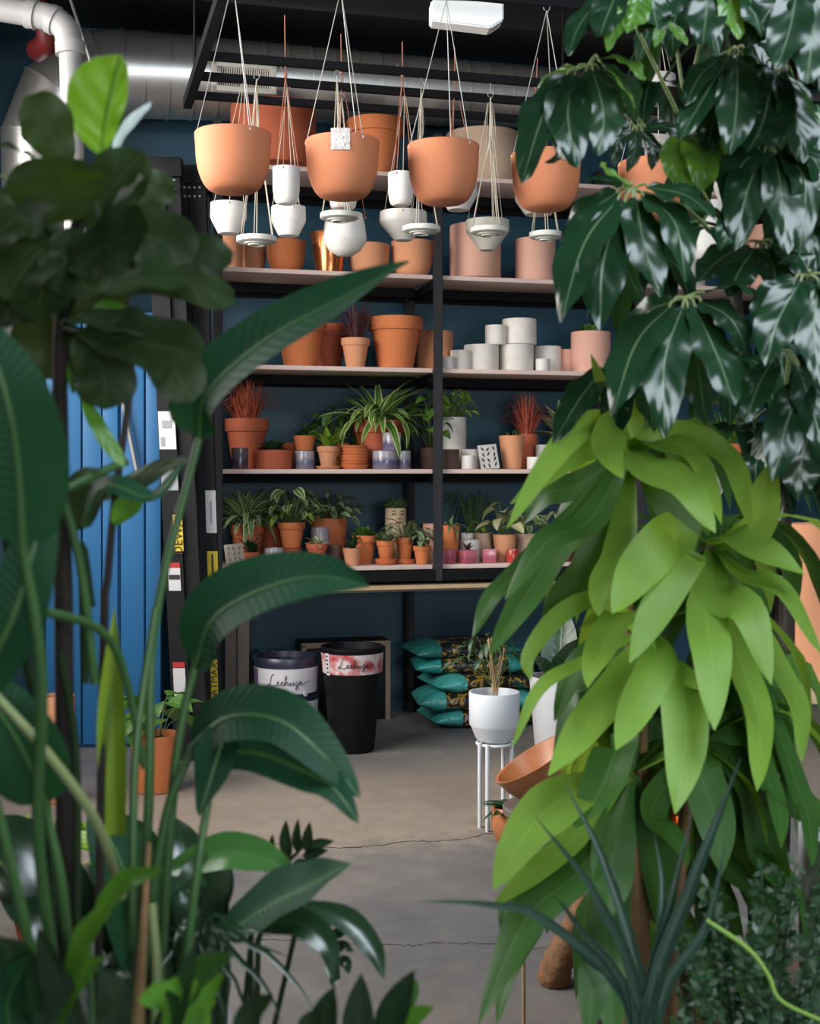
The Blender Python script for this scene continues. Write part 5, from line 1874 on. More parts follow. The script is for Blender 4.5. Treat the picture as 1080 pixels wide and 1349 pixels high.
# ================================================================== foreground plants
HM = {}
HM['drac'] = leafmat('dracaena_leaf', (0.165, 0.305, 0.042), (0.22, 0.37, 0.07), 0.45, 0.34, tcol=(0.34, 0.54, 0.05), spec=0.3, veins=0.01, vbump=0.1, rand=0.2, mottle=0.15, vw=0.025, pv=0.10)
HM['dracdark'] = leafmat('dracaena_dark_leaf', (0.035, 0.105, 0.02), (0.07, 0.16, 0.04), 0.42, 0.26, tcol=(0.14, 0.28, 0.02), spec=0.3, veins=0.01, vbump=0.1, rand=0.2, vw=0.03, pv=0.12)  # dark green leaf; shade on inner leaves is put into this colour too
HM['dracpale'] = leafmat('dracaena_new_leaf', (0.24, 0.40, 0.06), (0.3, 0.45, 0.1), 0.4, 0.45, tcol=(0.5, 0.7, 0.08), veins=0.01, vbump=0.1, rand=0.1, vw=0.03)
HM['schef'] = leafmat('umbrella_leaf', (0.007, 0.027, 0.011), (0.08, 0.13, 0.065), 0.24, 0.08, tcol=(0.06, 0.18, 0.02), veins=5, vslope=2.2, vbump=0.16, rand=0.2, vw=0.028, spec=0.38, pucker=0.28)
HM['schefgreen'] = leafmat('umbrella_green_leaf', (0.06, 0.15, 0.022), (0.16, 0.25, 0.08), 0.3, 0.3, tcol=(0.2, 0.4, 0.03), veins=6, vslope=2.2, vbump=0.4, rand=0.2)  # brighter green than the main umbrella leaf
HM['fig'] = leafmat('fig_leaf', (0.014, 0.030, 0.009), (0.03, 0.05, 0.016), 0.5, 0.2, tcol=(0.10, 0.16, 0.015), veins=4.5, vslope=2.4, vbump=0.10, rand=0.25, spec=0.25)
HM['figlit'] = leafmat('fig_lit_leaf', (0.12, 0.30, 0.02), (0.03, 0.09, 0.01), 0.4, 0.6, tcol=(0.30, 0.62, 0.03), veins=4.5, vslope=2.4, vbump=0.3, rand=0.05, vw=0.05)  # lit copy of the fig leaf: light from behind put into the green
HM['figgloss'] = leafmat('fig_gloss_leaf', (0.62, 0.70, 0.70), (0.66, 0.72, 0.70), 0.45, 0.2, tcol=(0.4, 0.5, 0.3), veins=4.5, vslope=2.4, vbump=0.2, rand=0.05)  # blue-white gloss of an edge-on fig leaf, put into the base colour
HM['bird'] = leafmat('bird_of_paradise_leaf', (0.012, 0.055, 0.026), (0.06, 0.17, 0.05), 0.52, 0.14, tcol=(0.05, 0.20, 0.02), veins=26, vslope=0.6, vbump=0.16, rand=0.12, vw=0.035, spec=0.16)
HM['birdnew'] = leafmat('rolled_new_leaf', (0.12, 0.22, 0.02), (0.16, 0.26, 0.04), 0.45, 0.45, tcol=(0.28, 0.42, 0.03), veins=20, vbump=0.15, rand=0.05)
HM['zz'] = leafmat('zz_leaf', (0.014, 0.040, 0.016), (0.03, 0.07, 0.03), 0.25, 0.1, veins=0.01, vbump=0.1, rand=0.2, spec=0.6)
HM['zzlit'] = leafmat('zz_lit_leaf', (0.05, 0.15, 0.035), (0.07, 0.2, 0.05), 0.28, 0.3, veins=0.01, vbump=0.1, rand=0.2)  # lit copy of the zz leaf, the light put into a brighter green
HM['limefg'] = leafmat('lime_leaf', (0.085, 0.235, 0.028), (0.12, 0.28, 0.06), 0.4, 0.35, tcol=(0.2, 0.45, 0.03), veins=6, vbump=0.15, rand=0.2)
HM['blade'] = leafmat('aloe_blade', (0.020, 0.050, 0.032), (0.03, 0.07, 0.04), 0.42, 0.05, veins=0.01, vbump=0.05, rand=0.2, mottle=0.5)
HM['petiole'] = mat('green_petiole', (0.042, 0.11, 0.030), 0.45, var=0.2)
HM['petdark'] = mat('dark_petiole', (0.016, 0.03, 0.012), 0.85, var=0.2, spec=0.1)
HM['petpale'] = mat('pale_petiole', (0.20, 0.25, 0.10), 0.5, var=0.15)
HM['bark'] = mat('dark_bark', (0.016, 0.011, 0.008), 0.85, var=0.4, scale=30, bump=0.4)
HM['cane'] = mat('tan_cane', (0.20, 0.12, 0.05), 0.75, var=0.3, scale=26, bump=0.3)


def wprof(kind, v):
    if kind == 'drac':
        a = min(1.0, 0.30 + 2.3 * v)
        b = max(0.0, 1 - max(0, (v - 0.5) / 0.5) ** 2.0)
        return a * b ** 0.85 if v < 1 else 0
    if kind == 'schef':
        return max(0, math.sin(PI * min(1, v ** 0.85))) ** 0.62 * (1 - 0.25 * max(0, v - 0.7) / 0.3)
    if kind == 'fig':
        return max(0, math.sin(PI * v ** 1.15)) ** 0.5 * (0.72 + 0.34 * v)
    if kind == 'bird':
        return max(0, math.sin(PI * v ** 0.62)) ** 0.7
    if kind == 'blade':
        return (0.75 + 0.25 * min(1, v * 3)) * (1 - v ** 2.2)
    return max(0, math.sin(PI * v ** 0.8)) ** 0.8


def hero(par, m, pts, w, face=(0, -1, 0.25), prof='drac', fold=0.18, wave=0.0, nw=3.0, seg=14, k=6, name='leaf', curl=0.0, twist=0.0, label=None, asym=0.0):
    """one large leaf. pts: centre line from base to tip in world space; w: full width (m); face: where its upper side looks"""
    q = spline(pts, seg)
    bm = bmesh.new()
    uvl = bm.loops.layers.uv.new('UVMap')
    ph = rnd.uniform(0, 6.28)
    rows = []
    o = par.location
    f0 = Vector(face).normalized()
    for i, p in enumerate(q):
        v = i / seg
        t = (q[min(i + 1, seg)] - q[max(i - 1, 0)]).normalized()
        n = f0 - t * f0.dot(t)
        if n.length < 0.05:
            n = t.orthogonal()
        n.normalize()
        if twist:
            n = Quaternion(t, twist * v) @ n
        sd = t.cross(n)
        ww = max(w * 0.5 * wprof(prof, v), w * 0.012)
        row = []
        for j in range(k + 1):
            s = -1 + 2 * j / k
            off = n * (fold * abs(s) ** 1.2 * ww - curl * s * s * ww * v)
            if wave and 0 < i < seg:
                off += n * (wave * w * abs(s) ** 1.5 * math.sin(nw * 2 * PI * v + ph + (0 if s > 0 else 1.7)))
            row.append((bm.verts.new(p + sd * s * ww * (1 + asym * (1 if s > 0 else -1)) + off - o), (0.5 + 0.5 * s, v)))
        rows.append(row)
    for a, b in zip(rows, rows[1:]):
        for j in range(k):
            f = bm.faces.new((a[j][0], a[j + 1][0], b[j + 1][0], b[j][0]))
            for lp, uvv in zip(f.loops, (a[j][1], a[j + 1][1], b[j + 1][1], b[j][1])):
                lp[uvl].uv = uvv
    return ob(name, finish(bm, angle=180), m, par, label=label)


def W(pts, z0, z1=None):
    """pixel polyline to world points, distance running from z0 at the base to z1 at the tip"""
    z1 = z0 if z1 is None else z1
    n = len(pts) - 1
    return [P(a[0], a[1], a[2] if len(a) > 2 else z0 + (z1 - z0) * i / max(n, 1)) for i, a in enumerate(pts)]


def htube(par, pts, r0, r1, m, name='stem', n=8, seg=12):
    q = spline(pts, seg)
    q = [p - par.location for p in q]
    return ob(name, tube_me(q, [r0 + (r1 - r0) * i / seg for i in range(seg + 1)], n), m, par)


def floor_pot(par, R, h, m, prof='taper'):
    ob('pot', lathe(PROF[prof](R, h), 36), m, par)
    ob('soil', lathe([(0, 0.01), (R * 0.85, 0), (R * 0.85, -0.02), (0, -0.02)], 20), M['soil'], par, loc=(0, 0, h * 0.88))


# ------------------------------------------------------------------ lime dracaena
ZD = 2.40
dr = thing('lime_dracaena', 'tall lime green dracaena with broad drooping leaves filling the right foreground', 'plant', (P(850, HOR, ZD + 0.1).x, ZD + 0.1, 0))
floor_pot(dr, 0.15, 0.27, M['greyplastic'])
base_xy = (dr.location.x, dr.location.y)


def cane(px, py, z, r=0.012, m='cane', off=0.0):
    top = P(px, py, z)
    htube(dr, [Vector((base_xy[0] + off, base_xy[1], 0.22)), Vector((base_xy[0] * 0.4 + top.x * 0.6, base_xy[1] * 0.5 + z * 0.5, 0.22 + (top.z - 0.22) * 0.5)), top], r * 1.3, r, HM[m], 'cane')
    return top


cane(822, 575, 2.42, 0.0075, off=-0.03)
cane(935, 715, 2.46, 0.011, off=0.03)
cane(845, 820, 2.44, 0.011)
cane(826, 1010, 2.40, 0.012, off=-0.05)
cane(920, 950, 2.44, 0.010, off=0.05)
K1, K2, K3, K4, K5 = (830, 590, 2.42), (938, 720, 2.46), (850, 830, 2.44), (828, 1020, 2.40), (925, 970, 2.44)
C = (0, -1, 0.35)
U = (0, -0.55, 1)
LFT = (-0.6, -0.9, 0.5)
RGT = (0.6, -0.9, 0.5)
dl = [  # material, crown, points, width px, z tip, face
    ('drac', K1, [(808, 558), (764, 566), (722, 612), (668, 696)], 40, 2.25, (-0.3, -0.9, 0.6)),
    ('drac', K1, [(806, 588), (764, 598), (714, 632), (672, 664)], 30, 2.30, (-0.2, -0.9, 0.6)),
    ('drac', K1, [(812, 560), (800, 592), (820, 630)], 42, 2.18, C),
    ('drac', K1, [(834, 556), (842, 520)], 26, 2.40, C),
    ('dracpale', K1, [(818, 570), (796, 515), (778, 466)], 20, 2.36, LFT),
    ('drac', K1, [(850, 612), (902, 640), (942, 702)], 52, 2.20, (0.1, -0.9, 0.6)),
    ('drac', K1, [(867, 582), (920, 606), (950, 690)], 46, 2.26, RGT),
    ('drac', K1, [(890, 570), (960, 606), (990, 698)], 46, 2.30, RGT),
    ('dracpale', K2, [(995, 698), (1008, 650), (1019, 606)], 40, 2.36, (-0.3, -1, 0.1)),
    ('drac', K2, [(962, 704), (1000, 722), (1060, 757)], 54, 2.28, (0.1, -0.8, 0.8)),
    ('drac', K2, [(975, 752), (1034, 780), (1082, 862)], 42, 2.25, RGT),
    ('drac', K3, [(890, 706), (842, 750), (806, 808)], 58, 2.15, C),
    ('drac', K3, [(908, 728), (866, 800), (829, 873)], 46, 2.12, C),
    ('drac', K1, [(818, 722), (796, 765), (788, 812)], 44, 2.22, LFT),
    ('drac', K3, [(820, 808), (790, 860), (774, 906)], 46, 2.18, LFT),
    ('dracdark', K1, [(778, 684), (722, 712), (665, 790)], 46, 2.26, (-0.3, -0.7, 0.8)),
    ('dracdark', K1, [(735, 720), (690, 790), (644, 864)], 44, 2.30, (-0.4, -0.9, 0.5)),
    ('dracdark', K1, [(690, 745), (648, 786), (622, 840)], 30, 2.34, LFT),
    ('drac', K3, [(790, 790), (735, 812), (697, 862), (699, 896)], 28, 2.28, LFT),
    ('dracdark', K1, [(775, 740), (740, 786), (716, 826)], 38, 2.44, C),
    ('drac', K2, [(942, 782), (986, 808), (1016, 902)], 50, 2.20, C),
    ('drac', K2, [(931, 806), (938, 872), (941, 962)], 52, 2.12, C),
    ('drac', K5, [(900, 900), (903, 980), (889, 1072)], 58, 2.10, C),
    ('drac', K2, [(972, 858), (1000, 950), (997, 1042)], 52, 2.18, RGT),
    ('drac', K2, [(1018, 862), (1052, 932), (1056, 1004)], 40, 2.24, RGT),
    ('drac', K3, [(834, 880), (778, 950), (722, 1022)], 58, 2.18, LFT),
    ('drac', K3, [(868, 868), (838, 930), (811, 988)], 48, 2.14, C),
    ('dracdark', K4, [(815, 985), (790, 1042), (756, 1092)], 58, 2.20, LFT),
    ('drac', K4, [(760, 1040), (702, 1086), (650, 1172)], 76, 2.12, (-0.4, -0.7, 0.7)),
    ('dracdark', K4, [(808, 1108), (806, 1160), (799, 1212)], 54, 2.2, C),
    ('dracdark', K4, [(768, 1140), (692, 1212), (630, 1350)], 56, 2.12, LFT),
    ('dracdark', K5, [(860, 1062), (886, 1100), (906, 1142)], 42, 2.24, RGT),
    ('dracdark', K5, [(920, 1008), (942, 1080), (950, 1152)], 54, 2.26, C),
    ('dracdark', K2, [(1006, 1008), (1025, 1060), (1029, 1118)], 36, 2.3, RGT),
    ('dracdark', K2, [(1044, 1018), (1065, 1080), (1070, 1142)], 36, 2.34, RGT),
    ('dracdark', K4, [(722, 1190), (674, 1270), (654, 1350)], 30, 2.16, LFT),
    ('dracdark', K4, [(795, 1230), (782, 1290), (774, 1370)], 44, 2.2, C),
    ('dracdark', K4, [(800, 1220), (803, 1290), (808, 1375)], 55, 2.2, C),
    ('dracdark', K4, [(720, 1150), (672, 1185), (662, 1238)], 28, 2.26, LFT),
    ('drac', K3, [(770, 872), (712, 905), (674, 986)], 22, 2.3, (-0.2, -0.6, 0.9)),
    ('drac', K4, [(750, 1110), (700, 1150), (648, 1196)], 36, 2.2, LFT),
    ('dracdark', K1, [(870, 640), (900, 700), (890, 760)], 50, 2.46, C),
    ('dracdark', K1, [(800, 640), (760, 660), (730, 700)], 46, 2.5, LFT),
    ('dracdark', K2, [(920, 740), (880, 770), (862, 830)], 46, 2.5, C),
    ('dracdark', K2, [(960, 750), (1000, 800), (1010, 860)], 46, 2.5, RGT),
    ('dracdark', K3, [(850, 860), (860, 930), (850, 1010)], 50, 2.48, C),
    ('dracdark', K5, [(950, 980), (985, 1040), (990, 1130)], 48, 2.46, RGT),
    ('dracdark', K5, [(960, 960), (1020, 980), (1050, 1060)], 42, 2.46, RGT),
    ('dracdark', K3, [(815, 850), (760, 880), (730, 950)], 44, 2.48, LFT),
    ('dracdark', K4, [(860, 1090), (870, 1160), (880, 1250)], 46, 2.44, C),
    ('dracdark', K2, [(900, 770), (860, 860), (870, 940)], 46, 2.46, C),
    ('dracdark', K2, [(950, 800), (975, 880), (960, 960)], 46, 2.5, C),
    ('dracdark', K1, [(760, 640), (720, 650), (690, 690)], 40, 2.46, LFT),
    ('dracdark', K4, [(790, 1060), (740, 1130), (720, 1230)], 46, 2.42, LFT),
]
for mn, K, pts, w, zt, face in dl:
    zz = (K[2] + zt) / 2
    pp = [P(*K)] + W(pts, K[2] * 0.6 + zt * 0.4, zt)
    hero(dr, HM[mn], pp, w * zz / F * 1.08, face, 'drac', fold=rnd.uniform(0.08, 0.22), wave=0.035, nw=2.2, curl=0.15, seg=16)
r3 = random.Random(21)
for K, n in ((K1, 14), (K2, 12), (K3, 10), (K4, 12), (K5, 10)):
    for i in range(n):
        a = i * 2.399
        if math.cos(a) < -0.35 and K in (K1, K3, K4):
            continue
        c0 = P(*K)
        ln = r3.uniform(0.24, 0.36)
        b = Vector((math.cos(a), abs(math.sin(a)) * 0.8 + 0.1, 0))
        pp = [c0, c0 + b * ln * 0.45 + Vector((0, 0, ln * 0.16)), c0 + b * ln * 0.8 - Vector((0, 0, ln * 0.12)), c0 + b * ln * 0.92 - Vector((0, 0, ln * 0.5))]
        hero(dr, HM['dracdark' if i % 3 else 'drac'], pp, r3.uniform(0.05, 0.075), b + Vector((0, 0, 0.8)), 'drac', fold=0.15, wave=0.03, seg=10, k=4)

r6 = random.Random(33)
for i in range(46):
    px, py = r6.uniform(790, 1075), r6.uniform(900, 1330)
    if 770 < px < 925 and 985 < py < 1190:
        continue
    z = r6.uniform(2.5, 2.75)
    c0 = P(px, py - 60, z)
    a = r6.uniform(0, 2 * PI)
    ln = r6.uniform(0.2, 0.32)
    b = Vector((math.cos(a), math.sin(a) * 0.4 - 0.2, 0))
    K = min((K1, K2, K3, K4, K5), key=lambda q: abs(q[0] - px) + abs(q[1] - py))
    pp = [P(K[0], K[1], K[2]), c0.lerp(P(*K), 0.3), c0 + b * ln * 0.3, c0 + b * ln * 0.5 - Vector((0, 0, ln * 0.8))]
    hero(dr, HM['dracdark'], pp, r6.uniform(0.06, 0.085), b + Vector((0, -0.6, 0.6)), 'drac', fold=0.12, wave=0.03, seg=12, k=4)

# ------------------------------------------------------------------ umbrella tree
ZS = 2.55
sc_ = thing('umbrella_tree', 'tall umbrella tree with glossy dark drooping leaf fans in the upper right foreground', 'plant', (P(1000, HOR, 2.8).x, 2.8, 0))
floor_pot(sc_, 0.18, 0.34, M['darkpot'])
sb = sc_.location
trunk = [sb + Vector((0, 0, 0.28)), P(985, 900, 2.82), P(985, 560, 2.78), P(960, 300, 2.74), P(950, 60, 2.72), P(945, -120, 2.70)]
htube(sc_, trunk, 0.018, 0.008, HM['bark'], 'trunk')
trunk2 = [sb + Vector((0.04, 0, 0.28)), P(1040, 800, 2.86), P(1020, 450, 2.84), P(1050, 200, 2.80), P(1060, -100, 2.75)]
htube(sc_, trunk2, 0.015, 0.007, HM['bark'], 'trunk')


def fan(c, z, leaflets, root=None, mdef='schef', pet='petpale'):
    c0 = P(c[0], c[1], z)
    if root is not None:
        htube(sc_, [P(*root), (P(*root) + c0) / 2 + Vector((0, 0, 0.03)), c0], 0.0045, 0.0035, HM[pet], 'petiole')
    for lf in leaflets:
        pts, w = lf[0], lf[1]
        zt = lf[2] if len(lf) > 2 and lf[2] else z - 0.12
        face = lf[3] if len(lf) > 3 and lf[3] else None
        mn = lf[4] if len(lf) > 4 else mdef
        p = W(pts, z - 0.01, zt)
        if face is None:
            dx = pts[-1][0] - c[0]
            face = (dx / 160.0, -1, 0.55)
        q = c0.lerp(p[0], 0.9)
        htube(sc_, [c0, q + Vector((0, 0, 0.006)), p[0].lerp(p[1], 0.06)], 0.0028, 0.002, HM['petpale'], 'petiolule', n=6, seg=5)
        hero(sc_, HM[mn], p, w * 1.08 * (z + zt) / 2 / F, face, 'schef', fold=rnd.uniform(0.10, 0.28), wave=0.075, nw=2.6, curl=0.2, seg=16, k=6)


fan((775, 86), 2.35, [
    ([(748, 97), (716, 150), (687, 242)], 62, 2.22), ([(757, 97), (748, 150), (760, 222)], 58, 2.20), ([(780, 90), (795, 150), (788, 205)], 52, 2.22),
    ([(785, 76), (825, 80), (850, 106)], 34, 2.28, (0.2, -0.5, 1), 'schefgreen'), ([(788, 80), (816, 108), (838, 142)], 26, 2.26, (0.9, -0.6, 0.3), 'schefgreen'), ([(762, 90), (722, 108), (698, 158)], 30, 2.40, (-0.7, -0.6, 0.6), 'schefgreen'),
    ([(786, 90), (830, 120), (835, 160)], 44, 2.40), ([(770, 100), (735, 190), (730, 215)], 40, 2.45)], (900, 260, 2.70))
fan((831, 249), 2.32, [
    ([(816, 260), (770, 320), (738, 425)], 66, 2.18), ([(824, 264), (796, 340), (790, 436)], 64, 2.15), ([(838, 260), (848, 320), (870, 392)], 54, 2.16), ([(845, 257), (888, 292), (904, 372)], 52, 2.2),
    ([(850, 246), (905, 258), (945, 292)], 48, 2.24), ([(822, 247), (795, 236), (768, 236)], 30, 2.36, (0, -0.6, 1)), ([(815, 252), (770, 285), (740, 330)], 46, 2.34, (-0.7, -0.7, 0.4)),
    ([(835, 265), (820, 330), (845, 400)], 44, 2.4), ([(832, 244), (800, 225), (792, 212)], 22, 2.30, (0, -0.6, 1), 'schefgreen')], (960, 330, 2.74))
fan((902, 392), 2.30, [
    ([(884, 402), (838, 452), (806, 548)], 64, 2.14), ([(900, 402), (876, 475), (876, 578)], 58, 2.10), ([(913, 400), (945, 470), (968, 534)], 62, 2.14), ([(921, 396), (962, 420), (988, 470)], 52, 2.22),
    ([(925, 388), (972, 376), (1008, 402)], 34, 2.26, (0.1, -0.35, 1)), ([(890, 396), (852, 412), (822, 455)], 40, 2.34), ([(905, 405), (920, 490), (930, 560)], 50, 2.34)], (985, 520, 2.78))
fan((800, 478), 2.42, [
    ([(796, 484), (764, 525), (728, 584)], 44, 2.30), ([(806, 486), (812, 530), (806, 585)], 42, 2.30), ([(812, 482), (850, 520), (862, 570)], 44, 2.36)], (985, 560, 2.78))
fan((971, 64), 2.38, [
    ([(962, 70), (926, 130), (893, 186)], 46, 2.26), ([(972, 70), (970, 140), (962, 204)], 52, 2.22), ([(950, 76), (922, 100), (902, 140)], 34, 2.3), ([(978, 64), (1004, 58), (1020, 78)], 28, 2.34, (0, -0.5, 1)),
    ([(978, 72), (1000, 120), (1010, 185)], 46, 2.32), ([(965, 75), (940, 160), (930, 200)], 40, 2.36)], (955, 120, 2.72))
fan((835, -25), 2.32, [
    ([(805, -15), (765, 30), (748, 74)], 36, 2.22), ([(815, -15), (800, 20), (790, 48)], 44, 2.20), ([(828, -15), (812, 30), (800, 68)], 26, 2.18, None, 'schefgreen'), ([(842, -15), (835, 15), (826, 44)], 42, 2.22, None, 'schefgreen'),
    ([(858, -15), (862, 20), (868, 40)], 40, 2.24), ([(885, -20), (862, 10), (842, 44)], 38, 2.3)], (945, -60, 2.70))
fan((935, -45), 2.36, [
    ([(915, -30), (885, 0), (858, 38)], 46, 2.26), ([(935, -30), (930, 20), (925, 60)], 52, 2.24), ([(955, -30), (965, 10), (972, 52)], 44, 2.26, None, 'schefgreen'), ([(975, -30), (992, 10), (1003, 50)], 46, 2.24)], (945, -100, 2.70))
fan((1060, -30), 2.30, [
    ([(1050, -15), (1040, 40), (1022, 92)], 54, 2.16), ([(1065, -10), (1068, 60), (1062, 110)], 60, 2.16), ([(1040, -15), (1010, 20), (990, 60)], 50, 2.26), ([(1080, -10), (1090, 60), (1085, 130)], 50, 2.2)], (1058, -100, 2.75))
fan((1020, 78), 2.36, [
    ([(1034, 82), (1058, 125), (1084, 172)], 26, 2.24, (0.9, -0.7, 0.2), 'schefgreen'), ([(1020, 95), (1005, 160), (985, 200)], 70, 2.26), ([(1010, 85), (985, 120), (975, 150)], 50, 2.32), ([(1030, 92), (1050, 160), (1058, 215)], 56, 2.28)], (1050, 200, 2.80))
fan((905, 172), 2.42, [
    ([(912, 178), (925, 205), (925, 252)], 54, 2.32), ([(900, 180), (892, 212), (910, 250)], 44, 2.34), ([(918, 176), (950, 200), (958, 240)], 40, 2.36)], (955, 240, 2.73), 'schefgreen')
fan((1015, 190), 2.36, [
    ([(1008, 198), (985, 250), (968, 330)], 58, 2.24), ([(1020, 200), (1030, 260), (1038, 335)], 54, 2.22), ([(1000, 195), (975, 220), (950, 262)], 48, 2.32), ([(1026, 196), (1060, 240), (1052, 338)], 44, 2.26), ([(1032, 192), (1072, 210), (1090, 260)], 50, 2.3)], (1052, 300, 2.81))
fan((992, 232), 2.34, [([(988, 242), (968, 285), (948, 330)], 40, 2.24, (-0.2, -1, 0.9))], (1040, 330, 2.83))
fan((1000, 318), 2.38, [
    ([(985, 322), (950, 340), (918, 372)], 50, 2.28, (-0.2, -0.7, 1)), ([(995, 326), (975, 355), (958, 392)], 48, 2.28, (-0.1, -0.8, 0.9)), ([(1010, 326), (1020, 360), (1024, 400)], 46, 2.3), ([(1015, 320), (1050, 340), (1070, 380)], 44, 2.32)], (1022, 450, 2.84))
fan((1068, 362), 2.26, [
    ([(1056, 368), (1026, 420), (1008, 482)], 56, 2.14), ([(1078, 374), (1072, 440), (1082, 510)], 50, 2.12), ([(1050, 366), (1015, 390), (990, 425)], 40, 2.24), ([(1082, 365), (1110, 400), (1120, 460)], 50, 2.2), ([(1066, 360), (1050, 335), (1020, 350)], 36, 2.28, (0, -0.5, 1))], (1025, 480, 2.84))
fan((1040, 462), 2.30, [
    ([(1022, 468), (998, 510), (982, 558)], 38, 2.20), ([(1060, 500), (1036, 560), (1018, 634)], 54, 2.14), ([(1050, 480), (1070, 540), (1085, 600)], 50, 2.2), ([(1074, 545), (1056, 605), (1050, 660)], 58, 2.3)], (1030, 600, 2.85))
fan((838, 168), 2.50, [
    ([(834, 172), (814, 188), (808, 220)], 20, 2.45), ([(838, 172), (836, 200), (826, 228)], 18, 2.42), ([(845, 172), (860, 195), (858, 225)], 20, 2.45), ([(848, 168), (880, 168), (896, 195)], 24, 2.45), ([(830, 166), (810, 158), (800, 172)], 18, 2.5)], (955, 300, 2.73))
fan((872, 22), 2.55, [
    ([(872, 28), (868, 45), (862, 62)], 14, 2.5, None, 'schefgreen'), ([(880, 28), (895, 45), (905, 60)], 16, 2.5, None, 'schefgreen')], (950, 60, 2.72), 'schefgreen')
for a, b in (((838, 36, 2.5), (892, 148, 2.6)), ((930, 20, 2.5), (908, 120, 2.6)), ((890, 55, 2.6), (900, 122, 2.62)), ((968, 62, 2.45), (958, 72, 2.5))):
    htube(sc_, [P(*a), P(*b)], 0.0035, 0.004, HM['petpale'], 'petiole')
# leaf fans at the back of the crown
r4 = random.Random(5)
for i, (px, py) in enumerate(((870, 110), (920, 300), (980, 160), (1040, 260), (1070, 140), (960, 470), (1030, 440), (1080, 470), (900, 20), (1000, 30), (1070, 300), (980, 560), (1060, 560), (930, 225), (1000, 600), (850, 340), (1090, 620))):
    z = r4.uniform(2.60, 2.75)
    c0 = P(px, py, z)
    root = min(trunk[1:] + trunk2[1:], key=lambda v: (v - c0).length)
    htube(sc_, [root, (root + c0) / 2 + Vector((0, 0, 0.04)), c0], 0.004, 0.003, HM['petiole'], 'petiole')
    for kk in range(7):
        a = kk * 2 * PI / 7 + r4.uniform(-0.3, 0.3)
        ln = r4.uniform(0.13, 0.20)
        b = Vector((math.cos(a), math.sin(a) * 0.7, 0))
        pp = [c0 + b * 0.02, c0 + b * ln * 0.5 - Vector((0, 0, ln * 0.15)), c0 + b * ln * 0.75 - Vector((0, 0, ln * 0.75))]
        hero(sc_, HM['schef'], pp, ln * 0.42, b + Vector((0, -0.3, 0.6)), 'schef', fold=0.15, wave=0.04, seg=9, k=4)

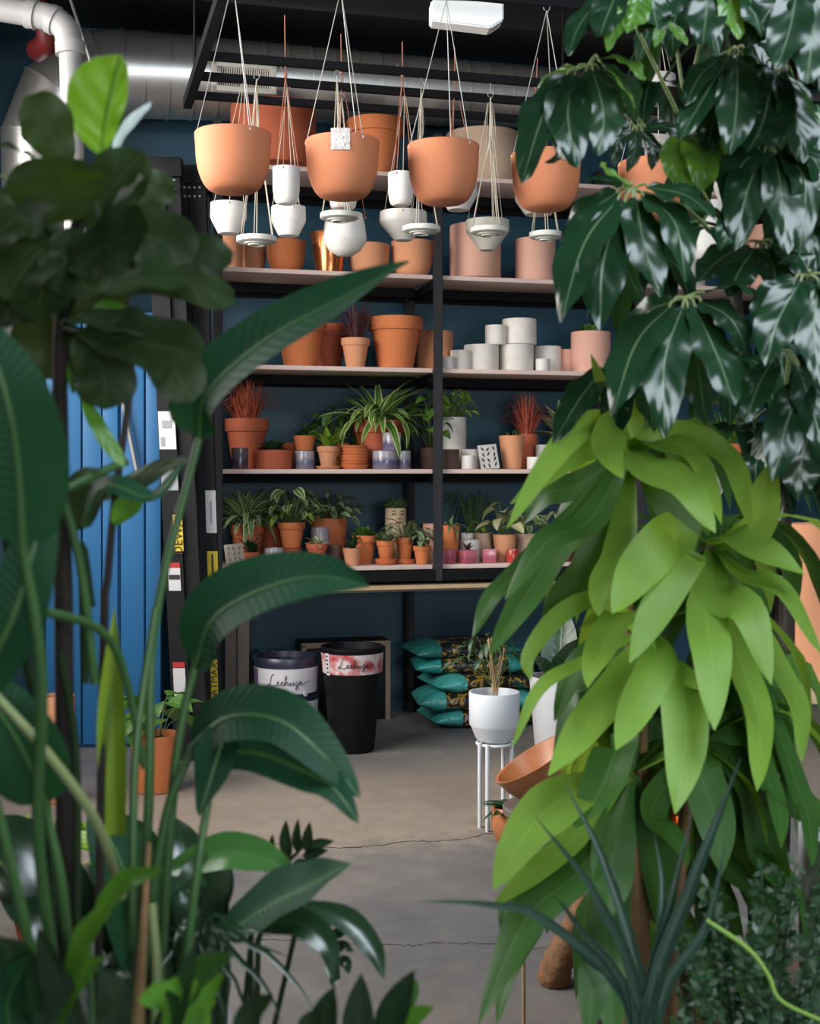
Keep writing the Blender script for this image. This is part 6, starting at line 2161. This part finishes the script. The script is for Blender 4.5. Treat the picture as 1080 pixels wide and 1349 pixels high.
# ------------------------------------------------------------------ fiddle-leaf fig
ft = thing('fiddle_leaf_fig', 'dark fiddle-leaf fig with one bright upright leaf in the upper left foreground', 'plant', (P(90, HOR, 1.62).x, 1.62, 0))
floor_pot(ft, 0.15, 0.3, M['darkpot'])
fb = ft.location
FT = [fb + Vector((0, 0, 0.26)), P(85, 900, 1.62), P(80, 620, 1.60), P(80, 430, 1.60), P(92, 330, 1.60), P(120, 225, 1.58)]
htube(ft, FT, 0.014, 0.006, HM['bark'], 'trunk')
FT2 = [fb + Vector((0.03, 0, 0.26)), P(135, 900, 1.72), P(142, 760, 1.72), P(152, 650, 1.72), P(168, 540, 1.72), P(173, 470, 1.74), P(160, 420, 1.74)]
htube(ft, FT2, 0.006, 0.0045, HM['bark'], 'trunk')
fl_ = [  # material, points, width px, z base, z tip, face
    ('figlit', [(132, 205), (141, 150), (159, 72)], 84, 1.58, 1.56, (0.1, -1, 0.0), -0.45),
    ('figgloss', [(147, 212), (164, 172), (199, 134)], 20, 1.58, 1.62, (-0.3, -1, 0.3)),
    ('fig', [(90, 222), (62, 168), (32, 128)], 56, 1.56, 1.50, (0.3, -1, 0.2)),
    ('fig', [(105, 290), (82, 250), (70, 205)], 100, 1.52, 1.46, (0, -1, 0.1)),
    ('fig', [(108, 300), (150, 245), (190, 200)], 62, 1.56, 1.56, (0.1, -0.9, 0.4)),
    ('fig', [(128, 292), (160, 264), (190, 234)], 40, 1.52, 1.48, (-0.1, -0.7, 0.9)),
    ('fig', [(170, 286), (196, 254), (218, 226)], 46, 1.60, 1.62, (0.2, -1, 0.2)),
    ('fig', [(55, 216), (26, 200), (-5, 190)], 36, 1.54, 1.50, (0, -0.5, 1)),
    ('figlit', [(45, 262), (20, 240), (-8, 228)], 16, 1.52, 1.48, (0, -0.4, 1)),
    ('fig', [(84, 345), (140, 325), (196, 300)], 84, 1.48, 1.42, (0.1, -0.9, 0.5)),
    ('fig', [(120, 335), (190, 310), (254, 345)], 66, 1.56, 1.52, (0.1, -0.9, 0.4)),
    ('fig', [(190, 345), (250, 332), (305, 348)], 50, 1.58, 1.54, (0.1, -0.8, 0.5)),
    ('fig', [(95, 392), (185, 372), (268, 366)], 46, 1.50, 1.44, (0, -0.7, 0.8)),
    ('fig', [(170, 380), (240, 372), (310, 400)], 40, 1.60, 1.58, (0.1, -0.9, 0.3)),
    ('fig', [(85, 420), (150, 424), (206, 436)], 42, 1.54, 1.50, (0, -0.7, 0.8)),
    ('fig', [(100, 436), (190, 452), (268, 470)], 64, 1.52, 1.46, (0.1, -0.9, 0.5)),
    ('fig', [(160, 440), (225, 480), (252, 530)], 52, 1.58, 1.56, (0.2, -1, 0.2)),
    ('fig', [(98, 440), (136, 490), (138, 540)], 60, 1.58, 1.54, (0.2, -1, 0.2)),
    ('limefg', [(104, 512), (128, 560), (164, 616)], 26, 1.56, 1.54, (0.7, -0.9, 0.1)),
    ('limefg', [(100, 450), (94, 480), (96, 520)], 16, 1.60, 1.58, (0.8, -0.8, 0)),
    ('fig', [(60, 300), (20, 290), (-20, 330)], 70, 1.50, 1.46, (-0.2, -0.9, 0.5)),
    ('fig', [(75, 320), (45, 340), (5, 395)], 80, 1.50, 1.46, (-0.2, -0.9, 0.5)),
    ('fig', [(80, 390), (40, 390), (-15, 425)], 70, 1.52, 1.48, (-0.2, -0.9, 0.5)),
    ('fig', [(80, 270), (30, 265), (-25, 285)], 60, 1.58, 1.56, (-0.1, -0.8, 0.6)),
    ('limefg', [(55, 330), (40, 300), (2, 292)], 30, 1.60, 1.58, (-0.2, -1, 0.3)),
    ('limefg', [(78, 345), (62, 320), (50, 300)], 22, 1.60, 1.58, (-0.2, -1, 0.3)),
    ('limefg', [(120, 405), (145, 402), (168, 416)], 20, 1.56, 1.54, (0, -1, 0.5)),
    ('fig', [(88, 300), (100, 340), (118, 392)], 74, 1.50, 1.46, (0.1, -1, 0.3)),
    ('fig', [(78, 330), (60, 360), (48, 425)], 70, 1.50, 1.46, (-0.1, -1, 0.3)),
    ('fig', [(70, 285), (40, 310), (22, 360)], 70, 1.54, 1.50, (-0.2, -1, 0.3)),
    ('fig', [(120, 300), (165, 330), (205, 385)], 66, 1.60, 1.58, (0.2, -1, 0.3)),
    ('fig', [(90, 350), (120, 380), (130, 430)], 70, 1.62, 1.62, (0, -1, 0.3)),
    ('fig', [(60, 400), (60, 440), (70, 500)], 70, 1.66, 1.66, (0, -1, 0.2)),
    ('fig', [(150, 660), (165, 640), (245, 602)], 28, 1.72, 1.70, (0, -0.8, 0.8)),
    ('fig', [(150, 655), (120, 640), (100, 700)], 46, 1.72, 1.68, (-0.1, -0.8, 0.7)),
    ('limefg', [(148, 692), (166, 668), (188, 648)], 36, 1.70, 1.68, (0.3, -1, 0.2)),
]
for mn, pts, w, z0, z1, face, *asy in fl_:
    p = W(pts, z0, z1)
    w *= 1.5 if mn == 'fig' else 1.0
    hero(ft, HM[mn], p, w * (z0 + z1) / 2 / F, face, 'fig', asym=asy[0] if asy else 0.0, fold=rnd.uniform(0.1, 0.3), wave=0.05, nw=2.4, curl=0.15, seg=14)
    root = min(FT[2:] + FT2[3:], key=lambda v: (v - p[0]).length)
    htube(ft, [root, p[0].lerp(p[1], 0.05)], 0.0035, 0.003, HM['petdark'], 'petiole', n=6, seg=3)

# ------------------------------------------------------------------ bird of paradise
bp = thing('bird_of_paradise', 'bird of paradise plant with long ribbed paddle leaves in the left foreground', 'plant', (P(165, HOR, 1.75).x, 1.75, 0))
floor_pot(bp, 0.17, 0.30, M['darkpot'])
bb = bp.location


def paddle(mn, pet, pts, w, z0, z1, face, pr=0.0052, fold=0.2, pm='petiole', split=False, curl=0.1, prof='bird'):
    p = W(pts, z0, z1)
    if pet is not None:
        root = bb + Vector((rnd.uniform(-0.05, 0.05), rnd.uniform(-0.03, 0.03), 0.26))
        pp = [root] + [P(a[0], a[1], a[2] if len(a) > 2 else z0) for a in pet] + [p[0]]
        htube(bp, pp, pr * 1.5, pr, HM[pm], 'petiole', seg=18)
    q = spline(p, 14)
    lf = hero(bp, HM[mn], p, w * (z0 + z1) / 2 / F, face, prof, fold=fold, wave=0.035, nw=1.6, curl=curl, seg=22, k=8)
    o = bp.location
    ob('midrib', tube_me([v - o - Vector(face).normalized() * 0.001 for v in q], [pr * (1 - 0.75 * i / 14) for i in range(15)], 6), HM[pm], lf)


paddle('bird', [(192, 1130), (203, 830)], [(262, 578), (272, 520), (350, 448), (450, 393), (538, 344)], 98, 1.72, 1.62, (-0.25, -0.8, 0.55), fold=0.35)
paddle('bird', [(222, 1120), (238, 960)], [(256, 880), (282, 815), (350, 775), (420, 760), (486, 772)], 104, 1.70, 1.58, (-0.3, -0.8, 0.6), fold=0.3)
paddle('bird', [(205, 1150)], [(252, 985), (300, 945), (370, 950), (430, 1000), (474, 1050)], 92, 1.68, 1.58, (0.1, -0.7, 0.75), fold=0.2)
paddle('bird', None, [(262, 1000), (330, 990), (410, 1020), (445, 1045), (472, 1084)], 58, 1.66, 1.55, (0.1, -0.9, 0.5))
paddle('bird', None, [(300, 950), (285, 1000), (262, 1075)], 70, 1.66, 1.60, (-0.4, -0.8, 0.3))
hero(bp, HM['birdnew'], W([(150, 1100), (147, 960), (148, 880), (151, 800)], 1.72, 1.70), 42 * 1.71 / F, (0.2, -1, 0), 'blade', fold=0.5, seg=14, name='rolled_leaf', label='rolled yellow green new leaf')
paddle('bird', [(60, 1200, 1.45), (55, 900, 1.3)], [(30, 720, 1.25), (22, 600, 1.22), (2, 500, 1.20), (-40, 410, 1.2)], 135, 1.25, 1.2, (0.1, -1, 0.1), fold=0.12)
paddle('bird', [(40, 1250, 1.4)], [(-40, 920, 1.3), (14, 820, 1.28), (45, 720, 1.28), (72, 600, 1.3)], 84, 1.3, 1.3, (0.1, -1, 0.2), fold=0.15)
paddle('bird', [(90, 1250, 1.5)], [(60, 1060, 1.45), (30, 990, 1.42), (-10, 930, 1.4), (-60, 900, 1.4)], 110, 1.42, 1.4, (0, -0.9, 0.4), fold=0.15)
paddle('bird', None, [(110, 690, 1.6), (140, 640, 1.58), (200, 655, 1.56), (245, 605, 1.56)], 40, 1.6, 1.56, (0, -0.6, 0.9), fold=0.2)
for a, m in (([(160, 1180, 1.55), (128, 1085, 1.42), (62, 992, 1.36), (-10, 912, 1.34)], 'petpale'), ([(125, 900, 1.62), (105, 740, 1.58), (72, 620, 1.55), (50, 560, 1.55)], 'petiole'), ([(165, 608, 1.6), (75, 650, 1.5), (-10, 705, 1.45)], 'petiole'),
             ([(-10, 802, 1.4), (60, 806, 1.45), (150, 850, 1.6), (190, 1010, 1.70)], 'petiole'), ([(60, 980, 1.5), (25, 820, 1.45), (0, 640, 1.4)], 'petdark'), ([(175, 1250, 1.65), (178, 1000, 1.66), (205, 800, 1.7)], 'petiole'),
             ([(100, 1250, 1.6), (100, 1000, 1.6), (80, 860, 1.6)], 'petdark'), ([(70, 1300, 1.5), (65, 1100, 1.5), (45, 940, 1.5)], 'petdark'), ([(240, 1300, 1.6), (262, 1130, 1.6), (275, 1050, 1.62)], 'petiole'), ([(120, 800, 1.7), (108, 720, 1.7), (112, 900, 1.7)], 'petdark')):
    htube(bp, [P(*v) for v in a], 0.0062, 0.005, HM[m], 'petiole', seg=14)
htube(bp, [P(180, 1400, 1.62), P(186, 1280, 1.62), P(196, 1110, 1.64)], 0.010, 0.0035, HM['cane'], 'old_stalk')
htube(bp, [P(205, 1400, 1.60), P(206, 1280, 1.62), P(200, 1190, 1.64)], 0.008, 0.006, HM['petpale'], 'old_stalk')

# ------------------------------------------------------------------ dark low philodendron, bottom centre left
ph_ = thing('dark_philodendron', 'low plant with dark pointed leaves reaching over the concrete floor at lower left', 'plant', (P(290, HOR, 1.85).x, 1.85, 0))
floor_pot(ph_, 0.13, 0.26, M['darkpot'])
pb = ph_.location
for mn, pts, w, z0, z1, face in (
        ('bird', [(285, 1240), (350, 1195), (410, 1165), (462, 1138)], 86, 1.78, 1.70, (-0.2, -0.6, 0.9)),
        ('zz', [(395, 1190), (455, 1212), (490, 1250), (506, 1290)], 36, 1.76, 1.70, (0.3, -0.8, 0.6)),
        ('zz', [(330, 1222), (390, 1216), (430, 1245), (442, 1296)], 40, 1.74, 1.68, (0.2, -0.8, 0.6)),
        ('zzlit', [(215, 1150), (290, 1124), (345, 1130), (395, 1152)], 54, 1.85, 1.80, (0, -0.8, 0.7)),
        ('zz', [(300, 1180), (270, 1150), (230, 1170)], 50, 1.85, 1.80, (0, -0.8, 0.7)),
        ('zz', [(270, 1230), (290, 1160), (280, 1120)], 40, 1.9, 1.9, (0, -1, 0.3))):
    p = W(pts, z0, z1)
    hero(ph_, HM[mn], p, w * (z0 + z1) / 2 / F, face, 'lance', fold=0.25, wave=0.03, seg=14)
    htube(ph_, [pb + Vector((0, 0, 0.22)), (pb + Vector((0, 0, 0.22)) + p[0]) / 2 + Vector((0, 0, 0.03)), p[0].lerp(p[1], 0.04)], 0.005, 0.0035, HM['petdark'], 'petiole')

r7 = random.Random(12)
for i in range(30):
    px, py = r7.uniform(-30, 260), r7.uniform(1060, 1370)
    z = r7.uniform(1.85, 2.15)
    tip = P(px, py, z)
    root = pb + Vector((0, 0, 0.22))
    p0 = root.lerp(tip, 0.45) + Vector((0, 0, 0.10))
    pp = [p0, p0.lerp(tip, 0.5) + Vector((0, 0, 0.07)), tip]
    htube(ph_, [root, (root + p0) / 2 + Vector((0, 0, 0.02)), p0], 0.004, 0.003, HM['petdark'], 'petiole', n=6, seg=5)
    hero(ph_, HM['zz' if i % 4 else 'bird'], pp, r7.uniform(0.07, 0.11), (r7.uniform(-0.4, 0.4), -0.7, 0.7), 'lance', fold=0.2, wave=0.03, seg=10, k=4)

# ------------------------------------------------------------------ zz plants
def zz(label, x, z, fronds, mroot=HM['zz']):
    t = thing('zz_plant', label, 'plant', (P(x, HOR, z).x, z, 0))
    floor_pot(t, 0.10, 0.20, M['darkpot'])
    for rach, lv in fronds:
        rp_ = W(rach, z, z - 0.04)
        htube(t, [t.location + Vector((0, 0, 0.17))] + rp_, 0.005, 0.0025, HM['petdark'], 'stem')
        for mn, pts, w in lv:
            hero(t, HM[mn], W(pts, z - 0.02, z - 0.05), w * z / F, (rnd.uniform(-0.3, 0.3), -1, 0.35), 'zzl', fold=0.15, seg=8, k=4, name='leaflet')
    return t


zz('zz plant with an upright spray of dark oval leaflets against the concrete floor', 350, 1.95, [
    ([(330, 1230), (360, 1160), (402, 1112)], [('zz', [(380, 1132), (376, 1108), (377, 1080)], 17), ('zz', [(392, 1124), (391, 1104), (393, 1078)], 14), ('zz', [(403, 1122), (405, 1104), (408, 1082)], 15),
     ('zz', [(405, 1118), (420, 1112), (440, 1108)], 15), ('zz', [(398, 1128), (414, 1124), (432, 1120)], 14), ('zz', [(386, 1136), (400, 1138), (414, 1134)], 13), ('zz', [(362, 1142), (358, 1122), (359, 1098)], 12), ('zz', [(350, 1150), (346, 1130), (346, 1116)], 12)]),
    ([(340, 1240), (400, 1205), (440, 1240), (446, 1290)], [('zz', [(428, 1222), (432, 1210), (438, 1196)], 14), ('zz', [(436, 1232), (448, 1228), (458, 1222)], 14), ('zz', [(442, 1250), (452, 1246), (466, 1254)], 15), ('zz', [(446, 1266), (456, 1268), (460, 1284)], 16), ('zzlit', [(440, 1262), (436, 1276), (442, 1292)], 16), ('zz', [(445, 1282), (440, 1292), (444, 1304)], 12)])])
zz('zz plant at the bottom edge with broad glossy leaflets and one bright lime leaflet', 470, 1.55, [
    ([(480, 1400), (470, 1370)], [('zz', [(420, 1380), (428, 1340), (440, 1300)], 38), ('zz', [(470, 1390), (472, 1340), (476, 1282)], 42), ('zz', [(500, 1380), (520, 1330), (546, 1278)], 42), ('limefg', [(500, 1385), (535, 1345), (572, 1326)], 30), ('zzlit', [(520, 1350), (540, 1310), (548, 1290)], 22), ('zz', [(400, 1390), (404, 1350), (412, 1330)], 26)])])

# ------------------------------------------------------------------ lime leaved plant bottom left
lp_ = thing('lime_dieffenbachia', 'blurred lime green leafy plant along the bottom left edge', 'plant', (P(150, HOR, 1.42).x, 1.42, 0))
floor_pot(lp_, 0.11, 0.18, M['darkpot'])
for mn, pts, w in (('limefg', [(55, 1375), (95, 1300), (142, 1258)], 40), ('limefg', [(92, 1300), (112, 1240), (146, 1186)], 44), ('limefg', [(118, 1230), (160, 1166), (216, 1146)], 34), ('limefg', [(258, 1380), (222, 1320), (182, 1318)], 52), ('limefg', [(268, 1370), (250, 1310), (215, 1295)], 40),
                   ('zzlit', [(232, 1330), (262, 1285), (308, 1258)], 48), ('limefg', [(270, 1330), (282, 1302), (296, 1284)], 30), ('bird', [(20, 1380), (10, 1320), (40, 1260)], 70), ('zz', [(140, 1380), (150, 1320), (130, 1270)], 50), ('zz', [(60, 1380), (30, 1280), (-10, 1230)], 60), ('zz', [(110, 1390), (80, 1300), (50, 1220)], 50), ('zz', [(200, 1390), (230, 1330), (260, 1240)], 40), ('zz', [(320, 1390), (330, 1340), (360, 1310)], 40)):
    p = W(pts, 1.44, 1.36)
    hero(lp_, HM[mn], p, w * 1.4 / F, (rnd.uniform(-0.3, 0.3), -0.8, 0.5), 'lance', fold=0.2, wave=0.04, seg=12)
    htube(lp_, [lp_.location + Vector((0, 0, 0.15)), p[0]], 0.004, 0.003, HM['petiole'], 'petiole', n=6, seg=4)

sg = thing('dark_spider_grass', 'dark narrow arching grass blades low at the bottom left over the floor', 'plant', (P(280, HOR, 1.72).x, 1.72, 0))
floor_pot(sg, 0.09, 0.20, M['darkpot'])
for pts, w in (([(260, 1270), (330, 1245), (385, 1290), (416, 1335)], 11), ([(262, 1275), (320, 1270), (355, 1310), (372, 1352)], 11), ([(258, 1280), (300, 1280), (320, 1320), (335, 1370)], 9), ([(265, 1268), (310, 1240), (345, 1248), (385, 1262)], 9), ([(255, 1278), (280, 1290), (295, 1330), (300, 1370)], 9), ([(258, 1262), (320, 1225), (360, 1235)], 8), ([(250, 1270), (225, 1260), (205, 1290)], 8), ([(250, 1270), (240, 1230), (215, 1220)], 8)):
    hero(sg, HM['zz'], [sg.location + Vector((0, 0, 0.17))] + W(pts, 1.72, 1.66), w * 1.7 / F, (0, -0.8, 0.6), 'blade', fold=0.3, seg=12, k=4, name='blade')

# ------------------------------------------------------------------ right bottom: pointed blades and a bushy plant
al = thing('aloe_plant', 'dark speckled plant with long pointed blades at lower right in front of the dracaena', 'plant', (P(845, HOR, 1.95).x, 1.95, 0))
floor_pot(al, 0.11, 0.22, M['greyplastic'])
for pts, w, zt in (([(842, 1345), (790, 1190), (704, 1074)], 20, 1.86), ([(836, 1350), (720, 1215), (640, 1192), (550, 1187)], 17, 1.80), ([(846, 1340), (800, 1150), (742, 1028)], 20, 1.98), ([(852, 1350), (905, 1180), (940, 1090), (976, 998)], 24, 1.95),
                   ([(850, 1350), (880, 1200), (912, 1068)], 20, 1.98), ([(858, 1350), (872, 1180), (862, 1100)], 16, 2.0), ([(862, 1350), (930, 1220), (955, 1110)], 20, 1.95), ([(838, 1350), (760, 1220), (730, 1180)], 14, 1.84), ([(836, 1352), (770, 1260), (700, 1200)], 14, 1.9), ([(850, 1350), (830, 1240), (800, 1120)], 18, 2.02)):
    hero(al, HM['blade'], [al.location + Vector((0, 0, 0.19))] + W(pts, 1.95, zt), w * 1.9 / F, (0, -0.9, 0.4), 'blade', fold=0.5, seg=14, k=4, name='blade')

bsh = thing('bushy_fern', 'bushy dark green plant with many tiny leaves in the bottom right corner', 'plant', (P(1000, HOR, 2.1).x, 2.1, 0))
floor_pot(bsh, 0.14, 0.26, M['darkpot'])
r5 = random.Random(9)
bm = bmesh.new()
uvl = bm.loops.layers.uv.new('UVMap')
cb = bsh.location
for i in range(46):
    e = P(r5.uniform(890, 1110), r5.uniform(1135, 1345), r5.uniform(1.95, 2.25)) - cb
    st0 = Vector((0, 0, 0.22))
    q = spline([st0, st0.lerp(e, 0.5) + Vector((0, 0, 0.05)), e], 16)
    bm_tube(bm, q, 0.0016, 4)
    for k in range(5, 17):
        for s in range(5):
            d = Vector((r5.uniform(-1, 1), r5.uniform(-1, 0.5), r5.uniform(-0.5, 0.9))).normalized()
            ln = r5.uniform(0.014, 0.028)
            sd = d.cross(Vector((r5.uniform(-0.4, 0.4), -1, 0.5))).normalized() * ln * 0.22
            p0 = q[k]
            f = bm.faces.new([bm.verts.new(v) for v in (p0, p0 + d * ln * 0.5 + sd, p0 + d * ln, p0 + d * ln * 0.5 - sd)])
            for lp, uvv in zip(f.loops, ((0.5, 0), (1, 0.5), (0.5, 1), (0, 0.5))):
                lp[uvl].uv = uvv
HM['bush'] = leafmat('bush_leaf', (0.022, 0.065, 0.024), (0.03, 0.08, 0.03), 0.4, 0.2, veins=0.01, vbump=0.0, mottle=0.5)
o = ob('foliage', finish(bm, angle=180), HM['bush'], bsh)
o['kind'] = 'stuff'
HM['vine'] = mat('lime_vine', (0.16, 0.30, 0.04), 0.5, var=0.15)
htube(bsh, [P(930, 1212, 1.95), P(985, 1250, 1.94), P(1012, 1285, 1.93), P(1028, 1318, 1.92), P(1085, 1346, 1.92)], 0.004, 0.003, HM['vine'], 'vine', seg=18)

# ------------------------------------------------------------------ potting table with pink pots at the right edge
tz = zpx(893, 3.0)
tx = P(1120, HOR, 3.0).x
tb = thing('plant_table', 'wooden plant table at the right edge, mostly behind dracaena leaves', 'table', (tx, 3.05, 0))
ob('table_top', box_me((0.56, 0.44, 0.03), bevel=0.003), M['rawwood'], tb, loc=(0, 0, tz - 0.016))
for x in (-0.25, 0.25):
    for y in (-0.19, 0.19):
        ob('leg', box_me((0.04, 0.04, tz - 0.031), c=(0, 0, (tz - 0.031) / 2)), M['legwood'], tb, loc=(x, y, 0))
c = P(1082, HOR, 2.98)
R = 45 * 2.98 / F
tp = thing('clay_cylinder', 'large dusty pink clay pot on the table at the right edge', 'pot', (c.x, 2.98, tz), 0)
h = zpx(690, 2.98) - tz
ob('pot', lathe(prof_cyl(R, h, 0.92), 40), M['terra_pale'], tp)
ob('soil', lathe([(0, 0.006), (R * 0.85, 0), (R * 0.85, -0.02), (0, -0.02)], 20), M['soil'], tp, loc=(0, 0, h * 0.86))
wc = thing('white_pedestal', 'white pedestal block at the right edge behind the bushy plant', 'pedestal', (P(1090, HOR, 2.62).x, 2.62, 0))
ob('block', box_me((0.06, 0.2, zpx(1100, 2.62)), bevel=0.004, c=(0, 0, zpx(1100, 2.62) / 2)), M['plasticwhite'], wc)
